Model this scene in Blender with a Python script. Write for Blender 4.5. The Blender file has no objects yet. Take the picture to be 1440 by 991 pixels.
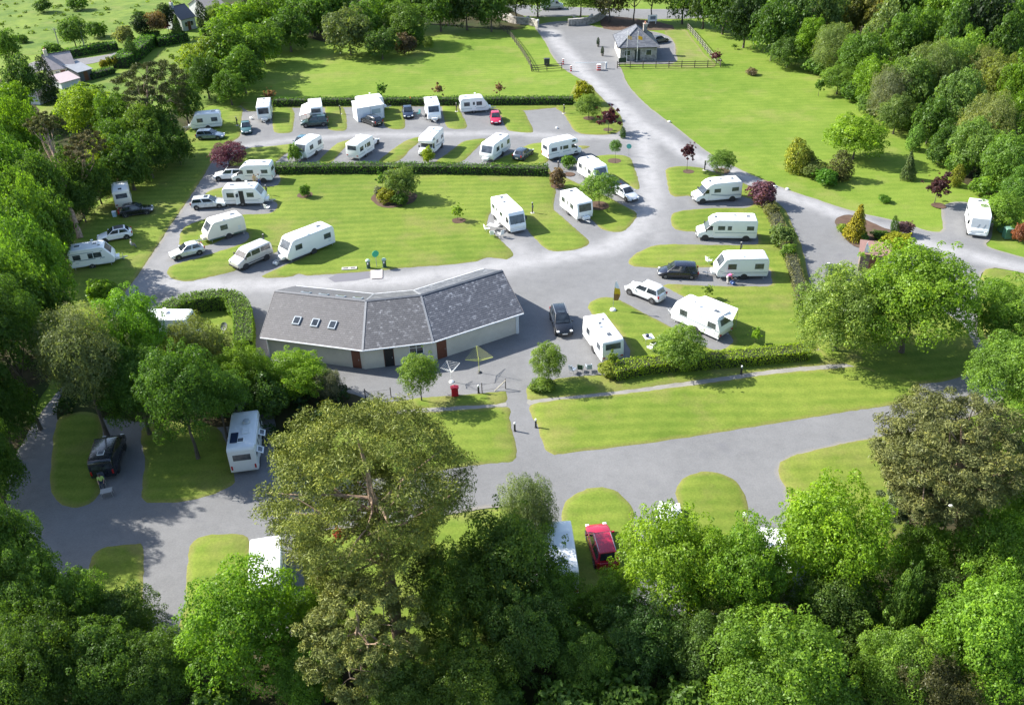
import bpy, bmesh, math, random
import numpy as np
from mathutils import Vector, Matrix, Euler
from mathutils.geometry import delaunay_2d_cdt, tessellate_polygon

PI = math.pi
SC = bpy.context.scene
COL = SC.collection
random.seed(7)

# ------------------------------------------------------------------ camera
CAM_H, PITCH, ROLL, FPX = 48.0, math.radians(33.0), math.radians(1.7), 1255.0
PW, PH = 1440.0, 991.0
cam_data = bpy.data.cameras.new('camera')
cam = bpy.data.objects.new('camera', cam_data)
COL.objects.link(cam)
CAM_R = Matrix.Rotation(PI / 2 - PITCH, 3, 'X') @ Matrix.Rotation(-ROLL, 3, 'Z')
cam.matrix_world = Matrix.Translation((0, 0, CAM_H)) @ CAM_R.to_4x4()
cam_data.sensor_fit = 'HORIZONTAL'
cam_data.angle = 2 * math.atan(PW / 2 / FPX)
cam_data.clip_start = 0.5
cam_data.clip_end = 6000
SC.camera = cam

# ------------------------------------------------------------------ light
SUN_EL, SUN_AZ = math.radians(36.5), math.radians(20)      # sun far left, a little beyond the scene
world = bpy.data.worlds.new('World')
SC.world = world
world.use_nodes = True
_n = world.node_tree.nodes
_bg = _n['Background']
_sky = _n.new('ShaderNodeTexSky')
_sky.sky_type = 'NISHITA'
_sky.sun_disc = False
_sky.sun_elevation = SUN_EL
_sky.sun_rotation = math.radians(290)
world.node_tree.links.new(_sky.outputs[0], _bg.inputs[0])
_bg.inputs[1].default_value = 0.115
sun_data = bpy.data.lights.new('sun', 'SUN')
sun_data.energy = 4.6
sun_data.angle = math.radians(0.5)
sun_data.color = (1.0, 0.96, 0.88)
sun = bpy.data.objects.new('sun', sun_data)
COL.objects.link(sun)
_d = Vector((math.cos(SUN_AZ) * math.cos(SUN_EL), -math.sin(SUN_AZ) * math.cos(SUN_EL), -math.sin(SUN_EL)))
sun.rotation_euler = _d.to_track_quat('-Z', 'Y').to_euler()
sun.location = (-60, 60, 120)
SC.view_settings.view_transform = 'Standard'
SC.view_settings.look = 'None'
SC.view_settings.exposure = 1.42
SC.view_settings.gamma = 1.0
SC.cycles.max_bounces = 5
SC.cycles.diffuse_bounces = 3
SC.cycles.glossy_bounces = 2
SC.cycles.transmission_bounces = 3

# ------------------------------------------------------------------ place from photograph
CAM_P = Vector((0, 0, CAM_H))
def at(px, py, z=0.0):
    d = CAM_R @ Vector(((px - PW / 2) / FPX, -(py - PH / 2) / FPX, -1.0))
    t = (z - CAM_H) / d.z
    return CAM_P + d * t
def depth(p):
    return -(CAM_R.transposed() @ (p - CAM_P)).z
def mpp(p):                      # metres per photo pixel at a point
    return depth(p) / FPX
def heading(px, py, dx, dy):     # world angle of a photo direction on the ground
    a = at(px - dx / 2, py - dy / 2); b = at(px + dx / 2, py + dy / 2)
    return math.atan2(b.y - a.y, b.x - a.x)

# ------------------------------------------------------------------ objects
def tag(o, label=None, cat=None, group=None, kind=None):
    if label: o['label'] = label
    if cat: o['category'] = cat
    if group: o['group'] = group
    if kind: o['kind'] = kind
    return o
def thing(name, label, cat, loc=(0, 0, 0), rz=0.0, group=None):
    o = bpy.data.objects.new(name, None)
    o.empty_display_size = 0.3
    COL.objects.link(o)
    o.location = loc
    o.rotation_euler = (0, 0, rz)
    return tag(o, label, cat, group)
def put(name, mesh, parent=None, loc=None, rot=None, scale=None):
    o = bpy.data.objects.new(name, mesh)
    COL.objects.link(o)
    if parent: o.parent = parent
    if loc is not None: o.location = loc
    if rot is not None: o.rotation_euler = rot
    if scale is not None: o.scale = scale
    return o
def copy_tree(o, parent=None):
    c = o.copy(); COL.objects.link(c)
    if parent: c.parent = parent
    for ch in o.children: copy_tree(ch, c)
    return c

class MB:
    def __init__(s): s.v = []; s.f = []; s.m = []
    def add(s, vs, fs, mi=0):
        b = len(s.v)
        s.v += [tuple(v) for v in vs]
        for f in fs: s.f.append(tuple(b + i for i in f)); s.m.append(mi)
        return s
    def box(s, x, y, z, sx, sy, sz, mi=0, M=None):
        vs = [Vector((x + a * sx / 2, y + b * sy / 2, z + c * sz / 2)) for a in (-1, 1) for b in (-1, 1) for c in (-1, 1)]
        if M: vs = [M @ v for v in vs]
        return s.add(vs, [(0, 1, 3, 2), (4, 6, 7, 5), (0, 4, 5, 1), (2, 3, 7, 6), (0, 2, 6, 4), (1, 5, 7, 3)], mi)
    def prism(s, prof, y0, y1, mi=0):          # profile of (x,z) extruded along y
        n = len(prof)
        vs = [(x, y0, z) for x, z in prof] + [(x, y1, z) for x, z in prof]
        fs = [tuple(range(n)), tuple(range(2 * n - 1, n - 1, -1))]
        fs += [(i, i + n, (i + 1) % n + n, (i + 1) % n) for i in range(n)]
        return s.add(vs, fs, mi)
    def plan(s, poly, z0, z1, mi=0):           # plan outline of (x,y) extruded along z
        n = len(poly)
        vs = [(x, y, z0) for x, y in poly] + [(x, y, z1) for x, y in poly]
        fs = [tuple(range(n - 1, -1, -1)), tuple(range(n, 2 * n))]
        fs += [(i, (i + 1) % n, (i + 1) % n + n, i + n) for i in range(n)]
        return s.add(vs, fs, mi)
    def tube(s, path, r, n=6, mi=0, cap=True):
        path = [Vector(p) for p in path]
        rs = r if isinstance(r, (list, tuple)) else [r] * len(path)
        vs = []; fs = []; ref = None
        for i, p in enumerate(path):
            t = (path[min(i + 1, len(path) - 1)] - path[max(i - 1, 0)]).normalized()
            if ref is None: ref = Vector((1, 0, 0)) if abs(t.x) < .8 else Vector((0, 1, 0))
            u = (ref - t * ref.dot(t)).normalized(); w = t.cross(u); ref = u
            for k in range(n):
                a = 2 * PI * k / n
                vs.append(p + (u * math.cos(a) + w * math.sin(a)) * rs[i])
        for i in range(len(path) - 1):
            for k in range(n):
                fs.append((i * n + k, i * n + (k + 1) % n, (i + 1) * n + (k + 1) % n, (i + 1) * n + k))
        if cap:
            fs.append(tuple(range(n - 1, -1, -1))); fs.append(tuple(range((len(path) - 1) * n, len(path) * n)))
        return s.add(vs, fs, mi)
    def lathe(s, prof, n=16, axis='z', c=(0, 0, 0), mi=0):    # profile of (radius, height)
        vs = []; fs = []
        for r, h in prof:
            for k in range(n):
                a = 2 * PI * k / n
                x, y = r * math.cos(a), r * math.sin(a)
                v = (x, y, h) if axis == 'z' else ((x, h, y) if axis == 'y' else (h, x, y))
                vs.append((v[0] + c[0], v[1] + c[1], v[2] + c[2]))
        for i in range(len(prof) - 1):
            for k in range(n):
                fs.append((i * n + k, i * n + (k + 1) % n, (i + 1) * n + (k + 1) % n, (i + 1) * n + k))
        fs.append(tuple(range(n - 1, -1, -1))); fs.append(tuple(range((len(prof) - 1) * n, len(prof) * n)))
        return s.add(vs, fs, mi)
    def quad(s, a, b, c, d, mi=0): return s.add([a, b, c, d], [(0, 1, 2, 3)], mi)
    def slab(s, a, b, c, d, n, t, mi=0):       # quad raised by t along n, with sides
        n = Vector(n).normalized() * t
        q = [Vector(p) for p in (a, b, c, d)]
        return s.add(q + [p + n for p in q], [(3, 2, 1, 0), (4, 5, 6, 7), (0, 1, 5, 4), (1, 2, 6, 5), (2, 3, 7, 6), (3, 0, 4, 7)], mi)
    def mesh(s, name, mats, bevel=0.0, seg=2, smooth=None, sel=None):
        me = bpy.data.meshes.new(name)
        me.from_pydata(s.v, [], s.f)
        for m in (mats if isinstance(mats, (list, tuple)) else [mats]): me.materials.append(m)
        if len(s.m): me.polygons.foreach_set('material_index', s.m)
        bm = bmesh.new(); bm.from_mesh(me)
        bmesh.ops.recalc_face_normals(bm, faces=bm.faces)
        if bevel:
            ed = [e for e in bm.edges if len(e.link_faces) == 2 and e.calc_face_angle(0) > .45 and (sel is None or sel(e))]
            bmesh.ops.bevel(bm, geom=ed, offset=bevel, segments=seg, profile=.5, affect='EDGES', clamp_overlap=True)
        bm.to_mesh(me); bm.free()
        if smooth:
            me.shade_smooth(); me.set_sharp_from_angle(angle=math.radians(smooth))
        return me
    def build(s, name, mats, parent=None, loc=None, rot=None, **k):
        return put(name, s.mesh(name, mats, **k), parent, loc, rot)

# ------------------------------------------------------------------ materials
def mat(name): 
    m = bpy.data.materials.new(name); m.use_nodes = True
    return m, m.node_tree.nodes, m.node_tree.links, m.node_tree.nodes['Principled BSDF']
def rgb(*c): return (c[0], c[1], c[2], 1.0)
def noise(n, l, scale, detail=3, rough=.55, src=None, dims='3D'):
    t = n.new('ShaderNodeTexNoise'); t.inputs['Scale'].default_value = scale
    t.inputs['Detail'].default_value = detail; t.inputs['Roughness'].default_value = rough
    if src: l.new(src, t.inputs['Vector'])
    return t.outputs['Fac']
def ramp(n, l, fac, stops):
    r = n.new('ShaderNodeValToRGB'); e = r.color_ramp.elements
    while len(e) < len(stops): e.new(.5)
    for k, (p, c) in enumerate(stops): e[k].position = p; e[k].color = rgb(*c) if len(c) == 3 else c
    l.new(fac, r.inputs[0]); return r.outputs[0]
def mix(n, l, fac, a, b, mode='MIX'):
    m = n.new('ShaderNodeMix'); m.data_type = 'RGBA'; m.blend_type = mode
    for sock, v in ((m.inputs[0], fac), (m.inputs[6], a), (m.inputs[7], b)):
        if isinstance(v, (int, float)): sock.default_value = v
        elif isinstance(v, tuple): sock.default_value = v if len(v) == 4 else rgb(*v)
        else: l.new(v, sock)
    return m.outputs[2]
def mth(n, l, op, a, b=None, clamp=False):
    m = n.new('ShaderNodeMath'); m.operation = op; m.use_clamp = clamp
    for k, v in enumerate((a, b)):
        if v is None: continue
        if isinstance(v, (int, float)): m.inputs[k].default_value = v
        else: l.new(v, m.inputs[k])
    return m.outputs[0]
def bump(n, l, h, bs, strength=.3, dist=.02):
    b = n.new('ShaderNodeBump'); b.inputs['Strength'].default_value = strength; b.inputs['Distance'].default_value = dist
    l.new(h, b.inputs['Height']); l.new(b.outputs[0], bs.inputs['Normal'])
def pos(n): return n.new('ShaderNodeNewGeometry').outputs['Position']
def objco(n): return n.new('ShaderNodeTexCoord').outputs['Object']
def attr(n, name):
    a = n.new('ShaderNodeAttribute'); a.attribute_name = name
    return a.outputs['Fac']
MAT = {}
def plain(name, c, rough=.5, metal=0.0, dirt=.12, scale=3.0, coat=0.0, spec=.5):
    if name in MAT: return MAT[name]
    m, n, l, b = mat(name)
    f = noise(n, l, scale, 4, .6, objco(n))
    f2 = mth(n, l, 'SUBTRACT', f, .5)
    k = mth(n, l, 'ADD', mth(n, l, 'MULTIPLY', f2, dirt * 2), 1.0)
    l.new(mix(n, l, 1.0, rgb(*c), k, 'MULTIPLY'), b.inputs['Base Color'])
    l.new(mth(n, l, 'ADD', mth(n, l, 'MULTIPLY', f2, .25), rough, True), b.inputs['Roughness'])
    b.inputs['Metallic'].default_value = metal
    b.inputs['Coat Weight'].default_value = coat
    b.inputs['Specular IOR Level'].default_value = spec
    MAT[name] = m
    return m
def glass(name, c=(.012, .016, .02), rough=.06):
    if name in MAT: return MAT[name]
    m, n, l, b = mat(name)
    f = noise(n, l, 1.7, 2, .5, objco(n))
    l.new(ramp(n, l, f, [(.35, c), (.7, tuple(min(1, x * 2.6 + .012) for x in c))]), b.inputs['Base Color'])
    b.inputs['Roughness'].default_value = rough
    b.inputs['Specular IOR Level'].default_value = .8
    MAT[name] = m
    return m
WHITE = plain('white_gelcoat', (.80, .80, .78), .32, dirt=.05, scale=1.2, coat=.2)
CREAM = plain('cream_gelcoat', (.74, .70, .60), .38, dirt=.06, scale=1.2)
GREYW = plain('pale_grey_panel', (.62, .64, .65), .35, dirt=.05)
ROOFW = plain('matt_white_roof', (.76, .77, .77), .55, dirt=.10, scale=.9)
RUBBER = plain('black_rubber', (.018, .018, .019), .75)
ALLOY = plain('wheel_alloy', (.50, .51, .53), .35, .7)
STEEL = plain('galvanised_steel', (.42, .43, .44), .45, .6)
TRIM = plain('dark_trim', (.03, .03, .033), .55)
GLASS = glass('dark_glass')
ACRYL = glass('tinted_acrylic', (.028, .033, .040), .12)
LAMPG = plain('clear_lamp', (.75, .76, .76), .15, dirt=.02)
REDL = plain('red_lamp', (.35, .012, .01), .2, dirt=.02)
HATCH = plain('smoked_hatch', (.075, .085, .10), .25, dirt=.1)
BLUEG = plain('blue_grey_decal', (.22, .27, .32), .4)
TIMBER = plain('weathered_timber', (.16, .12, .085), .8, dirt=.45, scale=5)
DTIMB = plain('dark_stained_timber', (.055, .042, .033), .8, dirt=.35, scale=5)
CONC = plain('pale_concrete', (.42, .40, .37), .85, dirt=.22, scale=2)
BLACKP = plain('black_plastic', (.02, .02, .022), .5)
WPLAS = plain('white_plastic', (.78, .78, .76), .4, dirt=.04)

def plate(root, name, m, x0, x1, z0, z1, y, t=.012, bev=.0, frame=None):
    """upright panel on the side at y, standing t proud; with frame: the frame is the part, the pane its sub-part"""
    s = 1 if y > 0 else -1
    if frame:
        f = MB(); f.box((x0 + x1) / 2, y + s * t / 2, (z0 + z1) / 2, x1 - x0, t, z1 - z0)
        fo = f.build(name, frame, root, bevel=.02, seg=1)
        p = MB(); g = .035; p.box((x0 + x1) / 2, y + s * (t + .008) / 2, (z0 + z1) / 2, x1 - x0 - 2 * g, t + .008, z1 - z0 - 2 * g)
        p.build('pane', m, fo, bevel=.015, seg=1)
        return fo
    b = MB(); b.box((x0 + x1) / 2, y + s * t / 2, (z0 + z1) / 2, x1 - x0, t, z1 - z0)
    return b.build(name, m, root, bevel=bev, seg=1)
# ------------------------------------------------------------------ ground materials
def grass_mat(name, lo, hi, dry, stripe=.04, rough_scale=.06):
    m, n, l, b = mat(name)
    P = pos(n)
    big = noise(n, l, rough_scale, 4, .6, P)
    mid = noise(n, l, .55, 4, .65, P)
    fine = noise(n, l, 6.0, 3, .7, P)
    wv = n.new('ShaderNodeTexWave'); wv.inputs['Scale'].default_value = .22; wv.inputs['Distortion'].default_value = 6.0
    wv.inputs['Detail'].default_value = 1.5; wv.inputs['Detail Scale'].default_value = .25; wv.bands_direction = 'Y'
    l.new(P, wv.inputs['Vector'])
    med = noise(n, l, .22, 5, .7, P)
    f = mth(n, l, 'ADD', mth(n, l, 'MULTIPLY', big, .40), mth(n, l, 'ADD', mth(n, l, 'MULTIPLY', mid, .28), mth(n, l, 'MULTIPLY', med, .32)))
    f = mth(n, l, 'ADD', f, mth(n, l, 'MULTIPLY', mth(n, l, 'SUBTRACT', wv.outputs['Fac'], .5), stripe * 2))
    c = ramp(n, l, f, [(.39, lo), (.50, tuple((a + z) / 2 for a, z in zip(lo, hi))), (.60, hi)])
    # dry, yellowed rims and worn patches
    e = attr(n, 'edge')
    ragged = mth(n, l, 'ADD', e, mth(n, l, 'MULTIPLY', mth(n, l, 'SUBTRACT', mid, .5), 1.1))
    rim = ramp(n, l, ragged, [(.0, (1, 1, 1)), (.55, (0, 0, 0))])
    patch = ramp(n, l, noise(n, l, .13, 5, .62, P), [(.52, (0, 0, 0)), (.68, (.95, .95, .95))])
    k = mth(n, l, 'MAXIMUM', mth(n, l, 'MULTIPLY', rim, .7), mth(n, l, 'MULTIPLY', patch, .55))
    c = mix(n, l, k, c, rgb(*dry))
    k2 = mth(n, l, 'ADD', mth(n, l, 'MULTIPLY', fine, .85), .58)
    c = mix(n, l, 1.0, c, k2, 'MULTIPLY')
    oi = n.new('ShaderNodeObjectInfo')
    c = mix(n, l, 1.0, c, oi.outputs['Color'], 'MULTIPLY')
    l.new(c, b.inputs['Base Color'])
    b.inputs['Roughness'].default_value = .9
    b.inputs['Specular IOR Level'].default_value = .12
    h = mth(n, l, 'ADD', mth(n, l, 'MULTIPLY', fine, .6), mid)
    bump(n, l, h, b, .5, .06)
    return m
LAWN = grass_mat('mown_lawn', (.092, .146, .018), (.158, .204, .032), (.190, .172, .060))
FIELD = grass_mat('field_grass', (.096, .160, .018), (.155, .214, .032), (.200, .205, .060), .022, .045)
PAST = grass_mat('pasture_grass', (.062, .115, .018), (.150, .205, .034), (.19, .20, .06), .0, .09)

def road_mat():
    m, n, l, b = mat('worn_tarmac')
    P = pos(n)
    big = noise(n, l, .10, 4, .6, P); mid = noise(n, l, .9, 4, .65, P); fine = noise(n, l, 7, 5, .8, P)
    f = mth(n, l, 'ADD', mth(n, l, 'MULTIPLY', big, .6), mth(n, l, 'MULTIPLY', mid, .4))
    c = ramp(n, l, f, [(.36, (.138, .138, .140)), (.52, (.162, .162, .164)), (.68, (.186, .185, .187))])
    d = attr(n, 'dust')
    brk = ramp(n, l, noise(n, l, .45, 5, .7, P), [(.24, (.45, .45, .45)), (.56, (1, 1, 1))])
    k = mth(n, l, 'MULTIPLY', mth(n, l, 'MULTIPLY', d, .9), brk, True)
    c = mix(n, l, k, c, rgb(.305, .30, .302))
    e = attr(n, 'edge')
    rag = mth(n, l, 'ADD', e, mth(n, l, 'MULTIPLY', mth(n, l, 'SUBTRACT', mid, .5), .9))
    rim = ramp(n, l, rag, [(.05, (1, 1, 1)), (.5, (0, 0, 0))])
    c = mix(n, l, mth(n, l, 'MULTIPLY', rim, .6), c, rgb(.24, .215, .17))
    stain = ramp(n, l, noise(n, l, .32, 3, .5, P), [(.62, (0, 0, 0)), (.76, (.4, .4, .4))])
    c = mix(n, l, stain, c, rgb(.11, .11, .125))
    c = mix(n, l, 1.0, c, mth(n, l, 'ADD', mth(n, l, 'MULTIPLY', fine, .8), .60), 'MULTIPLY')
    l.new(c, b.inputs['Base Color'])
    b.inputs['Roughness'].default_value = .88; b.inputs['Specular IOR Level'].default_value = .25
    bump(n, l, mth(n, l, 'ADD', fine, mth(n, l, 'MULTIPLY', mid, .5)), b, .45, .02)
    return m
ROAD = road_mat()
def floor_mat(name, a, b_, g):
    m, n, l, b = mat(name); P = pos(n)
    f = noise(n, l, .5, 5, .7, P); f2 = noise(n, l, .14, 4, .6, P)
    c = ramp(n, l, f, [(.35, a), (.65, b_)])
    c = mix(n, l, ramp(n, l, f2, [(.45, (0, 0, 0)), (.6, (.8, .8, .8))]), c, rgb(*g))
    l.new(c, b.inputs['Base Color']); b.inputs['Roughness'].default_value = .95; b.inputs['Specular IOR Level'].default_value = .1
    bump(n, l, f, b, .6, .1)
    return m
LITTER = floor_mat('leaf_litter', (.030, .026, .014), (.060, .052, .026), (.030, .052, .012))
SOIL = floor_mat('bark_mulch', (.075, .048, .036), (.125, .080, .058), (.10, .075, .055))
GRAVEL = floor_mat('pale_gravel', (.19, .182, .170), (.27, .258, .238), (.22, .212, .190))

# ------------------------------------------------------------------ sheets of ground
def smooth_closed(pts, step):
    out = []; n = len(pts)
    for i in range(n):
        p0, p1, p2, p3 = pts[i - 1], pts[i], pts[(i + 1) % n], pts[(i + 2) % n]
        L = (p2 - p1).length
        k = max(1, min(14, int(L / step)))
        a = .5
        for j in range(k):
            t = j / k
            # centripetal-ish: limit tangents so that long sides stay straight
            m1 = (p2 - p0) * .5; m2 = (p3 - p1) * .5
            if m1.length > 1e-6: m1 = m1.normalized() * min(m1.length, L, (p1 - p0).length * 1.2)
            if m2.length > 1e-6: m2 = m2.normalized() * min(m2.length, L, (p3 - p2).length * 1.2)
            h00 = 2*t**3 - 3*t**2 + 1; h10 = t**3 - 2*t**2 + t; h01 = -2*t**3 + 3*t**2; h11 = t**3 - t**2
            out.append(p1 * h00 + m1 * h10 + p2 * h01 + m2 * h11)
    return out
def seg_dist(pts, A, B):
    d = np.full(len(pts), 1e9)
    for a, b in zip(A, B):
        ab = b - a; L2 = max(1e-9, ab @ ab)
        t = np.clip(((pts - a) @ ab) / L2, 0, 1)
        q = pts - a - t[:, None] * ab
        d = np.minimum(d, np.hypot(q[:, 0], q[:, 1]))
    return d
def inside(pts, poly):
    x, y = pts[:, 0], pts[:, 1]; r = np.zeros(len(pts), bool); j = len(poly) - 1
    for i in range(len(poly)):
        xi, yi = poly[i]; xj, yj = poly[j]
        if yi != yj:
            c = ((yi > y) != (yj > y)) & (x < (xj - xi) * (y - yi) / (yj - yi) + xi)
            r ^= c
        j = i
    return r
_zk = [0]
def sheet(name, px, material, z, raise_=0.0, step=1.5, curve=.4, jit=.06, world=None, dust=None, smooth=True, color=None, thin=False):
    w = world or [at(x, y).to_2d() for x, y in px]
    ring = smooth_closed(w, curve) if smooth else w
    rnd = random.Random(len(px) * 17 + int(abs(w[0].x) * 10))
    ring = [p + Vector((rnd.uniform(-jit, jit), rnd.uniform(-jit, jit))) for p in ring]
    R = np.array([(p.x, p.y) for p in ring])
    A, B = R, np.roll(R, -1, 0)
    lo, hi = R.min(0), R.max(0)
    gx, gy = np.meshgrid(np.arange(lo[0], hi[0], step), np.arange(lo[1], hi[1], step))
    G = np.stack([gx.ravel(), gy.ravel()], 1)
    rs = np.random.RandomState(3)
    G = G + rs.uniform(-.25, .25, G.shape) * step
    G = G[inside(G, R)]
    if len(G):
        dd = seg_dist(G, A, B); G = G[dd > .35 * step]
    inner = []
    if raise_:
        area = .5 * np.sum(A[:, 0] * B[:, 1] - B[:, 0] * A[:, 1])
        sg = 1 if area > 0 else -1
        t = np.roll(R, -1, 0) - np.roll(R, 1, 0); t /= np.maximum(1e-6, np.hypot(t[:, 0], t[:, 1]))[:, None]
        I = R + np.stack([-t[:, 1], t[:, 0]], 1) * sg * .16
        di = seg_dist(I, A, B)
        inner = I[inside(I, R) & (di > .1)]
    pts = [Vector(p) for p in R] + [Vector(p) for p in inner] + [Vector(p) for p in G]
    n = len(R)
    vo, eo, fo, ov, oe, of = delaunay_2d_cdt(pts, [(i, (i + 1) % n) for i in range(n)], [], 1, 1e-5)
    V = np.array([(v.x, v.y) for v in vo])
    d = seg_dist(V, A, B)
    _zk[0] += 1
    zz = np.full(len(V), z + .0013 * (_zk[0] % 9))
    if raise_: zz = zz + np.where(d < .02, -.02, raise_ * np.clip(d / .16, .6, 1)) + rs.uniform(-.012, .012, len(V)) * (d > .2)
    me = bpy.data.meshes.new(name)
    me.from_pydata([(a, b, c) for (a, b), c in zip(V, zz)], [], [tuple(f) for f in fo])
    a = me.attributes.new('edge', 'FLOAT', 'POINT'); a.data.foreach_set('value', d.astype(np.float32))
    if dust is not None:
        k = np.zeros(len(V))
        for line, hw, s in dust:
            L = np.array([tuple(at(x, y).to_2d()) for x, y in line])
            q = seg_dist(V, L[:-1], L[1:])
            k = np.maximum(k, s * np.clip(1.25 - q / hw, 0, 1))
        a = me.attributes.new('dust', 'FLOAT', 'POINT'); a.data.foreach_set('value', k.astype(np.float32))
    bm = bmesh.new(); bm.from_mesh(me)
    for f in bm.faces:
        if f.normal.z < 0: f.normal_flip()
    bm.to_mesh(me); bm.free()
    me.materials.append(material)
    me.shade_smooth()
    o = put(name, me); o['kind'] = 'structure'
    if color: o.color = rgb(*color)
    return o

# the land to the horizon, one sheet
mb = MB(); mb.quad((-2500, -400, -.03), (2500, -400, -.03), (2500, 4500, -.03), (-2500, 4500, -.03))
land = mb.build('ground', FIELD); land['kind'] = 'structure'
_a = land.data.attributes.new('edge', 'FLOAT', 'POINT'); _a.data.foreach_set('value', [9.0] * 4)

sheet('pasture', [(-260, 130), (-80, 62), (40, 78), (110, 68), (180, 45), (300, 28), (330, -6), (260, -40), (60, -40), (-150, 0)], PAST, .004, step=6, curve=4, jit=.3)
sheet('paddock', [(60, 158), (110, 118), (150, 108), (215, 85), (232, 68), (330, 60), (330, 130), (260, 160), (150, 185), (80, 180)], PAST, .004, step=4, curve=2, jit=.2)
sheet('lodge_lawn', [(940, 92), (1004, 94), (990, 76), (970, 50), (962, 42), (935, 44), (947, 60), (950, 76)], LAWN, .006, step=2.5, curve=1, color=(1.12, 1.05, 1.5))
sheet('forest_floor', [(-420, 90), (0, 112), (60, 168), (110, 175), (200, 165), (270, 150), (262, 190), (205, 230), (152, 268), (105, 330), (95, 400), (120, 450), (55, 560), (0, 650), (-420, 760)], LITTER, .006, step=5, curve=2, jit=.3)
sheet('forest_floor', [(-420, 800), (40, 815), (130, 880), (260, 900), (420, 890), (560, 960), (740, 860), (900, 850), (1110, 850), (1250, 790), (1300, 640), (1440, 590), (1640, 620), (2100, 1300), (-700, 1300)], LITTER, .006, step=4, curve=2, jit=.3)
sheet('forest_floor', [(1120, 58), (1225, 140), (1285, 178), (1340, 216), (1362, 262), (1600, 320), (1900, 100), (1500, -60), (1200, -60), (1000, -30), (1000, 30), (1060, 50)], LITTER, .006, step=6, curve=2, jit=.3)
sheet('forest_floor', [(330, 60), (400, 45), (470, 60), (560, 35), (700, 42), (735, 40), (735, 22), (600, -30), (420, -40), (300, -10)], LITTER, .006, step=6, curve=2, jit=.3)
sheet('forest_floor', [(95, 540), (190, 445), (240, 470), (340, 487), (365, 500), (450, 540), (520, 565), (500, 585), (430, 640), (400, 660), (388, 640), (380, 570), (330, 568), (325, 600), (140, 588), (83, 590)], LITTER, .026, step=3, curve=1, jit=.15)
sheet('forest_floor', [(850, 24), (905, 28), (945, 36), (950, 42), (900, 43), (850, 41)], SOIL, .02, step=3, curve=2, jit=.2)
sheet('public_road', [(200, -2), (420, -10), (640, 14), (760, 24), (830, 22), (905, 27), (1000, 25), (1200, 10), (1200, -6), (1000, 11), (905, 13), (800, 10), (640, 1), (420, -22), (200, -12)], ROAD, .008, step=4, curve=3, jit=.1, dust=[])
sheet('farm_lane', [(20, 100), (60, 84), (110, 83), (150, 77), (188, 68), (188, 74), (150, 85), (115, 92), (70, 96), (30, 108)], ROAD, .008, step=3, curve=2, jit=.1, dust=[])

DUST = [([(776, 44), (783, 60), (803, 80), (820, 104), (843, 124), (863, 142), (886, 163), (903, 186), (908, 215), (914, 250), (915, 285), (895, 322), (855, 350), (765, 364), (690, 376), (560, 394), (400, 400), (300, 402), (240, 398)], 2.0, 1.0),
        ([(885, 168), (930, 192), (965, 216), (1040, 247), (1100, 272), (1200, 309), (1300, 343), (1450, 381)], 1.7, 1.0),
        ([(905, 195), (860, 193), (800, 193), (720, 187), (600, 189), (500, 190), (400, 198), (345, 206)], 1.3, .8),
        ([(330, 222), (275, 300), (235, 362), (208, 398), (170, 430)], 2.0, .45),
        ([(780, 330), (830, 350), (870, 345)], 2.0, .5), ([(720, 345), (745, 365), (700, 385)], 1.8, .6),
        ([(925, 225), (930, 300), (925, 340)], 1.5, .4)]
sheet('camp_road', [(755, 36), (760, 50), (768, 62), (776, 78), (790, 95), (806, 106), (833, 124), (812, 145), (345, 148), (338, 170), (337, 192), (318, 205), (300, 225), (285, 250), (262, 285), (243, 312),
    (222, 345), (200, 378), (178, 408), (155, 440), (120, 490), (85, 545), (58, 580), (36, 615), (15, 655), (6, 700), (10, 740), (35, 775), (60, 800), (95, 818), (126, 800), (140, 880), (200, 890), (430, 890),
    (432, 780), (445, 748), (560, 735), (640, 722), (690, 714), (728, 717), (736, 760), (746, 850), (1112, 850), (1112, 715), (1105, 682), (1096, 666), (1099, 651), (1118, 641), (1181, 626), (1265, 611), (1330, 598), (1400, 570),
    (1416, 540), (1395, 500), (1376, 472), (1374, 430), (1377, 397), (1384, 381), (1400, 377), (1440, 384), (1540, 404), (1540, 386), (1440, 362), (1388, 346), (1394, 335), (1394, 292), (1345, 284), (1324, 293), (1321, 326),
    (1262, 311), (1200, 297), (1150, 281), (1095, 262), (1040, 238), (1005, 220), (985, 206), (950, 178), (912, 150), (884, 120), (874, 97), (872, 90), (946, 89), (950, 74), (948, 60), (935, 49), (900, 42), (850, 40), (800, 30)],
    ROAD, .013, step=1.1, curve=.8, dust=DUST)
sheet('gravel_path', [(500, 581), (537, 578), (612, 573), (712, 566), (713, 571), (612, 580), (537, 585), (500, 589)], GRAVEL, .028, step=1.2)
sheet('gravel_path', [(743, 562), (866, 550), (981, 534), (1080, 520), (1190, 512), (1190, 519), (1080, 528), (982, 542), (870, 556), (745, 570)], GRAVEL, .028, step=1.2)

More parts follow.
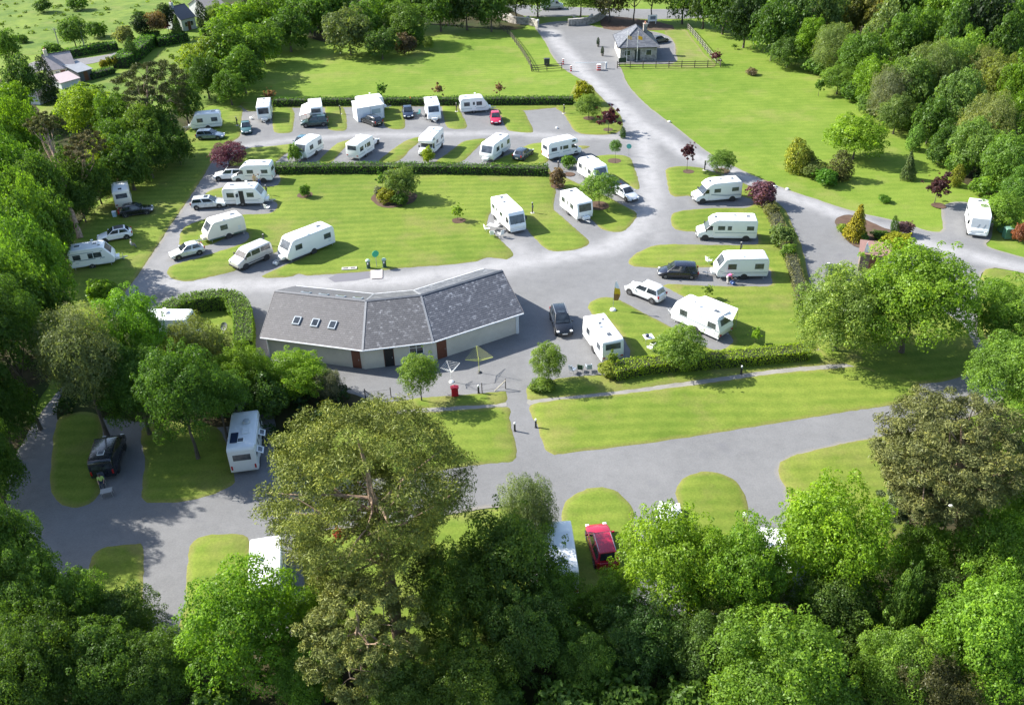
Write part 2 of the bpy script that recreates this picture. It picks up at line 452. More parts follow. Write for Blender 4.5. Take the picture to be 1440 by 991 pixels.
LAWNS = [
 [(345, 144), (806, 144), (806, 152), (781, 152), (735, 156), (700, 154), (660, 151), (560, 150), (500, 151), (420, 152), (384, 153), (350, 157)],
 [(384, 149), (405, 149), (414, 158), (413, 175), (410, 186), (395, 188), (385, 185), (383, 170)],
 [(458, 149), (480, 150), (487, 163), (488, 180), (485, 184), (470, 184), (461, 181), (459, 165)],
 [(538, 149), (564, 149), (569, 165), (570, 178), (566, 182), (552, 182), (541, 178), (538, 165)],
 [(622, 148), (642, 148), (652, 165), (657, 176), (655, 181), (641, 182), (630, 180), (625, 172)],
 [(700, 148), (734, 155), (744, 170), (750, 182), (747, 187), (719, 185), (712, 181), (706, 168)],
 [(781, 150), (792, 160), (800, 173), (808, 184), (820, 189), (850, 190), (868, 187), (876, 178), (874, 165), (866, 155), (852, 143), (833, 124), (815, 113), (797, 140)],
 [(352, 208), (380, 206), (405, 203), (418, 204), (408, 215), (401, 217), (387, 229), (372, 233), (330, 235), (322, 229), (335, 215)],
 [(474, 202), (490, 197), (497, 198), (482, 211), (468, 227), (457, 231), (448, 227), (462, 212)],
 [(569, 199), (587, 193), (593, 197), (578, 210), (560, 227), (533, 228), (546, 215)],
 [(650, 200), (668, 196), (684, 196), (670, 209), (648, 228), (611, 231), (630, 215)],
 [(745, 203), (760, 201), (773, 201), (772, 215), (764, 231), (700, 233), (690, 229), (722, 214)],
 [(815, 205), (830, 206), (822, 210), (812, 209)],
 [(388, 230), (760, 231), (772, 236), (770, 246), (395, 245)],
 [(800, 228), (820, 226), (842, 219), (870, 218), (886, 222), (892, 235), (897, 250), (900, 264), (895, 267), (880, 258), (862, 247), (845, 240), (825, 233)],
 [(778, 240), (800, 252), (830, 266), (857, 278), (879, 290), (892, 297), (896, 304), (890, 314), (878, 325), (864, 327), (848, 323), (838, 315), (820, 298), (806, 283), (788, 262)],
 [(395, 243), (770, 244), (778, 256), (782, 270), (779, 285), (780, 296), (785, 300), (810, 322), (827, 337), (829, 343), (821, 348), (804, 352.5), (785, 354), (772, 352), (764, 347.5), (752, 336), (740, 322), (722, 300), (705, 290),
  (690, 300), (686, 318), (702, 335), (717, 350), (722, 356), (721, 361), (712, 365), (701, 364), (685, 362.5), (672, 367.5), (640, 372), (600, 375), (562, 377.5), (545, 380), (466, 386), (430, 388), (421, 385), (412, 389), (395, 391), (372, 391.5), (367, 389),
  (385, 380), (405, 371), (430, 360), (446, 350), (436, 338), (420, 340), (395, 352), (365, 366), (345, 374), (328, 382), (290, 391), (265, 396), (242, 392), (235, 383), (240, 374), (252, 370), (300, 356), (343, 341), (350, 331), (340, 325), (318, 334),
  (300, 343), (268, 351), (253, 345), (252, 335), (257, 322), (270, 314), (303, 305), (340, 302), (378, 300), (388, 294), (386, 284), (350, 280), (318, 278), (295, 277), (288, 274), (298, 267), (318, 263.5), (360, 263), (388, 261), (394, 252)],
 [(215, 440), (240, 430), (283, 426), (310, 422), (330, 432), (338, 450), (338, 480), (300, 487), (240, 472)],
 [(936, 240), (945, 235), (965, 234), (985, 236), (1003, 242), (1030, 252), (1060, 264), (1088, 281), (1105, 296), (1118, 325), (1128, 347), (1140, 400), (1150, 440), (1150, 492), (1060, 508), (960, 522), (900, 530), (872, 522), (886, 500),
  (878, 478), (862, 458), (841, 449), (828, 436), (828, 427), (840, 420), (858, 418), (876, 424), (905, 440), (940, 458), (975, 480), (1010, 492), (1030, 478), (1000, 447), (972, 424), (955, 414), (932, 402), (938, 399), (960, 400), (1000, 402), (1080, 402),
  (1084, 390), (1080, 378), (1050, 377), (1005, 376), (922, 377), (893, 375), (883, 369), (890, 360), (903, 352), (920, 345.5), (947, 343.5), (1000, 344.5), (1062, 344), (1066, 335), (1060, 328), (1030, 327), (971, 326), (955, 324.5), (946, 320), (943, 310), (946, 301),
  (961, 296), (1005, 292.5), (1050, 292), (1060, 284), (1045, 277), (1000, 277), (967, 276), (949, 277), (941, 271), (938, 255)],
 [(505, 563), (537, 566), (595, 559), (650, 555), (711, 550), (714, 556), (711, 566), (700, 569), (612, 574), (537, 579), (500, 582)],
 [(480, 600), (540, 584), (612, 578.5), (713, 572), (717, 588), (720, 602), (727, 630), (726, 643), (720, 649), (690, 652), (663, 655), (600, 664), (540, 672), (440, 672), (420, 640)],
 [(748, 568), (871, 554), (982, 540), (1080, 526), (1166, 518), (1230, 515), (1290, 535), (1279, 564), (1181, 581), (1080, 597.5), (922, 622), (778, 640), (768, 635), (762, 622), (756, 600)],
 [(739, 546), (745, 540), (800, 530), (870, 526), (960, 518), (1060, 505), (1150, 492), (1200, 496), (1215, 510), (1166, 513), (1080, 522), (982, 535.5), (866, 551), (744, 563.5), (740, 556)],
 [(1150, 410), (1240, 420), (1330, 440), (1368, 480), (1370, 520), (1290, 540), (1200, 515), (1155, 500), (1146, 450)],
 [(1388, 378), (1440, 388), (1540, 408), (1540, 560), (1430, 545), (1402, 500), (1384, 470), (1381, 410)],
 [(205, 598), (300, 598), (325, 650), (330, 678), (303, 694), (252, 706), (207, 707), (199, 700), (203, 650)],
 [(83, 588), (140, 584), (142, 650), (141, 692), (126, 709), (101, 714), (78, 703), (70, 677)],
 [(126, 790), (134, 776), (151, 768), (197, 764), (203, 772), (202, 817), (197, 870), (150, 900), (125, 870)],
 [(265, 774), (272, 761), (290, 752), (333, 750), (348, 756), (352, 769), (351, 800), (346, 890), (258, 890), (260, 850)],
 [(789, 720), (795, 707), (803, 698), (826, 687), (846, 685), (869, 692), (884, 706), (891, 722), (895, 780), (880, 848), (800, 848), (792, 780)],
 [(1265, 609.5), (1181, 624.3), (1118, 639.3), (1097.5, 650), (1094, 667), (1103, 684), (1111, 700), (1114, 770), (1250, 770), (1300, 660), (1336, 600)],
 [(425, 770), (445, 750), (560, 737), (640, 724), (690, 716), (727, 719), (734, 760), (742, 850), (620, 930), (440, 930), (432, 890)],
 [(340, 168), (337, 192), (318, 205), (300, 225), (285, 250), (262, 285), (243, 312), (222, 345), (200, 378), (178, 408), (155, 440), (110, 470), (95, 410), (108, 330), (160, 270), (215, 222), (262, 185), (300, 160), (338, 150)],
 [(949, 690), (960, 674), (985, 663), (1010, 664.5), (1035, 677), (1048, 696), (1053, 720), (1050, 848), (965, 848), (958, 730)],
]
for k, pl in enumerate(LAWNS):
    v = .94 + .12 * ((k * 37) % 10) / 10
    sheet('lawn', pl, LAWN, .02, raise_=.045, step=1.6, color=(v, v * (1.0 if k % 3 else .97), v))
sheet('shrub_bed', [(1174, 312), (1188, 303), (1208, 306), (1240, 320), (1268, 330), (1276, 345), (1262, 356), (1232, 354), (1200, 346), (1184, 330)], SOIL, .085, step=1.5)
sheet('shrub_bed', [(522, 281), (528, 273), (545, 268), (570, 268), (586, 274), (584, 283), (572, 289), (552, 293), (534, 291)], SOIL, .085, step=1.2)
for (x, y, r) in [(429, 275, 1.1), (645, 311, .9), (841, 290, 1.5), (864, 227, 1.0), (968, 242, .8), (1015, 241, 1.1), (828, 167, 1.0), (855, 183, .8), (784, 262, 1.0), (996, 425, 1.0), (801, 246, .8), (1320, 290, .9)]:
    c = at(x, y)
    sheet('soil_ring', [0] * 12, SOIL, .085, step=1.0, world=[Vector((c.x + r * math.cos(a), c.y + r * math.sin(a))) for a in [2 * PI * i / 12 for i in range(12)]], jit=.06)
for q in ([(462, 391), (481, 383), (519, 380), (520, 391), (500, 395), (470, 397)],):
    sheet('tarmac_patch', q, plain('fresh_tarmac', (.135, .132, .15), .9), .021, step=2, smooth=False)
sheet('concrete_pad', [(521, 381), (538, 379.5), (538, 392), (522, 393)], plain('pink_concrete', (.40, .36, .35), .9, dirt=.2), .10, step=1, smooth=False, jit=0)
# ------------------------------------------------------------------ buildings
def wall_mat(name, a, b_, scale=1.2, st=.3, grain=30):
    if name in MAT: return MAT[name]
    m, n, l, b = mat(name); P = objco(n)
    f = noise(n, l, scale, 5, .65, P); g = noise(n, l, grain, 2, .7, P)
    c = ramp(n, l, f, [(.35, a), (.65, b_)])
    c = mix(n, l, 1.0, c, mth(n, l, 'ADD', mth(n, l, 'MULTIPLY', g, .4), .8), 'MULTIPLY')
    l.new(c, b.inputs['Base Color']); b.inputs['Roughness'].default_value = .9; b.inputs['Specular IOR Level'].default_value = .2
    bump(n, l, g, b, st, .015)
    MAT[name] = m
    return m
def stone_mat():
    if 'rubble' in MAT: return MAT['rubble']
    m, n, l, b = mat('rubble_stone'); P = objco(n)
    v = n.new('ShaderNodeTexVoronoi'); v.inputs['Scale'].default_value = 2.6; l.new(P, v.inputs['Vector'])
    v2 = n.new('ShaderNodeTexVoronoi'); v2.feature = 'DISTANCE_TO_EDGE'; v2.inputs['Scale'].default_value = 2.6; l.new(P, v2.inputs['Vector'])
    s = n.new('ShaderNodeSeparateColor'); l.new(v.outputs['Color'], s.inputs[0])
    c = ramp(n, l, s.outputs[0], [(.1, (.16, .145, .13)), (.5, (.27, .25, .22)), (.9, (.36, .33, .29))])
    c = mix(n, l, ramp(n, l, v2.outputs[0], [(.02, (1, 1, 1)), (.07, (0, 0, 0))]), c, rgb(.33, .31, .28))
    l.new(c, b.inputs['Base Color']); b.inputs['Roughness'].default_value = .92
    bump(n, l, v2.outputs[0], b, .7, .05)
    MAT['rubble'] = m
    return m
def tile_mat(name, dark, mid_, light, lichen, amount):
    m, n, l, b = mat(name); P = objco(n)
    t = attr(n, 'tone')
    c = ramp(n, l, t, [(.0, dark), (.55, mid_), (1.0, light)])
    f = noise(n, l, 1.1, 5, .7, P); g = noise(n, l, 9, 4, .7, P)
    q = mth(n, l, 'ADD', mth(n, l, 'MULTIPLY', f, .6), mth(n, l, 'MULTIPLY', g, .4))
    q = mth(n, l, 'ADD', q, mth(n, l, 'MULTIPLY', t, .18))
    k = ramp(n, l, q, [(.60 - amount, (0, 0, 0)), (.74 - amount, (.9, .9, .9))])
    c = mix(n, l, k, c, rgb(*lichen))
    l.new(c, b.inputs['Base Color'])
    b.inputs['Roughness'].default_value = .55; b.inputs['Specular IOR Level'].default_value = .45
    bump(n, l, g, b, .3, .01)
    return m
def tiles(name, m, parent, e0, e1, r0, r1, rows, tw=.33, seed=1, kind='stuff'):
    """overlapping slates between an eave e0-e1 and a ridge r0-r1 (local coordinates)"""
    e0, e1, r0, r1 = map(Vector, (e0, e1, r0, r1))
    rnd = random.Random(seed); nrm = (e1 - e0).cross(r0 - e0).normalized()
    if nrm.z < 0: nrm = -nrm
    cols = max(2, round(((e1 - e0).length + (r1 - r0).length) / 2 / tw))
    V = []; F = []; T = []
    P = lambda u, v: e0.lerp(e1, u).lerp(r0.lerp(r1, u), v)
    for j in range(rows):
        v0, v1 = j / rows, min(1.0, (j + 1.12) / rows)
        off = .5 if j % 2 else 0
        for i in range(-1, cols + 1):
            u0, u1 = max(0, (i + off + .012) / cols), min(1, (i + 1 + off - .012) / cols)
            if u1 - u0 < .2 / cols: continue
            h = .028 + rnd.uniform(-.004, .005); s = rnd.uniform(-.006, .006) / rows
            a, b_, c, d = P(u0, v0 + s), P(u1, v0 + s), P(u1, v1), P(u0, v1)
            k = len(V)
            V += [a + nrm * h, b_ + nrm * h, c + nrm * .012, d + nrm * .012, a + nrm * (h - .022), b_ + nrm * (h - .022), c - nrm * .004, d - nrm * .004]
            F += [(k, k + 1, k + 2, k + 3), (k, k + 4, k + 5, k + 1), (k + 1, k + 5, k + 6, k + 2), (k, k + 3, k + 7, k + 4)]
            T += [rnd.random() ** 1.3] * 8
    me = bpy.data.meshes.new(name); me.from_pydata([tuple(v) for v in V], [], F)
    at_ = me.attributes.new('tone', 'FLOAT', 'POINT'); at_.data.foreach_set('value', np.array(T, np.float32))
    bm = bmesh.new(); bm.from_mesh(me)
    for f in bm.faces:
        if f.normal.dot(nrm) < -.2: f.normal_flip()
    bm.to_mesh(me); bm.free()
    me.materials.append(m)
    o = put(name, me, parent)
    if kind: o['kind'] = kind
    return o
def on_wall(px, py, P, Q):
    d = CAM_R @ Vector(((px - PW / 2) / FPX, -(py - PH / 2) / FPX, -1.0))
    n = Vector((-(Q - P).y, (Q - P).x, 0)).normalized()
    t = (P - CAM_P).dot(n) / d.dot(n); w = CAM_P + d * t
    return (w - P).to_2d().dot((Q - P).to_2d().normalized()), w.z
RENDER_ = wall_mat('pebble_dash', (.51, .48, .42), (.59, .56, .49), .7, .35, 40)
BROWND = plain('brown_door', (.13, .045, .025), .5, dirt=.2)
GUT = plain('white_gutter', (.70, .71, .72), .4)
def washroom():
    Z0, ZR = 2.5, 4.78
    E = [at(x, y, Z0) for x, y in [(366, 474), (509.7, 492.5), (609, 480.7), (736, 440)]]
    Rg = [at(x, y, ZR) for x, y in [(387, 409), (514.6, 423), (591.8, 415), (706, 380.5)]]
    o = sum(E, Vector()) / 4; o.z = 0
    root = thing('washroom_building', 'long cranked washroom building with slate roof, three roof lights and brown doors', 'building', o)
    E = [p - o for p in E]; Rg = [p - o for p in Rg]
    Bk = [Vector((2 * r.x - e.x, 2 * r.y - e.y, Z0)) for r, e in zip(Rg, E)]
    def inset(e, r, d): 
        v = (r - e).to_2d().normalized() * d; return Vector((e.x + v.x, e.y + v.y, 0))
    def along(i, d):
        j = 1 if i == 0 else i - 1
        v = (E[j] - E[i]).to_2d().normalized() * d; return Vector((v.x, v.y, 0))
    Wf = [inset(E[i], Rg[i], .5) + (along(i, .45) if i in (0, 3) else Vector()) for i in range(4)]
    Wb = [inset(Bk[i], Rg[i], .5) + (along(i, .45) if i in (0, 3) else Vector()) for i in range(4)]
    # walls, one mesh, closed round with gables
    mb = MB(); ring = Wf + Wb[::-1]; top = Z0 + .22
    n = len(ring)
    mb.add([(p.x, p.y, 0) for p in ring] + [(p.x, p.y, top) for p in ring], [(i, (i + 1) % n, (i + 1) % n + n, i + n) for i in range(n)])
    for i in (0, 3):
        m_ = (Wf[i] + Wb[i]) / 2
        mb.add([(Wf[i].x, Wf[i].y, top), (Wb[i].x, Wb[i].y, top), (m_.x, m_.y, ZR - .12)], [(0, 1, 2)])
    mb.build('wall', RENDER_, root)
    # roof deck
    rd = MB()
    for S in (E, Bk):
        for i in range(3): rd.add([S[i], S[i + 1], Rg[i + 1], Rg[i]], [(0, 1, 2, 3)])
    rd.build('roof', plain('roof_underlay', (.06, .06, .065), .9), root)
    TL = tile_mat('brown_slate', (0.093, 0.089, 0.091), (0.101, 0.096, 0.099), (0.112, 0.107, 0.110), (.20, .197, .20), -.10)
    TM = tile_mat('mixed_slate', (0.081, 0.080, 0.085), (0.092, 0.090, 0.095), (0.108, 0.107, 0.112), (.27, .27, .285), -.055)
    TR = tile_mat('blue_slate', (0.072, 0.075, 0.088), (0.086, 0.089, 0.103), (0.107, 0.109, 0.123), (.27, .28, .305), -.045)
    for i, m in enumerate((TL, TM, TR)):
        tiles('roof_slates', m, root, E[i], E[i + 1], Rg[i], Rg[i + 1], 23, .27, 11 + i)
        tiles('roof_slates', m, root, Bk[i + 1], Bk[i], Rg[i + 1], Rg[i], 17, .4, 21 + i)
    LEAD = plain('pale_mortar_ridge', (.20, .205, .215), .6, dirt=.2)
    rt = MB()
    for i in range(3):
        a, b = Rg[i], Rg[i + 1]; d = (b - a); k = max(1, int(d.length / .45)); u = d.normalized(); w = Vector((-u.y, u.x, 0))
        for j in range(k):
            p = a + d * (j / k); q = a + d * ((j + .985) / k); z = Vector((0, 0, .05 + .006 * (j % 2)))
            rt.add([p - w * .17 + z - Vector((0, 0, .05)), p + z + Vector((0, 0, .06)), p + w * .17 + z - Vector((0, 0, .05)), q - w * .17 + z - Vector((0, 0, .05)), q + z + Vector((0, 0, .06)), q + w * .17 + z - Vector((0, 0, .05))], [(0, 1, 4, 3), (1, 2, 5, 4), (0, 2, 1), (3, 4, 5)])
    rt.build('ridge', plain('ridge_tile', (.13, .135, .15), .6), root)
    for i in (1, 2):
        for S in (E, Bk):
            vl = MB(); a, b = S[i], Rg[i]; u = (S[min(3, i + 1)] - S[i - 1]).normalized() * .10
            vl.slab(a - u, a + u, b + u, b - u, (0, 0, 1), .06); vl.build('hip_strip', LEAD, root)
    for S in (E, Bk):
        g = MB(); pth = [S[0]] + [S[1], S[2]] + [S[3]]
        g.tube([p + (p - r).normalized() * .07 + Vector((0, 0, -.02)) for p, r in zip(pth, Rg)], .07, 6); g.build('gutter', GUT, root)
    for i in (0, 3):
        v = MB(); 
        for S in (E, Bk):
            u = along(i, -.04); v.slab(S[i] + u - Vector((0, 0, .16)), Rg[i] + u - Vector((0, 0, .16)), Rg[i] + u + Vector((0, 0, .02)), S[i] + u + Vector((0, 0, .02)), (u.x, u.y, 0), .05)
        v.build('bargeboard', plain('weathered_verge', (.16, .15, .155), .7), root)
    # front openings, laid on the wall where the photograph shows them
    def open_(name, m, i, pl, pr, z0, z1, t=.03, parent=root):
        P, Q = Wf[i] + o, Wf[i + 1] + o
        s0 = on_wall(*pl, P, Q)[0]; s1 = on_wall(*pr, P, Q)[0]
        u = (Q - P).normalized(); w = Vector((u.y, -u.x, 0))
        a = Wf[i] + u * s0; b = Wf[i] + u * s1
        mb = MB(); mb.slab((a.x, a.y, z0), (b.x, b.y, z0), (b.x, b.y, z1), (a.x, a.y, z1), w, t)
        return mb.build(name, m, parent, bevel=.008, seg=1), (a, b, w)
    FR = plain('white_frame', (.72, .73, .74), .45)
    for (i, pl, pr, dm) in ((0, (496, 505), (506.5, 506), BROWND), (1, (541, 503), (553.5, 502), plain('dark_opening', (.012, .012, .014), .6)), (2, (615.5, 495), (627.5, 492), BROWND)):  # middle one stands open: its near-black plate paints the unlit room
        f, _ = open_('door_frame', BROWND, i, (pl[0] - .9, pl[1]), (pr[0] + .9, pr[1]), .02, 2.14, .02)
        d, (a, b, w) = open_('door', dm, i, pl, pr, .03, 2.08, .04)
        h = MB(); c = a.lerp(b, .85); h.box(c.x + w.x * .07, c.y + w.y * .07, 1.02, .04, .04, .16); h.build('handle', STEEL, d)
    f, (a, b, w) = open_('window', FR, 1, (575, 490), (595.5, 488), 1.05, 2.2, .03)
    for k, (t0, t1, z0, z1) in enumerate(((.05, .48, 1.82, 2.12), (.52, .95, 1.82, 2.12), (.05, .48, 1.1, 1.76), (.52, .95, 1.1, 1.76))):
        p, q = a.lerp(b, t0) + w * .031, a.lerp(b, t1) + w * .031
        g = MB(); g.slab((p.x, p.y, z0), (q.x, q.y, z0), (q.x, q.y, z1), (p.x, p.y, z1), w, .006); g.build('pane', GLASS, f)
    sl = MB(); p, q = a - (b - a) * .04, b + (b - a) * .04; sl.slab((p.x, p.y, .98), (q.x, q.y, .98), (q.x, q.y, 1.05), (p.x, p.y, 1.05), w, .12); sl.build('sill', CONC, root)
    v, _ = open_('vent', TRIM, 1, (519, 497), (523, 497), 2.12, 2.32, .05)
    for i, d in ((3, .02), (0, .02)):
        p = Wf[i] + along(i, -.03); u = (E[i] - Rg[i]).to_2d().normalized() * .06
        c = MB(); c.tube([(p.x + u.x, p.y + u.y, .05), (p.x + u.x, p.y + u.y, 2.3), (E[i].x + along(i, .3).x, E[i].y + along(i, .3).y, 2.45)], .06, 8); c.build('downpipe', GUT, root)
    c = MB(); p = Wf[3]; c.box(p.x - .06, p.y - .02, 1.3, .26, .26, 2.6); c.build('corner_pilaster', GUT, root)
    # three roof lights on the left panel, four on the far slope
    def light(S, i, u, v, wd=.78, hg=.98):
        base = S[i].lerp(S[i + 1], u); top_ = Rg[i].lerp(Rg[i + 1], u); c = base.lerp(top_, v)
        ux = (S[i + 1] - S[i]).normalized(); uy = (top_ - base).normalized(); nz = ux.cross(uy)
        if nz.z < 0: nz = -nz
        uy = nz.cross(ux)
        def q(w_, h_, k): return [c + ux * a * w_ / 2 + uy * b * h_ / 2 + nz * k for a, b in ((-1, -1), (1, -1), (1, 1), (-1, 1))]
        f = MB(); f.slab(*q(wd, hg, .02), nz, .13); fo = f.build('roof_light', plain('blue_grey_frame', (.34, .38, .41), .45), root, bevel=.02, seg=1)
        g = MB(); g.slab(*q(wd * .72, hg * .76, .15), nz, .01); g.build('pane', GLASS, fo)
    LP = [at(*p, 3.6) - o for p in ((425.5, 449), (451.5, 453), (477.5, 455.5))]
    for p in LP:
        u = (p - E[0]).to_2d().dot((E[1] - E[0]).to_2d()) / (E[1] - E[0]).to_2d().length_squared
        light(E, 0, u - .012, .42)
    for u in (.32, .52, .71, .90): light(Bk, 0, u, .86, 1.0, .5)
    # concrete apron along the front
    return root
washroom()

def lodge():
    A, B = at(872, 86), at(923, 84.6)
    u = (B - A).normalized(); w = Vector((-u.y, u.x, 0)); L = (B - A).length; D = 9.5; hw, hr = 2.6, 5.4
    root = thing('stone_lodge', 'small stone gate lodge with hipped grey slate roof and chimney', 'building', A, math.atan2(u.y, u.x))
    b = MB(); b.box(L / 2, D / 2, hw / 2, L, D, hw); b.build('wall', stone_mat(), root)
    lf = MB(); lf.slab((-.001, 0, 0), (-.001, D, 0), (-.001, D, hw), (-.001, 0, hw), (-1, 0, 0), .05); lf.build('side_wall', wall_mat('pale_side_wall', (.62, .60, .55), (.70, .68, .63)), root)  # left wall paler than the stone front
    ov = .45; r0, r1 = Vector((L / 2, D * .40, hr)), Vector((L / 2, D * .62, hr))
    c = [Vector((-ov, -ov, hw)), Vector((L + ov, -ov, hw)), Vector((L + ov, D + ov, hw)), Vector((-ov, D + ov, hw))]
    rf = MB(); rf.add(c + [r0, r1], [(0, 1, 4), (1, 2, 5, 4), (2, 3, 5), (3, 0, 4, 5), (0, 3, 2, 1)]); rf.build('roof', plain('lodge_underlay', (.08, .085, .095), .8), root)
    TS = tile_mat('lodge_slate', (.085, .09, .105), (.115, .12, .135), (.155, .16, .175), (.22, .22, .23), -.1)
    tiles('roof_slates', TS, root, c[0], c[1], r0 - Vector((.02, 0, 0)), r0 + Vector((.02, 0, 0)), 16, .4, 3)
    tiles('roof_slates', TS, root, c[3], c[0], r1, r0, 16, .4, 4)
    tiles('roof_slates', TS, root, c[1], c[2], r0, r1, 16, .4, 5)
    hp = MB()
    for p, q in ((c[0], r0), (c[1], r0), (c[2], r1), (c[3], r1), (r0, r1)): hp.tube([p + Vector((0, 0, .05)), q + Vector((0, 0, .06))], .09, 6)
    hp.build('hip_tiles', plain('hip_tile', (.10, .105, .12), .6), root)
    ch = MB(); ch.box(L * .74, D * .50, 4.8, .7, 1.1, 1.9); ch.box(L * .74, D * .50, 5.80, .84, 1.24, .14); co = ch.build('chimney', stone_mat(), root)
    for dy in (-.32, .32):
        p = MB(); p.lathe([(.14, 5.86), (.11, 6.25)], 10, 'z', (L * .74, D * .50 + dy, 0)); p.build('chimney_pot', plain('terracotta', (.36, .16, .09), .8), co)
    d = plate(root, 'door', plain('dark_green_door', (.02, .03, .03), .5), L * .40, L * .40 + 1.0, .05, 2.1, -.002, .04)
    for x in (L * .12, L * .70):
        plate(root, 'window', GLASS, x, x + 1.1, .95, 2.0, -.002, .04, frame=WPLAS)
    for y in (D * .25, D * .55, D * .8):
        f = MB(); f.box(-.07, y, 1.5, .06, .95, 1.1); fo = f.build('window', BROWND, root); g = MB(); g.box(-.08, y, 1.5, .065, .75, .9); g.build('pane', GLASS, fo)
    g = MB(); g.tube([c[0] + Vector((0, -.05, -.03)), c[1] + Vector((0, -.05, -.03))], .07, 6); g.tube([c[0] + Vector((-.05, 0, -.03)), c[3] + Vector((-.05, 0, -.03))], .07, 6); g.build('gutter', TRIM, root)
lodge()

def gable_house(name, label, pa, pb, D, hw, hr, wallm, roofm, cat='house', chim=0, wins=2, back=0, door=True, mono=False, rough=True):
    A, B = at(*pa), at(*pb); u = (B - A).normalized(); L = (B - A).length
    root = thing(name, label, cat, A, math.atan2(u.y, u.x))
    if mono:
        prof = [(0, 0), (D, 0), (D, hr), (0, hw)]
    else:
        prof = [(0, 0), (D, 0), (D, hw), (D / 2, hr), (0, hw)]
    b = MB(); b.prism(prof, 0, L); b.v = [(y, x, z) for x, y, z in b.v]; b.build('wall', wallm, root)
    ov = .25
    sl = [((-ov, hw - ov * (hr - hw) / D * (1 if mono else 2)), (D + ov, hr + ov * (hr - hw) / D))] if mono else [((-ov, hw - ov * 2 * (hr - hw) / D), (D / 2, hr)), ((D + ov, hw - ov * 2 * (hr - hw) / D), (D / 2, hr))]
    for (y0, z0), (y1, z1) in sl:
        r = MB(); r.slab((-ov, y0, z0 + .01), (L + ov, y0, z0 + .01), (L + ov, y1, z1 + .01), (-ov, y1, z1 + .01), (0, 0, 1), .10); r.build('roof', roofm, root)
    if not mono:
        r = MB(); r.tube([(-ov, D / 2, hr + .12), (L + ov, D / 2, hr + .12)], .10, 6); r.build('ridge', TRIM, root)
    for k in range(chim):
        x = L * (.12 if k == 0 else .88); c = MB(); c.box(x, D / 2, hr + .3, .6, .7, 1.5); co = c.build('chimney', wallm, root)
        p = MB(); p.lathe([(.14, hr + 1.05), (.11, hr + 1.4)], 10, 'z', (x, D / 2, 0)); p.build('chimney_pot', plain('terracotta', (.36, .16, .09), .8), co)
    for k in range(wins):
        x = L * (k + .7) / (wins + .4); plate(root, 'window', GLASS, x - .4, x + .4, .9, min(hw - .2, 1.9), -.002, .04, frame=WPLAS)
    if door: plate(root, 'door', BROWND, L * .5 - .4, L * .5 + .4, .03, min(hw - .15, 1.95), -.002, .05)
    return root
CRM = wall_mat('cream_render', (.50, .44, .34), (.60, .54, .43)); TAN = plain('lichened_roof', (.30, .26, .255), .85, dirt=.35, scale=1.5)
GRYR = plain('grey_sheet_roof', (.24, .25, .27), .6, dirt=.2, scale=1.5); DKT = plain('dark_slate_roof', (.10, .095, .105), .7, dirt=.25, scale=2)
gable_house('cottage', 'cream farm cottage with a lichened pinkish roof beside dark cypresses', (74, 116), (110, 110), 6.5, 2.3, 4.4, CRM, TAN, chim=1)
gable_house('farm_shed', 'grey sheet-roofed farm shed between the cottage and yellow shrubs', (114, 116), (132, 111), 4.5, 1.9, 2.7, plain('dark_shed_wall', (.10, .10, .10), .9, dirt=.3), GRYR, 'shed', wins=0, mono=True)
gable_house('lean_to', 'low pink-roofed lean-to in front of the cream cottage', (88, 126), (113, 119), 3.2, 1.2, 1.9, wall_mat('white_block', (.5, .5, .5), (.6, .6, .6)), plain('pink_sheet', (.42, .34, .34), .7, dirt=.15), 'shed', wins=1, door=False, mono=True)
gable_house('garden_shed', 'dark-roofed garden sheds in the hollow left of the lean-to', (57, 148), (80, 138), 3.0, 1.6, 2.3, wall_mat('white_block', (.5, .5, .5), (.6, .6, .6)), DKT, 'shed', wins=1, door=False)
gable_house('farmhouse', 'pale farmhouse with dark grey roof and chimney on the hillside', (258, 45), (277, 40), 6, 2.7, 5.0, wall_mat('grey_render', (.40, .40, .40), (.48, .48, .48)), DKT, chim=1)
gable_house('barn', 'long grey-roofed barn behind the hillside trees', (290, 28), (318, 22), 7, 2.6, 4.2, wall_mat('grey_render', (.4, .4, .4), (.5, .5, .5)), plain('stone_grey_roof', (.22, .20, .19), .8, dirt=.2), 'barn', wins=0)
gable_house('reception_hut', 'low hut with a flat reddish-brown roof behind the shrub bed', (1206, 381), (1244, 386), 2.8, 2.2, 2.35, wall_mat('brown_boarding', (.16, .12, .095), (.22, .17, .135)), plain('red_brown_felt', (.22, .125, .105), .85, dirt=.15), 'hut', wins=1, mono=True)

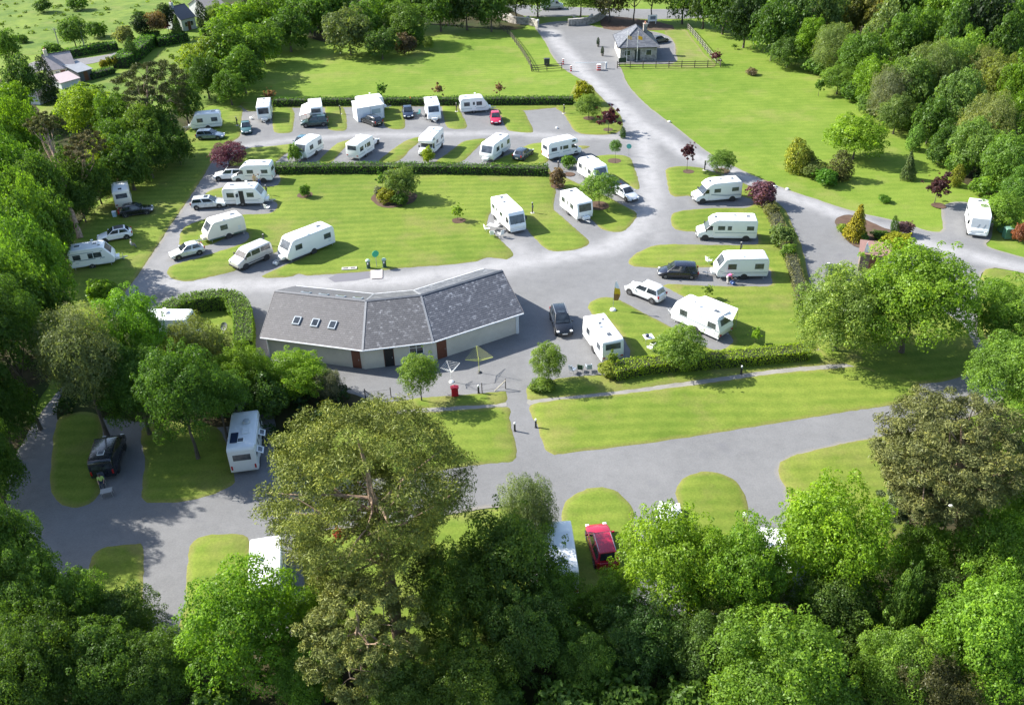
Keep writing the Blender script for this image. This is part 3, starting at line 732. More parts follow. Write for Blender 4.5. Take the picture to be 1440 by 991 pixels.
# ------------------------------------------------------------------ walls, gates and fences
def stone_wall(label, pts, h, t=.45):
    P = [at(*p) for p in pts]; o = P[0]; root = thing('stone_wall', label, 'wall', o)
    P = smooth_open([p - o for p in P], 1.2)
    m1, m2 = MB(), MB()
    for a, b in zip(P[:-1], P[1:]):
        u = (b - a).normalized(); w = Vector((-u.y, u.x, 0)) * t / 2; e = u * .01
        m1.plan([(a - w - e).to_2d(), (b - w + e).to_2d(), (b + w + e).to_2d(), (a + w - e).to_2d()], 0, h)
        w2 = w * 1.2; m2.plan([(a - w2).to_2d(), (b - w2).to_2d(), (b + w2).to_2d(), (a + w2).to_2d()], h + .001, h + .12)
    m1.build('wall', stone_mat(), root); m2.build('coping', CONC, root)
def smooth_open(P, step):
    out = []
    for i in range(len(P) - 1):
        p0 = P[max(0, i - 1)]; p1 = P[i]; p2 = P[i + 1]; p3 = P[min(len(P) - 1, i + 2)]
        k = max(1, int((p2 - p1).length / step))
        for j in range(k):
            t = j / k
            out.append(.5 * ((2 * p1) + (p2 - p0) * t + (2 * p0 - 5 * p1 + 4 * p2 - p3) * t * t + (3 * p1 - p0 - 3 * p2 + p3) * t ** 3))
    out.append(P[-1]); return out
stone_wall('curved stone wall on the left of the entrance gateway', [(702, 24), (712, 30), (727, 34), (744, 35), (757, 39)], 1.4)
stone_wall('curved stone wall on the right of the entrance gateway', [(799, 37), (815, 36), (834, 33), (846, 27), (851, 22)], 1.4)
stone_wall('low tree ring wall inside the left gateway curve', [(717, 24), (724, 29), (737, 30), (744, 27)], .6, .35)
stone_wall('low tree ring wall inside the right gateway curve', [(806, 28), (815, 31), (828, 29), (833, 24)], .6, .35)

def rail_fence(label, pts, h=1.25, rails=3, gap=2.4, m=DTIMB, pr=.065, rt=.11):
    P = [at(*p) for p in pts]; o = P[0]; root = thing('post_and_rail_fence', label, 'fence', o)
    P = smooth_open([p - o for p in P], .5)
    # resample
    d = [0]
    for a, b in zip(P[:-1], P[1:]): d.append(d[-1] + (b - a).length)
    n = max(1, round(d[-1] / gap)); Q = []
    for k in range(n + 1):
        s = d[-1] * k / n; i = max(0, min(len(P) - 2, next((j for j in range(len(d) - 1) if d[j + 1] >= s - 1e-6), len(P) - 2)))
        t = (s - d[i]) / max(1e-6, d[i + 1] - d[i]); Q.append(P[i].lerp(P[i + 1], t))
    pm = MB(); pm.box(0, 0, h / 2 + .04, pr * 2, pr * 2, h + .08); pme = pm.mesh('post', m, bevel=.015, seg=1)
    for q in Q: put('post', pme, root, q, (0, 0, random.uniform(-.1, .1)))
    for a, b in zip(Q[:-1], Q[1:]):
        L = (b - a).length; ang = math.atan2(b.y - a.y, b.x - a.x)
        for r in range(rails):
            z = h * (.28 + .62 * r / max(1, rails - 1))
            rm = MB(); rm.box(L / 2, -pr - .022, z, L + .02 * (r % 2), min(.04, rt), rt); rm.build('rail', m, root, a, (0, 0, ang))
    return root
rail_fence('timber rail fence curving down to the entrance barrier', [(703, 41), (715, 49), (724, 60), (734, 74), (745, 92.5), (747.5, 100)])
rail_fence('short timber rail fence left of the entrance barrier', [(748, 101), (790, 98)])
rail_fence('long dark rail fence in front of the stone lodge', [(868, 96.5), (901, 96), (950, 95.5), (1013, 94.5)])
rail_fence('weathered rail fence slanting up beside the lodge lawn', [(1013, 94), (1000, 82), (984, 62), (967, 42)], rails=3, m=plain('silvered_timber', (.20, .185, .165), .85, dirt=.3, scale=4))
rail_fence('thin post and wire fence left of the round tree', [(514.5, 562), (532, 560), (550, 558)], 1.0, 2, 3, pr=.04, rt=.014)
rail_fence('thin post and wire fence right of the red cabinet', [(678, 552.5), (694, 550), (711, 546.5)], 1.05, 2, 3, pr=.04, rt=.014)
# ------------------------------------------------------------------ vegetation
def leaf_mat(name='leaves', trans=.48):
    m, n, l, b = mat(name)
    oi = n.new('ShaderNodeObjectInfo')
    t = attr(n, 'tone')
    k = mth(n, l, 'ADD', mth(n, l, 'MULTIPLY', t, .85), .52)
    c = mix(n, l, 1.0, oi.outputs['Color'], k, 'MULTIPLY')
    warm = mix(n, l, 1.0, c, rgb(1.28, 1.08, .62), 'MULTIPLY')
    c = mix(n, l, ramp(n, l, t, [(.55, (0, 0, 0)), (.95, (.8, .8, .8))]), c, warm)
    d = n.new('ShaderNodeBsdfDiffuse'); l.new(c, d.inputs[0])
    tr = n.new('ShaderNodeBsdfTranslucent')
    l.new(mix(n, l, 1.0, c, rgb(1.25, 1.30, .55), 'MULTIPLY'), tr.inputs[0])
    g = n.new('ShaderNodeBsdfGlossy'); g.inputs['Roughness'].default_value = .45; g.inputs[0].default_value = rgb(.9, .95, .9)
    m1 = n.new('ShaderNodeMixShader'); m1.inputs[0].default_value = trans; l.new(d.outputs[0], m1.inputs[1]); l.new(tr.outputs[0], m1.inputs[2])
    m2 = n.new('ShaderNodeMixShader'); m2.inputs[0].default_value = .012; l.new(m1.outputs[0], m2.inputs[1]); l.new(g.outputs[0], m2.inputs[2])
    l.new(m2.outputs[0], n['Material Output'].inputs[0]); n.remove(b)
    return m
LEAF = leaf_mat()
NEEDLE = leaf_mat('needles', .12)
def bark_mat(name, a, b_):
    m, n, l, b = mat(name); P = objco(n)
    f = noise(n, l, 3.0, 5, .7, P)
    l.new(ramp(n, l, f, [(.35, a), (.65, b_)]), b.inputs['Base Color']); b.inputs['Roughness'].default_value = .9
    bump(n, l, f, b, .6, .04)
    return m
BARK = bark_mat('grey_brown_bark', (.060, .048, .036), (.14, .115, .09))
PINEB = bark_mat('orange_pine_bark', (.17, .105, .07), (.40, .29, .20))
def leaf_mesh(name, C, N, size, seed, flat=1.0, up=.35, out=.6, rnd_=.55, droop=0.0, slim=.5, material=None, shell=(.72, 1.05), under=.35):
    """C: (k,4) clump centres and radii. N leaves spread over the clumps, each a small folded leaf-shaped quad."""
    rs = np.random.RandomState(seed)
    C = np.asarray(C, float); w = C[:, 3] ** 2; w /= w.sum()
    idx = rs.choice(len(C), N, p=w)
    d = rs.normal(size=(N, 3)); d /= np.linalg.norm(d, axis=1)[:, None]
    low = (d[:, 2] < -.25) & (rs.rand(N) > under); d[low, 2] *= -1
    r = C[idx, 3] * rs.uniform(shell[0], shell[1], N)
    off = d * r[:, None]; off[:, 2] *= flat
    p = C[idx, :3] + off
    if droop: p[:, 2] -= droop * rs.rand(N) ** 2 * (1 + d[:, 2] * 0)
    ctr = C[:, :3].mean(0)
    o = p - ctr; o /= np.maximum(1e-6, np.linalg.norm(o, axis=1))[:, None]
    nr = d * out + o * .35 + np.array([0, 0, up]) + rs.normal(size=(N, 3)) * rnd_
    nr /= np.maximum(1e-6, np.linalg.norm(nr, axis=1))[:, None]
    t = rs.normal(size=(N, 3));
    if droop: t[:, 2] -= 1.6
    t -= nr * (t * nr).sum(1)[:, None]; t /= np.maximum(1e-6, np.linalg.norm(t, axis=1))[:, None]
    s = size * rs.uniform(.45, 1.65, N)
    b = np.cross(nr, t)
    V = np.empty((N, 4, 3))
    V[:, 0] = p - t * s[:, None]
    V[:, 1] = p + b * (s * slim)[:, None] + nr * (s * .16)[:, None]
    V[:, 2] = p + t * s[:, None]
    V[:, 3] = p - b * (s * slim)[:, None] + nr * (s * .16)[:, None]
    ct = rs.rand(len(C))
    tone = np.clip(.42 * ct[idx] + .58 * rs.rand(N), 0, 1)
    me = bpy.data.meshes.new(name)
    me.vertices.add(N * 4); me.vertices.foreach_set('co', V.reshape(-1).astype(np.float32))
    me.loops.add(N * 4); me.loops.foreach_set('vertex_index', np.arange(N * 4, dtype=np.int32))
    me.polygons.add(N); me.polygons.foreach_set('loop_start', np.arange(0, N * 4, 4, dtype=np.int32))
    me.update(calc_edges=True)
    a = me.attributes.new('tone', 'FLOAT', 'POINT'); a.data.foreach_set('value', np.repeat(tone, 4).astype(np.float32))
    me.materials.append(material or LEAF)
    me.validate()
    return me
def clumps_round(n, seed, r=(.20, .36), lump=.22, low=-.55, top=1.0, sx=1.0, fill=.25):
    rs = np.random.RandomState(seed); C = []
    ph = rs.rand() * 6
    for i in range(n):
        z = low + (top - low) * ((i + .5) / n); z = z / max(1, abs(top))
        a = i * 2.39996 + ph; q = math.sqrt(max(0, 1 - z * z))
        rad = rs.uniform(*r)
        k = (1 - rad * .8) * (1 + rs.uniform(-lump, lump * .45))
        if rs.rand() < fill: k *= rs.uniform(.35, .75)
        C.append((math.cos(a) * q * k * sx, math.sin(a) * q * k * sx, z * k, rad))
        if rs.rand() < .28 and z > -.2:      # shoots standing out of the outline
            u = rs.uniform(.98, 1.14); C.append((math.cos(a) * q * u, math.sin(a) * q * u, z * u, rs.uniform(.05, .10)))
    return C
def clumps_cone(n, seed, base=.8, r=(.12, .2), power=1.0):
    rs = np.random.RandomState(seed); C = []
    for i in range(n):
        h = (i + .5) / n; a = i * 2.39996
        q = base * (1 - h) ** power * rs.uniform(.75, 1.0); rad = rs.uniform(*r) * (1.15 - .7 * h)
        C.append((math.cos(a) * q, math.sin(a) * q, -1 + 2 * h, rad))
    return C
def clumps_column(n, seed, r=(.25, .4)):
    rs = np.random.RandomState(seed); C = []
    for i in range(n):
        h = (i + .5) / n; a = i * 2.39996; q = .62 * math.sin(PI * min(1, .18 + h * .80)) ** .7
        C.append((math.cos(a) * q, math.sin(a) * q, -.95 + 1.8 * h, rs.uniform(*r) * (1.05 - .45 * h)))
    return C
def clumps_tiers(n, seed):      # flat-topped pine: plates at branch ends
    rs = np.random.RandomState(seed); C = []
    for i in range(n):
        a = i * 2.39996; z = rs.uniform(-.45, .95); q = math.sqrt(max(.02, 1 - max(0, z) ** 2)) * (.35 + .6 * rs.rand())
        for k in range(3):
            C.append((math.cos(a) * q + rs.uniform(-.13, .13), math.sin(a) * q + rs.uniform(-.13, .13), z + rs.uniform(-.05, .07), rs.uniform(.13, .24)))
    return C
CR = {}
CR['near'] = [leaf_mesh('crown', clumps_round(120, 10 + k, (.12, .28), .34), 44000, .0185, 40 + k, slim=.55) for k in range(3)]
CR['mid'] = [leaf_mesh('crown', clumps_round(75, 20 + k, (.14, .32), .34, low=-.7), 17000, .030, 50 + k, slim=.55) for k in range(4)]
CR['far'] = [leaf_mesh('crown', clumps_round(46, 30 + k, (.18, .36), .32, low=-.8), 8000, .043, 60 + k, slim=.55) for k in range(3)]
CR['willow'] = [leaf_mesh('crown', clumps_round(70, 41 + k, (.18, .32), .32, low=-.6), 34000, .026, 70 + k, droop=.22, slim=.27) for k in range(2)]
CR['bush'] = [leaf_mesh('crown', clumps_round(26, 51 + k, (.26, .42), .25, low=-.75), 3200, .075, 80 + k, slim=.55) for k in range(4)]
CR['ball'] = [leaf_mesh('crown', clumps_round(46, 61 + k, (.20, .34), .15, low=-.85), 16000, .031, 90 + k, slim=.42) for k in range(2)]
CR['open'] = [leaf_mesh('crown', clumps_round(30, 65 + k, (.14, .26), .45, low=-.8, fill=.45), 1500, .085, 95 + k, slim=.5, shell=(.3, 1.05)) for k in range(3)]
CR['cone'] = [leaf_mesh('crown', clumps_cone(70, 71 + k, .72, (.20, .30)), 6500, .052, 100 + k, slim=.4, material=NEEDLE) for k in range(2)]
CR['column'] = [leaf_mesh('crown', clumps_column(40, 81 + k), 5200, .055, 110 + k, slim=.35, material=NEEDLE) for k in range(2)]
CR['pine'] = [leaf_mesh('crown', clumps_tiers(24, 91 + k), 13000, .030, 120 + k, flat=.55, slim=.28, material=NEEDLE, rnd_=.8) for k in range(2)]
def trunk_mesh(seed, limbs=6, r=.045, top=.55, material=None, lean=.08):
    rs = random.Random(seed); m = MB()
    path = [Vector((0, 0, -.01))]; 
    for k in range(1, 7): path.append(Vector((rs.uniform(-lean, lean) * k / 6, rs.uniform(-lean, lean) * k / 6, k / 6 * 1.12)))
    m.tube(path, [r * (1.45 if i == 0 else 1) * (1 - i / 8.5) for i in range(7)], 8)
    for k in range(limbs):
        z = rs.uniform(top - .1, .98); a = k * 2.4 + rs.random(); p = path[int(z * 5.2)].lerp(path[int(z * 5.2) + 1], .5)
        L = rs.uniform(.25, .45); d = Vector((math.cos(a), math.sin(a), rs.uniform(.35, .9)))
        m.tube([p, p + d * L * .5, p + d * L + Vector((0, 0, .05))], [r * .42, r * .3, r * .12], 6)
    return m.mesh('trunk', material or BARK, smooth=60)
TR = [trunk_mesh(k) for k in range(4)]
TRP = [trunk_mesh(9 + k, 9, .05, .6, PINEB, .10) for k in range(2)]
TRS = [trunk_mesh(20 + k, 3, .03, .7, BARK, .03) for k in range(2)]
NAMES = {'near': 'broadleaf_tree', 'mid': 'broadleaf_tree', 'far': 'broadleaf_tree', 'willow': 'willow_tree', 'bush': 'bush', 'ball': 'round_tree', 'open': 'sapling', 'cone': 'conifer', 'column': 'conifer', 'pine': 'pine_tree'}
CATS = {'bush': 'bush', 'open': 'sapling'}
_tk = [0]
def leafcol(c, v=1.0):
    g = c[1] > c[0] * 1.15
    return min(.6, c[0] * v * (1.78 if g else 1.25)), min(.6, c[1] * v * (1.62 if g else 1.3)), c[2] * v * (1.25 if g else 1.3)
def tree(kind, px, py, r, H, col, label, group=None, squash=None, name=None, cat=None, low=0):
    """crown centre seen at photo (px,py), crown radius r photo pixels, tree height H metres"""
    _tk[0] += 1; k = _tk[0]; rs = random.Random(k * 13)
    if group == W1 and kind in ('near', 'mid', 'far') and 0 < px < 120 and py < 460: H *= 1.25
    zc = H * .58
    for _ in range(4):
        p = at(px, py, zc); R = r * mpp(p)
        if kind in ('bush',): rz = H * .55; zc = H * .5
        elif kind in ('cone', 'column'): rz = H * .5; zc = H * .5 + .1
        elif kind in ('ball', 'open'): rz = min(R * 1.08, H * .42); zc = H - rz
        elif kind == 'pine': rz = min(R * .62, H * .36); zc = H - rz * .9
        else:
            rz = min(max(R * 1.1, H * .38), H * .5)
            if group: rz = H * .5
            if low: rz = H * (1 - low) / 2
            zc = H - rz
        if squash: rz = squash * R; zc = max(rz * .8, H - rz)
    t = thing(name or NAMES[kind], label, cat or CATS.get(kind, 'tree'), (p.x, p.y, 0.0), 0, group)
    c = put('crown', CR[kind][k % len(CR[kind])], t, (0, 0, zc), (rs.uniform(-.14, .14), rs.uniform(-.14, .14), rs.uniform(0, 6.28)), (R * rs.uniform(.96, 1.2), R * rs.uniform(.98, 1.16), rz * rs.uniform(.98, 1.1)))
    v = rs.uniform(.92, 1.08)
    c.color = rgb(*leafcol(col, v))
    tm = TRP if kind == 'pine' else (TRS if kind in ('open', 'ball') else TR)
    th = zc + (rz * .25 if kind != 'bush' else 0)
    rr = max(.5, min(R * (1.0 if kind not in ('bush',) else .6), th * .8, 5))
    put('trunk', tm[k % len(tm)], t, (0, 0, 0), (0, 0, rs.uniform(0, 6.28)), (rr, rr, th))
    return t
# leaf colours (reflectance)
BR = (.085, .165, .018)     # bright spring green
YG = (.125, .185, .018)     # yellow green
MG = (.055, .115, .020)     # middle green
DG = (.042, .090, .019)     # dark green; for wood trees, shade worked into the leaf colour
GY = (.092, .140, .055)     # grey green
OL = (.085, .100, .030)     # olive
PN = (.085, .100, .028)     # pine
PNB = (.105, .095, .040)    # brownish pine
DC = (.016, .034, .014)     # dark conifer
GO = (.190, .170, .014)     # golden
PU = (.060, .018, .028)     # purple leaf
PK = (.150, .055, .085)     # pinkish purple
BN = (.120, .075, .035)     # brown
W1, W2, W3, W4 = 'trees of the left-hand wood', 'trees of the right-hand wood', 'trees along the lower edge', 'trees along the top of the meadow'
def quads_mesh(name, p, nr, size, seed, slim, material, tone=None):
    rs = np.random.RandomState(seed); N = len(p)
    nr = nr / np.maximum(1e-6, np.linalg.norm(nr, axis=1))[:, None]
    t = rs.normal(size=(N, 3)); t -= nr * (t * nr).sum(1)[:, None]; t /= np.maximum(1e-6, np.linalg.norm(t, axis=1))[:, None]
    b = np.cross(nr, t); s = size * rs.uniform(.6, 1.4, N)
    V = np.empty((N, 4, 3)); V[:, 0] = p - t * s[:, None]; V[:, 2] = p + t * s[:, None]
    V[:, 1] = p + b * (s * slim)[:, None] + nr * (s * .16)[:, None]; V[:, 3] = p - b * (s * slim)[:, None] + nr * (s * .16)[:, None]
    me = bpy.data.meshes.new(name)
    me.vertices.add(N * 4); me.vertices.foreach_set('co', V.reshape(-1).astype(np.float32))
    me.loops.add(N * 4); me.loops.foreach_set('vertex_index', np.arange(N * 4, dtype=np.int32))
    me.polygons.add(N); me.polygons.foreach_set('loop_start', np.arange(0, N * 4, 4, dtype=np.int32)); me.update(calc_edges=True)
    a = me.attributes.new('tone', 'FLOAT', 'POINT'); tn = rs.rand(N) if tone is None else tone
    a.data.foreach_set('value', np.repeat(tn, 4).astype(np.float32)); me.materials.append(material); me.validate()
    return me
def hedge(label, pts, w, h, col, size=.10, dens=45, ztop=False, rough=.10, cat='hedge'):
    P = [at(x, y, h if ztop else 0) for x, y in pts]; P = [Vector((p.x, p.y, 0)) for p in P]
    o = P[0].copy(); root = thing('hedge', label, cat, o)
    P = smooth_open([p - o for p in P], 1.0); rs = np.random.RandomState(len(pts) * 7 + int(w * 10))
    core = MB(); ps = []; ns = []
    for a, b in zip(P[:-1], P[1:]):
        u = (b - a).normalized(); n = Vector((-u.y, u.x, 0)); L = (b - a).length
        core.plan([(a - n * (w / 2 - .12)).to_2d(), (b - n * (w / 2 - .12)).to_2d(), (b + n * (w / 2 - .12)).to_2d(), (a + n * (w / 2 - .12)).to_2d()], .02, h - .14)
        k = int(L * (w + 2 * h) * dens)
        q = rs.rand(k) * (w + 2 * h); s = rs.rand(k) * L
        wob = rough * np.sin(s * 1.3 + a.x) + rs.normal(size=k) * rough * .8
        for i in range(k):
            base = a + u * s[i]
            if q[i] < h: ps.append(base - n * (w / 2 + wob[i] * .6) + Vector((0, 0, q[i]))); ns.append(-n + Vector((0, 0, .3)))
            elif q[i] < h + w: ps.append(base + n * (q[i] - h - w / 2) + Vector((0, 0, h + wob[i]))); ns.append(Vector((0, 0, 1)))
            else: ps.append(base + n * (w / 2 + wob[i] * .6) + Vector((0, 0, q[i] - h - w))); ns.append(n + Vector((0, 0, .3)))
    for e, sg in ((P[0], -1), (P[-1], 1)):
        u = (P[1] - P[0] if sg < 0 else P[-1] - P[-2]).normalized() * sg; n = Vector((-u.y, u.x, 0))
        for i in range(int(w * h * dens)):
            ps.append(e + u * rs.normal() * .08 + n * rs.uniform(-w / 2, w / 2) + Vector((0, 0, rs.uniform(0, h)))); ns.append(u + Vector((0, 0, .3)))
    ps = np.array([tuple(p) for p in ps]); ns = np.array([tuple(p) for p in ns]) + rs.normal(size=(len(ps), 3)) * .5
    f = put('foliage', quads_mesh('foliage', ps, ns, size, 5, .55, LEAF), root); f.color = rgb(*(x * 1.7 for x in col))
    core.build('stems', plain('hedge_stems', (.022, .026, .012), .95, dirt=.3), root)  # solid dark box painting the unlit inside of the hedge, no single stems
    return root
def undergrowth(pts, n, col, seed, size=.17, zr=(.1, .8), rad=(.5, 1.1), leaves=60):
    w = [at(x, y) for x, y in pts]; R = np.array([(p.x, p.y) for p in w]); rs = np.random.RandomState(seed)
    lo, hi = R.min(0), R.max(0); hi = np.minimum(hi, [150, 260]); lo = np.maximum(lo, [-150, 22])
    G = rs.uniform(lo, hi, (n * 5, 2)); G = G[inside(G, R)][:n]
    C = [(x, y, rs.uniform(*zr), rs.uniform(*rad)) for x, y in G]
    me = leaf_mesh('undergrowth', C, len(C) * leaves, size, seed, slim=.5)
    o = put('undergrowth', me); o['kind'] = 'stuff'; o.color = rgb(*col); return o

def hero_pine(label, base_px, top, r, H, seed, col, n=390, N=115000, size=.100, limbs=34, zlow=-1.4, dome=.74, tr=.024, gaps=()):
    """large pine: top = photo point of the crown centre, r crown radius in photo pixels"""
    zc = H * .70; p = at(top[0], top[1], zc); R = r * mpp(p)
    b = at(*base_px) if base_px else Vector((p.x, p.y, 0))
    root = thing('pine_tree', label, 'tree', b)
    c = p - b; rs = random.Random(seed); rn = np.random.RandomState(seed)
    C = []
    for i in range(n):
        z = zlow + (1 - zlow) * (i + .5) / n; a = i * 2.39996; q = math.sqrt(max(.0, 1 - max(z, 0) ** 2)) * (1 if z > 0 else 1 - .30 * abs(z))
        k = rs.uniform(.70, 1.0) if rs.random() < .8 else rs.uniform(.3, .6)
        v = Vector((math.cos(a) * q * k * R, math.sin(a) * q * k * R, z * k * R * dome))
        if any((v.x - gx) ** 2 + (v.y - gy) ** 2 + (v.z - gz) ** 2 < gr * gr for gx, gy, gz, gr in gaps): continue
        C.append((c.x + v.x, c.y + v.y, c.z + v.z, R * rs.uniform(.085, .165)))
    me = leaf_mesh('crown', C, N, size, seed, flat=.62, slim=.24, material=NEEDLE, rnd_=.85, shell=(.35, 1.05), under=.5)
    f = put('crown', me, root); f.color = rgb(*(x * 1.5 for x in col))
    m = MB(); tp = Vector((c.x, c.y, c.z + R * dome * .75))
    path = [Vector((0, 0, -.05))] + [Vector((0, 0, 0)).lerp(tp, t) + Vector((rs.uniform(-.25, .25), rs.uniform(-.25, .25), 0)) * (1 if t < 1 else 0) for t in (.12, .25, .4, .55, .7, .85, 1)]
    r0 = tr * H
    m.tube(path, [r0 * 1.5, r0 * 1.05, r0 * .95, r0 * .85, r0 * .75, r0 * .55, r0 * .35, r0 * .15], 10)
    m.build('trunk', PINEB, root, smooth=60)
    for k in range(limbs):
        ci = C[rs.randrange(len(C))]
        for _ in range(3):
            if ci[1] > c.y and k % 3: ci = C[rs.randrange(len(C))]
        e = Vector(ci[:3]); t = rs.uniform(.42, .80); i = int(t * 7)
        s = path[i].lerp(path[min(7, i + 1)], t * 7 - i); mid = s.lerp(e, .5) + Vector((rs.uniform(-.6, .6), rs.uniform(-.6, .6), rs.uniform(-.9, .2)))
        q1 = s.lerp(mid, .5) + Vector((rs.uniform(-.3, .3), rs.uniform(-.3, .3), rs.uniform(-.2, .3))); q2 = mid.lerp(e, .5) + Vector((rs.uniform(-.4, .4), rs.uniform(-.4, .4), rs.uniform(.0, .4)))
        rr = r0 * rs.uniform(.20, .36)
        lm = MB(); lm.tube([s, q1, mid, q2, e], [rr, rr * .85, rr * .65, rr * .45, rr * .2], 6)
        for _ in range(2):
            e2 = Vector(C[rs.randrange(len(C))][:3])
            if (e2 - mid).length < R * .6: lm.tube([mid, mid.lerp(e2, .5) + Vector((0, 0, rs.uniform(-.2, .4))), e2], [rr * .5, rr * .35, rr * .12], 5)
        lm.build('limb', PINEB, root, smooth=60)
    return root

# hero pines
hero_pine('huge rounded pine with twisted orange limbs in the middle foreground', (566, 905), (512, 680), 150, 16.5, 5, (.108, .128, .028), gaps=[(.5, -3.3, 2.0, 1.7), (-2.6, -3.7, 1.2, 1.3), (.6, -1.6, .8, 1.3)])
hero_pine('tall brownish pine with bare orange limbs at the right edge of the lower lane', (1356, 815), (1338, 632), 104, 16.0, 8, (.090, .099, .034), n=300, N=85000, zlow=-1.5)
hero_pine('low grey-green pine sprouting left of the brownish pine', (1300, 830), (1288, 705), 48, 9.0, 31, (.070, .095, .042), n=110, N=24000, limbs=10, dome=1.0, zlow=-1.3, tr=.018)
hero_pine('lower bushy olive pine in front of the huge pine', (520, 985), (505, 888), 92, 9.5, 12, (.110, .125, .035), n=130, N=40000, dome=.8, limbs=12)
hero_pine('leaning flat-topped pine with a long bare trunk in the left-hand wood', (113, 335), (63, 178), 27, 15.0, 15, (.085, .090, .030), n=60, N=14000, size=.13, limbs=9, zlow=-.4, tr=.018)
hero_pine('dark flat-topped pine rising behind the leftmost top-row caravan', (205, 232), (214, 122), 52, 14.0, 18, (.042, .052, .018), n=90, N=22000, size=.14, limbs=12, zlow=-1.0, tr=.018)
hero_pine('brown-tinged sparse pine leaning right in the left-hand wood', (118, 300), (122, 208), 30, 13.0, 22, (.085, .080, .035), n=60, N=12000, size=.13, limbs=9, zlow=-.4, tr=.018)

T = tree
# --- camp trees, shrubs and saplings
T('ball', 589, 523, 29, 5.2, (.095, .165, .035), 'round-headed tree on a thin stem in front of the washroom building')
T('ball', 771, 508, 26, 4.2, (.090, .150, .035), 'round bushy tree beside grey camping chairs')
T('ball', 958, 488, 34, 4.6, (.095, .170, .035), 'round bushy tree standing in the yellow-green hedge')
T('ball', 843, 263, 25, 4.6, (.080, .150, .035), 'round green tree in a mulch ring between two caravans')
T('mid', 563, 256, 23, 4.8, (.085, .140, .045), 'green tree with a pale stem in the lawn shrub bed')
T('ball', 320, 218, 25, 4.4, (.120, .040, .075), 'purple-pink leaved tree at the bend of the left lane', name='ornamental_tree', cat='tree')
T('bush', 414, 216, 10, 2.6, (.075, .14, .03), 'green bush at the nose of a diagonal-row caravan')
T('bush', 602, 219, 10, 2.4, (.155, .215, .022), 'yellow-green bush in front of the tall motorhome')
T('bush', 429, 269, 8, 1.7, (.06, .13, .02), 'small round shrub in a mulch ring near the open-door caravan')
T('open', 643, 297, 10, 2.3, (.13, .22, .03), 'young lime-green sapling in a mulch ring on the central lawn')
T('bush', 784, 250, 12, 2.8, (.14, .095, .06), 'brown-leaved shrub behind a caravan')
T('ball', 866, 206, 9, 3.6, (.06, .13, .03), 'lollipop sapling on a pale stem near the road junction')
T('open', 968, 214, 13, 4.2, PU, 'red-leaved sapling on a thin stem by the avenue')
T('ball', 1015, 227, 20, 3.6, (.075, .14, .035), 'green tree behind the streamlined motorhome')
T('bush', 1072, 272, 19, 3.2, (.120, .055, .080), 'purple bush above the roadside beside the streamlined motorhome', name='bush', cat='bush')
T('bush', 820, 131, 14, 3.6, (.13, .15, .012), 'dark golden conifer clump at the end of the top hedge')
T('ball', 828, 149, 19, 3.8, (.085, .145, .035), 'pale green round tree beside the empty pitch')
T('open', 856, 165, 17, 4.4, PU, 'dark purple-leaved tree beside the avenue', name='ornamental_tree', cat='tree')
T('bush', 800, 228, 9, 1.8, (.07, .15, .025), 'low green bush in front of the coachbuilt motorhome')
T('column', 876, 186, 5, 1.8, DG, 'small dark conifer by the junction')
T('open', 380, 133, 9, 2.8, (.16, .09, .05), 'bronze sapling behind the end-on caravan in the top hedge')
T('open', 536, 126, 9, 3.0, (.06, .13, .03), 'green sapling in the top hedge behind the tall awning')
T('open', 617, 126, 8, 2.8, (.17, .11, .07), 'bronze sapling in the top hedge above the end-on caravan by the blue car')
T('open', 702, 124, 8, 2.8, (.16, .09, .06), 'bronze sapling in the top hedge above the red car')
T('bush', 544, 276, 13, 1.9, (.19, .19, .02), 'golden shrub in the lawn bed')
T('bush', 533, 270, 7, 1.5, (.16, .17, .12), 'silvery shrub at the left of the lawn bed')
T('bush', 562, 281, 11, 1.6, DG, 'low dark shrub at the front of the lawn bed')
T('open', 556, 248, 9, 3.2, (.19, .15, .03), 'orange-yellow sapling at the back of the lawn bed')
T('open', 537, 253, 10, 2.8, (.06, .13, .03), 'dark green sapling at the back left of the lawn bed')
T('bush', 1085, 297, 10, 1.6, (.10, .12, .05), 'straggly shrub below the purple roadside bush')
T('bush', 1101, 332, 16, 2.4, (.08, .13, .045), 'grey-green shrub on the strip behind the right-hand pitches')
T('bush', 1109, 354, 11, 1.9, (.08, .15, .03), 'round shrub at the head of the gravel strip')
T('bush', 1128, 418, 9, 1.2, (.10, .18, .02), 'small lime shrub at the foot of the gravel strip')
T('open', 996, 408, 9, 1.8, (.12, .19, .04), 'spindly sapling beside the caravan with the pink-clad person')
T('open', 1063, 470, 9, 1.8, (.12, .22, .02), 'lime sapling at the tail of the canopy caravan')
T('bush', 763, 541, 20, .9, (.075, .13, .03), 'low mixed shrubs under the round bushy tree')
T('bush', 858, 519, 18, 1.2, (.155, .20, .04), 'yellow variegated shrub at the left end of the hedge')
T('open', 861, 503, 9, 2.4, (.11, .17, .03), 'sapling before the dark window of the hedge-side caravan')
T('cone', 1206, 313, 20, 4.2, (.190, .165, .014), 'golden cone-shaped conifer in the car-park bed')
T('column', 1259, 317, 7, 2.6, DG, 'narrow dark column conifer in the car-park bed')
T('bush', 1274, 322, 12, 1.7, (.16, .09, .10), 'pinkish shrub behind the column conifer')
T('bush', 1240, 331, 14, 1.0, DG, 'low dark spreading shrub in the car-park bed')
T('bush', 1212, 333, 9, 1.2, (.05, .12, .03), 'round green shrub at the foot of the golden conifer')
T('bush', 1186, 322, 11, 1.1, (.11, .17, .03), 'low green shrub at the left tip of the car-park bed')
T('bush', 1262, 339, 20, 1.6, (.17, .20, .02), 'yellow shrub beside the hut roof')
T('near', 1286, 422, 78, 11.5, (.092, .170, .022), 'large dark-hearted maple beside the car park')
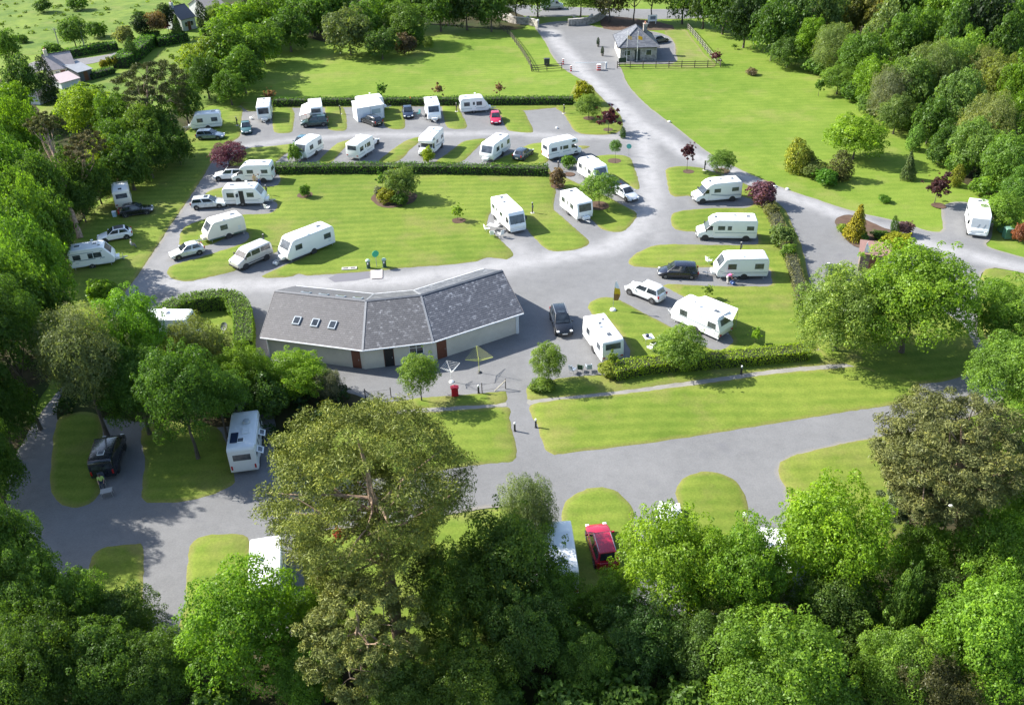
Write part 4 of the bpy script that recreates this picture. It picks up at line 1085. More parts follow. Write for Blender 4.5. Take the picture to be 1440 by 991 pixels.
T('near', 1184, 440, 62, 8.5, (.105, .170, .042), 'pale green spreading tree left of the large maple')
T('near', 1425, 448, 55, 7.5, (.085, .165, .025), 'bright tree at the right edge beside the side road')
T('near', 1424, 525, 56, 8.0, (.080, .155, .028), 'bright tree at the right edge behind the brownish pine')
T('bush', 1398, 408, 22, 2.2, (.075, .15, .03), 'green bush at the corner of the side road')
# --- right meadow and wood edge
T('mid', 1205, 193, 38, 6.5, (.105, .190, .022), 'bright spreading tree alone on the right-hand meadow')
T('open', 1153, 120, 9, 3.0, MG, 'thin sapling high on the right-hand meadow')
T('open', 1240, 158, 18, 3.6, (.10, .13, .07), 'bare-looking sapling at the foot of the right-hand wood')
T('column', 1288, 193, 12, 3.6, (.07, .15, .03), 'weeping young tree by the right-hand wood')
T('cone', 1279, 233, 13, 3.6, (.045, .075, .03), 'straggly young spruce on the right-hand meadow')
T('column', 1122, 218, 19, 4.6, (.13, .16, .02), 'golden-green conifer on the meadow island')
T('column', 1183, 232, 18, 3.8, (.045, .055, .02), 'dark brownish conifer on the meadow island')
T('bush', 1145, 238, 20, 1.9, (.075, .11, .035), 'grey-green shrub amid the meadow conifers')
T('bush', 1162, 249, 17, 2.1, (.05, .13, .02), 'rounded green shrub in front of the meadow conifers')
T('bush', 1136, 226, 12, 2.6, (.08, .10, .03), 'olive shrub between the meadow conifers')
T('bush', 1244, 280, 9, .8, (.06, .14, .02), 'low round shrub near the avenue bend')
T('open', 1320, 262, 19, 4.2, (.070, .030, .034), 'dull purple tree by the far right lay-by', name='ornamental_tree', cat='tree')
T('column', 1347, 246, 11, 3.0, (.15, .16, .02), 'yellowish conifer behind the purple tree by the lay-by')
T('bush', 1388, 262, 20, 2.6, (.08, .16, .025), 'bright bush behind the covered motorhome')
T('mid', 1411, 297, 32, 4.4, (.085, .165, .028), 'rounded bright tree overhanging the lay-by')
T('bush', 1436, 328, 12, 2.2, (.20, .075, .04), 'rust-red bush at the right edge')
T('open', 1033, 65, 5, 1.0, MG, 'tiny shrub on the upper meadow nearest the trees')
T('bush', 1057, 101, 9, 1.1, (.14, .11, .06), 'straw-brown shrub on the upper meadow')
T('open', 1008, 79, 9, 2.6, (.12, .045, .055), 'reddish sapling at the corner of the lodge fence')
T('mid', 1138, 60, 26, 9, BR, 'rounded bright tree at the upper left tip of the right-hand wood', W2)
T('willow', 1171, 70, 29, 9, GY, 'grey-green tree second along the meadow edge of the right-hand wood', W2)
T('mid', 1212, 82, 34, 9.5, MG, 'mid green tree third along the meadow edge of the right-hand wood', W2)
T('far', 1246, 48, 29, 11, GY, 'grey-green crown behind the first meadow-edge trees', W2)
T('far', 1272, 60, 30, 11, MG, 'green crown just left of a pale dead stem', W2)
T('far', 1297, 52, 26, 11, (.07, .14, .03), 'bright crown just right of a pale dead stem', W2)
T('mid', 1230, 115, 26, 8.5, BR, 'bright tree with low skirts at the middle of the meadow edge', W2)
T('willow', 1253, 135, 30, 8.5, (.12, .135, .07), 'pale greyish sparse tree at the middle of the meadow edge', W2)
T('mid', 1282, 125, 33, 10, (.075, .135, .035), 'tall green tree in the body of the right-hand wood', W2)
T('willow', 1308, 108, 36, 11, GY, 'grey-green domed tree in the body of the right-hand wood', W2)
T('mid', 1333, 103, 36, 11, (.080, .145, .035), 'broad green dome in the centre of the right-hand wood', W2)
T('mid', 1358, 90, 31, 11, (.085, .165, .025), 'bright dome below the darkest crown of the right-hand wood', W2)
T('mid', 1347, 145, 31, 10, (.07, .13, .04), 'green tree above the dark hollow of the right-hand wood', W2)
T('willow', 1379, 112, 28, 10, (.11, .14, .055), 'olive-grey tree right of the centre of the right-hand wood', W2)
T('mid', 1401, 122, 29, 10, (.10, .135, .04), 'olive tree near the right edge of the picture', W2)
T('willow', 1392, 180, 39, 10, (.115, .150, .065), 'large silvery tree leaning over the dark hollow', W2)
T('mid', 1370, 208, 34, 8, (.085, .155, .04), 'pale green tree at the foot of the right-hand wood', W2)
T('mid', 1424, 178, 36, 10, BR, 'bright green tree at the right edge, upper of two', W2)
T('mid', 1422, 228, 35, 8.5, (.075, .15, .03), 'bright green tree at the right edge, lower of two', W2)
T('mid', 1432, 128, 28, 11, BR, 'bright crown high on the right edge', W2)
T('far', 1382, 42, 38, 16, DC, 'darkest towering conifer-like crown in the right-hand wood', W2)
T('far', 1345, 60, 24, 13, DG, 'dark crown left of the darkest towering crown', W2)
T('far', 1412, 66, 28, 13, DG, 'dark crown right of the darkest towering crown', W2)
T('far', 1090, 40, 32, 12, DG, 'dark tree at the corner between top wood and right-hand wood', W2)
T('far', 1120, 25, 28, 12, (.05, .10, .03), 'dull green tree above the first meadow-edge tree', W2)
T('far', 1163, 22, 26, 12, (.07, .12, .04), 'pale dull tree in the back row of the right-hand wood', W2)
T('far', 1200, 16, 26, 12, (.065, .085, .025), 'olive tree in the back row of the right-hand wood', W2)
T('far', 1228, 18, 26, 12, OL, 'brownish olive tree in the back row beside the dark gap', W2)
T('far', 1262, 12, 26, 13, DG, 'dark tree in the back row of the right-hand wood', W2)
T('far', 1327, 20, 30, 13, BR, 'bright maple with a bare white stem in the back row', W2)
T('far', 1353, 36, 26, 13, (.085, .17, .025), 'bright maple against the darkest crown', W2)
T('far', 1300, 2, 28, 14, MG, 'green crown cut by the top edge near the dead stem', W2)
T('far', 1418, 22, 32, 14, BR, 'bright crown in the top right corner, left of two', W2)
T('far', 1444, 40, 30, 14, (.07, .14, .025), 'bright crown in the top right corner, right of two', W2)
T('far', 1380, 2, 30, 14, MG, 'crown cut by the top edge above the darkest crown', W2)
T('mid', 1438, 268, 26, 6, (.065, .14, .03), 'green tree at the right edge above the lay-by', W2)
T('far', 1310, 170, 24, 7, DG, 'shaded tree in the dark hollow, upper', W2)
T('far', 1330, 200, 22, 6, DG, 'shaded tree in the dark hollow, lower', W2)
T('far', 490, 46, 33, 9, (.075, .11, .05), 'large rounded grey-green tree of the meadow clump', W4)
T('far', 518, 32, 26, 9, MG, 'green tree behind the rounded grey-green tree', W4)
T('mid', 568, 32, 32, 9, (.075, .14, .03), 'broad bright tree on the right of the meadow clump', W4)
T('far', 536, 62, 22, 6, (.04, .08, .025), 'dark shrubby tree low in the meadow clump', W4)
T('bush', 570, 62, 16, 4, (.08, .06, .035), 'reddish-brown shrub in the meadow clump', W4)
T('bush', 585, 52, 14, 4, MG, 'green shrub at the right foot of the meadow clump', W4)
T('ball', 603, 60, 8, 3, (.08, .13, .03), 'small round bush standing alone right of the meadow clump', W4)
T('far', 374, 24, 35, 10, BR, 'bright tree at the upper left corner of the meadow', W4)
T('far', 405, 42, 30, 9, DG, 'dark tree at the meadow corner', W4)
T('far', 438, 18, 34, 10, (.06, .125, .025), 'green tree above the meadow clump, left', W4)
T('far', 466, 8, 28, 10, MG, 'green tree above the meadow clump, right', W4)
T('far', 368, 62, 32, 8, (.075, .145, .025), 'bright bushy tree on the left meadow border', W4)
T('far', 412, 5, 28, 11, MG, 'green crown cut by the top edge, left of the clump', W4)
T('far', 540, 6, 28, 11, BR, 'bright crown cut by the top edge above the clump', W4)
T('far', 580, 2, 28, 11, DG, 'dark crown cut by the top edge right of the clump', W4)
T('far', 618, 8, 28, 11, DG, 'dark tree in the top row, first right of the clump', W4)
T('far', 655, 6, 28, 11, (.03, .06, .02), 'dark tree in the top row, halfway to the gate', W4)
T('far', 690, 8, 24, 11, DG, 'dark tree in the top row just left of the gate oak', W4)
T('mid', 725, -2, 28, 7.5, (.045, .09, .02), 'broad oak inside the left gateway curve', W4, low=.25)
T('far', 756, -14, 22, 12, MG, 'crown cut by the top edge above the van', W4)
T('mid', 817, -3, 27, 7.5, (.065, .125, .025), 'leafy tree inside the right gateway curve', W4, low=.3)
T('far', 893, -11, 26, 9, MG, 'tall tree with a dark straight stem behind the lodge, left of two', W4, low=.45)
T('far', 918, -12, 26, 9, (.05, .10, .02), 'tall tree with a dark straight stem behind the lodge, right of two', W4, low=.45)
T('far', 962, -6, 28, 12, DG, 'dark tree right of the two straight stems', W4)
T('far', 992, 0, 28, 12, (.04, .075, .02), 'dark tree above the lodge lawn', W4)
T('far', 1020, 7, 28, 12, DG, 'dark tree above the upper meadow', W4)
T('far', 1050, 24, 30, 12, (.022, .048, .014), 'darkest tree in the corner of the upper meadow', W4)
T('far', 1046, 4, 26, 13, DG, 'dark crown cut by the top edge over the upper meadow', W4)
T('far', 1080, 0, 28, 13, MG, 'crown cut by the top edge left of the right-hand wood', W4)
T('far', 858, -8, 26, 12, (.10, .10, .04), 'straw-tinged tree beyond the public road', W4)
T('far', 338, 34, 36, 10, BR, 'bright bushy tree right of the barn', W4)
T('far', 316, 72, 44, 10, (.075, .145, .022), 'large bright bushy tree below the farmhouse', W4)
T('far', 285, 88, 30, 8, YG, 'yellow-green bushy tree beside the paddock', W4)
T('far', 258, 142, 26, 8, DG, 'dark tree behind the leftmost top-row caravan', W4)
T('far', 340, 100, 30, 8, MG, 'green tree on the left meadow border, lower', W4)
T('far', 350, 80, 22, 7, DG, 'dark tree on the left meadow border, upper', W4)
T('far', 101, 45, 20, 7, (.06, .12, .03), 'field tree standing beside a telegraph pole')
T('bush', 136, 43, 14, 3, MG, 'round bush in the pasture above the farm lane')
T('bush', 73, 72, 14, 3, MG, 'hedgerow bush above the cottage')
T('bush', 174, 50, 15, 4, (.12, .15, .07), 'pale shrub at the top of the farm hedge')
T('column', 183, 70, 10, 4.6, DG, 'dark rounded cypress by the farm hedge')
T('far', 198, 36, 13, 6, DC, 'black-green tree left of the bronze tree')
T('far', 218, 32, 14, 6.5, (.15, .10, .05), 'bronze-orange tree in the farmhouse garden')
T('far', 233, 24, 13, 7, DC, 'black-green tree right of the bronze tree')
T('open', 233, 36, 8, 4, (.18, .06, .10), 'pink-leaved tree in the farmhouse garden')
T('cone', 249, 40, 12, 5, (.05, .09, .02), 'green conifer at the left of the farmhouse')
T('column', 285, 26, 10, 7, DC, 'dark cypress against the farmhouse gable')
T('bush', 146, 91, 6, 2, GO, 'golden globe shrub nearest the farm shed')
T('bush', 154, 88, 6, 2, (.10, .13, .02), 'olive globe shrub between two golden ones')
T('bush', 164, 87, 6, 2.2, GO, 'golden globe shrub farthest from the farm shed')
T('far', 305, 22, 18, 6, (.09, .15, .03), 'bright bush before the barn')
T('column', 64, 112, 15, 8, DC, 'dark cypress tree nearest the cottage')
T('far', 32, 112, 24, 10, (.035, .075, .02), 'dark green tree left of the cypress by the cottage')
T('far', 8, 64, 20, 9, MG, 'green tree at the left edge of the pasture')
T('far', 10, 148, 30, 8, BR, 'bright tree at the left edge below the farm')
T('mid', 22, 196, 32, 10, BR, 'bright tree left of the leaning pine', W1)
T('mid', 122, 158, 32, 9, (0.110, 0.180, 0.020), 'yellow-green tree beside the sheds hollow', W1)
T('mid', 165, 168, 28, 9, MG, 'green tree between the two upper pines', W1)
T('mid', 202, 190, 30, 9, (0.075, 0.135, 0.025), 'sunlit green tree below the dark flat-topped pine', W1)
T('far', 224, 182, 30, 9, DG, 'dark tree behind the blue-grey estate car', W1)
T('far', 248, 205, 22, 6, DG, 'low dark tree at the wood edge near the blue-grey estate car', W1)
T('mid', 148, 228, 24, 8, YG, 'small yellow-green tree in front of the sparse pine', W1)
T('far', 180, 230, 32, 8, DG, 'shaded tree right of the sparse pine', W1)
T('mid', 18, 252, 36, 10, (0.060, 0.130, 0.020), 'green tree at the left edge under the leaning pine', W1)
T('mid', 58, 268, 32, 9, MG, 'green tree at the foot of the leaning pine', W1)
T('mid', 36, 326, 42, 10, (0.075, 0.150, 0.022), 'large bright tree halfway down the left edge', W1)
T('far', 75, 320, 28, 8, DG, 'shaded tree behind the leaning pine stem', W1)
T('mid', 48, 376, 42, 10, (0.070, 0.150, 0.022), 'large bright tree above the big willow', W1)
T('mid', 20, 425, 42, 10, MG, 'green tree at the left edge above the dark hollow', W1)
T('far', 70, 440, 28, 7, DG, 'dark tree in the hollow left of the big willow', W1)
T('bush', 143, 411, 21, 3, BR, 'bright low tree beside the wood-edge caravan', W1)
T('willow', 112, 500, 62, 13, (0.105, 0.140, 0.072), 'big silver-grey willow beside the lower left road', W1, low=.3)
T('near', 182, 470, 46, 11.5, (0.075, 0.165, 0.020), 'vivid green maple right of the big willow', W1, low=.3)
T('willow', 278, 500, 52, 7.5, (0.085, 0.115, 0.045), 'olive-grey tree in front of the horseshoe hedge', W1)
T('near', 340, 528, 42, 6, (0.090, 0.165, 0.020), 'bright leafy tree between hedge and washroom building', W1)
T('near', 415, 528, 46, 4.6, (0.100, 0.185, 0.020), 'bright low tree covering the left end of the washroom building', W1)
T('willow', 463, 542, 22, 3.4, (0.120, 0.125, 0.080), 'greyish flowering shrub at the washroom wall', W1)
T('near', 190, 545, 52, 9, (0.045, 0.100, 0.020), 'shaded tree under the vivid green maple', W1, low=.12)  # this tree and the next two: leaf colour darkened to carry their shade
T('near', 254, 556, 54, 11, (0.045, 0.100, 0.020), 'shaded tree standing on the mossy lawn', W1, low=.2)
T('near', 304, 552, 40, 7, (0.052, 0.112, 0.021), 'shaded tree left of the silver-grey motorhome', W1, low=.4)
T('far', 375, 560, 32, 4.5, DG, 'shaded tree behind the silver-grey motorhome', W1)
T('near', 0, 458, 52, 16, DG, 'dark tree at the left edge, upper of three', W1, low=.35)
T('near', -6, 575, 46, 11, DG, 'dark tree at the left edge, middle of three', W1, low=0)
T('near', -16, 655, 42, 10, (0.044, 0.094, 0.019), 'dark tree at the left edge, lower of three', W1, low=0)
T('far', -45, 300, 50, 12, MG, 'tree cut by the left edge opposite the cream caravan', W1)
T('far', -60, 440, 55, 12, MG, 'tree cut by the left edge opposite the horseshoe hedge', W1)
T('near', 342, 886, 80, 9, (0.085, 0.175, 0.022), 'bright maple in the lower left beside the pale tarmac pitch', W3)
T('willow', 745, 725, 40, 7, (0.085, 0.125, 0.065), 'blue-grey willow above the hidden caravan roof', W3)
T('near', 714, 802, 74, 9.5, (0.060, 0.110, 0.023), 'dark teal-green tree right of the huge pine', W3)
T('near', 640, 850, 56, 8, (0.065, 0.115, 0.021), 'dark tree at the right foot of the huge pine', W3)
T('near', 940, 802, 76, 9, (0.105, 0.185, 0.018), 'large yellow-green sycamore below the lower lane, left of two', W3)
T('near', 1034, 815, 70, 9, (0.085, 0.170, 0.020), 'large green sycamore below the lower lane, right of two', W3)
T('willow', 1068, 825, 36, 7, (0.105, 0.125, 0.055), 'olive-grey tree between sycamore and bright maple', W3)
T('near', 1170, 772, 80, 10.5, (0.110, 0.205, 0.018), 'brightest lime maple left of the brownish pine', W3)
T('near', 822, 930, 46, 5.5, (0.058, 0.115, 0.022), 'rounded dark green tree low in the gap', W3)
T('near', 740, 900, 60, 7, (0.049, 0.098, 0.025), 'dark tree low in the middle of the lower edge', W3)
T('near', 900, 905, 52, 6, (0.031, 0.070, 0.019), 'shaded tree under the yellow-green sycamore', W3)  # this and the next shaded tree: sycamore shade put into the leaf colour
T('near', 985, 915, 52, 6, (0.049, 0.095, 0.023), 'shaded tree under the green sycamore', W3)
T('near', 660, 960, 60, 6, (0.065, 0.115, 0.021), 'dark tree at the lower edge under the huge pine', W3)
T('near', 1095, 958, 88, 8.5, (0.085, 0.165, 0.024), 'big bright tree on the lower edge, right of the dark gap', W3)
T('near', 1258, 945, 56, 7, (0.085, 0.160, 0.028), 'bright tree under the small conical tree', W3)
T('mid', 1262, 862, 20, 8, (0.060, 0.120, 0.030), 'small conical tree rising from the dark gap', W3)
T('willow', 1310, 975, 56, 6.5, (0.075, 0.075, 0.028), 'brown-olive shrubby tree on the lower edge', W3)
T('near', 1400, 905, 86, 9.5, (0.085, 0.175, 0.022), 'large bright tree in the lower right corner', W3)
T('near', 1385, 790, 52, 9, (0.080, 0.160, 0.024), 'bright tree at the foot of the brownish pine, right', W3)
T('near', 1292, 790, 38, 7, (0.075, 0.150, 0.022), 'bright small tree at the foot of the brownish pine, left', W3)
T('near', 1180, 860, 60, 6, (0.047, 0.090, 0.021), 'shaded tree in the dark gap under the lime maple', W3)  # gap trees here: leaves coloured darker in place of shade
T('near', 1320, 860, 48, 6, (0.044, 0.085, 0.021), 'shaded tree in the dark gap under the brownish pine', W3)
T('near', 40, 850, 60, 9, (0.055, 0.110, 0.023), 'dark tree in the lower left corner, upper of three', W3)  # lower left corner trees: darker leaf colour stands in for the shade there
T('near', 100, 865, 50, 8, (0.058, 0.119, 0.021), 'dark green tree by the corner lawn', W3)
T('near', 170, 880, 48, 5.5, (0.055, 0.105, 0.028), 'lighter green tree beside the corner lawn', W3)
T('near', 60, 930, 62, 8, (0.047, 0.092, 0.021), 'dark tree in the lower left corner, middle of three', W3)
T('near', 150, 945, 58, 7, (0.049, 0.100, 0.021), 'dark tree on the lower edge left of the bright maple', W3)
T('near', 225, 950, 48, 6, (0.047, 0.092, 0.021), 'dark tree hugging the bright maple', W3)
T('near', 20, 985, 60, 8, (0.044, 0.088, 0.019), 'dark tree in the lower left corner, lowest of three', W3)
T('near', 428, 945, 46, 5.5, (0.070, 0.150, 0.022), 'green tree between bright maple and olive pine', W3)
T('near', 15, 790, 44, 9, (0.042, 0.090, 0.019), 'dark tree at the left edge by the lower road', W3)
T('near', 560, 975, 50, 6, (0.065, 0.112, 0.027), 'green tree on the lower edge under the olive pine', W3)
T('near', 1455, 620, 48, 9, (0.075, 0.150, 0.024), 'bright tree at the right edge beside the brownish pine', W3)
T('near', 1450, 720, 46, 9, MG, 'green tree at the right edge below the brownish pine', W3)
T('far', -70, 760, 60, 15, MG, 'tall tree cut by the left edge at the lower road', W3)
T('open', 478, 752, 12, 2.2, (0.300, 0.040, 0.035), 'red-leaved shrub glimpsed through the huge pine', W3)
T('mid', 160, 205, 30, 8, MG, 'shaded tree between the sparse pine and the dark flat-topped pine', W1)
T('mid', 207, 218, 27, 7, DG, 'dark tree low at the wood edge above the left lane', W1)
T('mid', 134, 256, 24, 6.5, DG, 'dark tree right behind the cream caravan', W1)
T('mid', 104, 258, 28, 7, (0.050, 0.100, 0.020), 'dim green tree round the leaning pine stem', W1)
T('mid', 112, 284, 22, 4.5, DG, 'low dark tree left of the cream caravan', W1)
T('mid', 180, 240, 20, 6, DG, 'dark tree above the cream caravan', W1)
T('mid', 226, 206, 20, 5, DG, 'low dark tree at the wood edge, nearest the purple tree', W1)
T('mid', 288, 108, 26, 8, DG, 'dark green tree left of the end-on top-row caravan', W1)
T('mid', 322, 124, 24, 6, MG, 'green tree at the end of the top hedge', W1)
T('bush', 1150, 92, 18, 3, (.06, .125, .03), 'low bush at the upper foot of the right-hand wood')
T('mid', 1180, 112, 22, 5, (.075, .14, .03), 'small bright tree fringing the right-hand wood, upper')
T('bush', 1202, 128, 18, 3.4, MG, 'green bush fringing the right-hand wood, upper')
T('bush', 1222, 146, 18, 3.4, (.07, .13, .035), 'green bush fringing the right-hand wood, middle')
T('mid', 1262, 160, 24, 6, (.075, .125, .04), 'grey-green small tree fringing the right-hand wood')
T('bush', 1290, 170, 18, 3.4, MG, 'green bush by the dark hollow, left')
T('bush', 1322, 218, 16, 3, (.06, .12, .03), 'green bush by the dark hollow, right')
T('bush', 1350, 228, 18, 3.4, (.07, .14, .03), 'green bush below the silvery tree')
T('mid', 1110, 72, 24, 6, (.05, .1, .025), 'dim tree at the upper meadow corner')
T('bush', 60, 9, 14, 3, DG, 'dark scrub at the top of the pasture, left of two')
T('bush', 108, 6, 14, 3, MG, 'dark scrub at the top of the pasture, right of two')
T('bush', 30, 55, 9, 1.6, (.06, .12, .03), 'low scrub bush in the open pasture, left')
T('bush', 196, 20, 8, 1.5, (.06, .12, .03), 'low scrub bush in the open pasture, right')
T('bush', 148, 160, 22, 3.5, BR, 'bright scrub at the edge of the paddock')
T('bush', 95, 165, 20, 3.5, (.09, .17, .025), 'bright scrub below the garden sheds')
T('near', 772, 852, 44, 6, (0.065, 0.122, 0.021), 'dark tree hiding the tail of the caravan beside the crimson car', W3)
T('near', 448, 870, 34, 5, (0.080, 0.155, 0.022), 'bright small tree beside the half-hidden caravan and the great pine', W3)
T('near', -125, 505, 70, 15, DG, 'tall wood tree just beyond the left edge, shading the lower left road, first of six', W1, low=.35)
T('near', -150, 445, 70, 15, DG, 'tall wood tree just beyond the left edge, shading the lower left road, second of six', W1, low=.35)
T('near', -225, 505, 75, 15, DG, 'tall wood tree just beyond the left edge, shading the lower left road, third of six', W1, low=.35)
T('near', -70, 425, 60, 15, DG, 'tall wood tree just beyond the left edge, shading the lower left road, fourth of six', W1, low=.35)
T('near', -180, 575, 70, 15, DG, 'tall wood tree just beyond the left edge, shading the lower left road, fifth of six', W1, low=.35)
T('near', -60, 520, 46, 14, DG, 'tall wood tree just beyond the left edge, shading the lower left road, sixth of six', W1, low=.35)
T('near', 852, 858, 40, 5.5, (0.065, 0.122, 0.021), 'dark tree closing the lawn below the crimson car', W3)
T('bush', 700, 992, 46, 3.4, (.055, .110, .022), 'green bush on the lower edge under the dark trees, second from the great pine', W3)
T('bush', 575, 1002, 44, 3.4, (.055, .110, .022), 'green bush on the lower edge below the olive pine', W3)
T('bush', 880, 992, 46, 3.4, (.055, .110, .022), 'green bush on the lower edge in the dark gap, left part', W3)
T('bush', 965, 1000, 42, 3.4, (.055, .110, .022), 'green bush on the lower edge in the dark gap, right part', W3)
T('bush', 300, 1000, 44, 3.4, (.055, .110, .022), 'green bush on the lower edge below the bright maple', W3)
T('bush', 1190, 998, 40, 3.4, (.055, .110, .022), 'green bush on the lower edge between two bright trees on the lower edge', W3)
T('bush', 790, 1000, 44, 3.4, (.055, .110, .022), 'green bush on the lower edge below the rounded dark green tree', W3)
# --- hedges
HG = (.050, .105, .018)
hedge('long clipped hedge behind the top row of pitches', [(386, 149), (500, 147.5), (640, 147), (806, 146)], 1.5, 1.25, HG, .13, 32)
hedge('long clipped hedge between diagonal row and central lawn', [(385, 243), (500, 242), (640, 243), (770, 245.5)], 1.6, 1.25, HG, .12, 36)
hedge('tall horseshoe hedge wrapped round a caravan', [(226, 436), (252, 420), (302, 411), (326, 414), (336, 424), (341, 444), (341, 478)], 1.9, 1.9, (.078, .140, .020), .085, 100, ztop=True, rough=.07)
hedge('yellow-green hedge below the right-hand pitches', [(862, 516), (900, 508), (960, 502), (1060, 494), (1136, 487)], 1.7, 1.2, (.150, .218, .020), .075, 110, ztop=True, rough=.07)
hedge('dull brownish low hedge down the east side of the right-hand pitches', [(1078, 290), (1094, 322), (1107, 355), (1120, 398), (1128, 432)], 1.3, 1.1, (.090, .095, .045), .09, 60, rough=.14)
hedge('thick farm hedge climbing to the farmhouse', [(170, 96), (190, 83), (205, 70), (217, 58)], 3.2, 2.2, (.05, .115, .018), .2, 16)
hedge('farm hedge in front of the farmhouse', [(222, 65), (240, 62), (262, 57)], 2.6, 1.8, (.05, .115, .018), .2, 16)
hedge('roadside hedge above the cottage', [(70, 87), (110, 78), (165, 69)], 2.4, 1.6, (.055, .125, .02), .2, 16)
hedge('low hedge below the farm shed', [(128, 112), (145, 107), (160, 103)], 1.6, 1.2, (.04, .09, .018), .18, 20)
# --- undergrowth of the woods
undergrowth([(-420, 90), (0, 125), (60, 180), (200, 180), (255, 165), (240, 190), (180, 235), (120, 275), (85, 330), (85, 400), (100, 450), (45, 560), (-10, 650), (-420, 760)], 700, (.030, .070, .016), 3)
undergrowth([(-420, 830), (40, 840), (130, 890), (260, 910), (420, 905), (560, 960), (740, 880), (900, 870), (1110, 870), (1250, 810), (1310, 650), (1440, 600), (1640, 620), (2100, 1300), (-700, 1300)], 700, (.030, .066, .016), 4)
undergrowth([(1095, 50), (1190, 145), (1265, 180), (1335, 215), (1375, 258), (1600, 300), (1900, 100), (1500, -60), (1200, -60), (1000, -30), (1010, 22), (1060, 42)], 700, (.030, .066, .016), 5, size=.24)
undergrowth([(100, 540), (190, 455), (340, 490), (450, 545), (500, 565), (430, 630), (395, 640), (325, 590), (140, 580), (90, 580)], 160, (.030, .066, .016), 6)
undergrowth([(600, -30), (420, -40), (340, 0), (340, 50), (400, 40), (470, 50), (560, 30), (700, 36), (730, 20)], 220, (.028, .06, .016), 8, size=.24)

rg = undergrowth([(-260, 120), (-60, 66), (60, 66), (110, 60), (180, 40), (255, 18), (260, -30), (60, -30), (-150, 0)], 150, (.115, .180, .022), 9, size=.26, zr=(-.25, .0), rad=(.3, .8), leaves=24)
rg.name = 'rough_grass'
rg = undergrowth([(60, 160), (110, 122), (150, 112), (215, 88), (232, 72), (300, 66), (260, 150), (150, 175)], 70, (.100, .165, .020), 10, size=.22, zr=(-.15, .05), rad=(.3, .7), leaves=26)
rg.name = 'rough_grass'
# ------------------------------------------------------------------ vehicle parts
_c = {}
def tyre_mesh(r, w):
    k = ('t', r, w)
    if k not in _c:
        m = MB(); m.lathe([(r * .62, -w / 2), (r * .93, -w / 2), (r, -w * .32), (r, w * .32), (r * .93, w / 2), (r * .62, w / 2)], 20, 'y')
        _c[k] = m.mesh('tyre', RUBBER, smooth=40)
    return _c[k]
def rim_mesh(r, w, material=None):
    k = ('r', r, w, (material or ALLOY).name)
    if k not in _c:
        m = MB(); m.lathe([(r * .60, -w * .40), (r * .62, w * .40), (r * .52, w * .44), (r * .22, w * .36), (r * .14, w * .42)], 16, 'y')
        for a in range(5):
            t = 2 * PI * a / 5
            m.box(0, 0, 0, .045, .03, r * .4, 0, Matrix.Translation((r * .36 * math.cos(t), w * .43, r * .36 * math.sin(t))) @ Matrix.Rotation(PI / 2 - t, 4, 'Y'))
        _c[k] = m.mesh('rim', material or ALLOY, smooth=40)
    return _c[k]
def wheel(root, x, y, r=.31, w=.2, rm=None):
    s = 1 if y > 0 else -1
    t = put('wheel', tyre_mesh(r, w), root, (x, y - s * w * .5, r), (0, 0, 0 if s > 0 else PI))
    put('rim', rim_mesh(r, w, rm), t)
    return t
def slant(root, name, m, A, B, t0, t1, hw, t=.012, y=0.0, frame=None, taper=1.0):
    """panel lying on the profile line A-B (x,z), half width hw"""
    A = Vector(A); B = Vector(B); d = B - A
    n = Vector((d.y, -d.x)).normalized()
    if n.x * (A.x + B.x) < 0 and abs(A.x + B.x) > .3: n = -n
    if abs(A.x + B.x) <= .3 and n.y < 0: n = -n
    def mk(g, th):
        L = d.length
        P = A + d * t0 + d.normalized() * g; Q = A + d * t1 - d.normalized() * g
        h = hw - g
        q = MB(); q.slab((P.x, y - h, P.y), (P.x, y + h, P.y), (Q.x, y + h * taper, Q.y), (Q.x, y - h * taper, Q.y), (n.x, 0, n.y), th)
        return q
    if frame:
        fo = mk(0, t).build(name, frame, root)
        mk(.04, t + .008).build('pane', m, fo)
        return fo
    return mk(0, t).build(name, m, root)
def hull(root, name, prof, w, m, bev=.08, seg=3, taper=None):
    b = MB(); b.prism(prof, -w / 2, w / 2)
    if taper:
        b.v = [(x, y * taper(x, z), z) for x, y, z in b.v]
    return b.build(name, m, root, bevel=bev, seg=seg, smooth=35)
def hatch(root, x, y, z, sx, sy, m=None, h=.07):
    b = MB(); b.box(x, y, z + h / 2, sx, sy, h)
    o = b.build('roof_hatch', WPLAS, root, bevel=.015, seg=1)
    g = MB(); g.box(x, y, z + h / 2 + .008, sx * .82, sy * .82, h); g.build('pane', m or HATCH, o)
def low_lamp(root, name, m, x, y, z, s=(.05, .22, .1), bev=.015):
    b = MB(); b.box(x, y, z, *s); return b.build(name, m, root, bevel=bev, seg=1)
def strip(root, name, m, pts, y, t=.012, w=.06):
    s = 1 if y > 0 else -1
    b = MB()
    for (x0, z0), (x1, z1) in zip(pts[:-1], pts[1:]):
        b.slab((x0, y, z0 - w / 2), (x1, y, z1 - w / 2), (x1, y, z1 + w / 2), (x0, y, z0 + w / 2), (0, s, 0), t)
    return b.build(name, m, root)

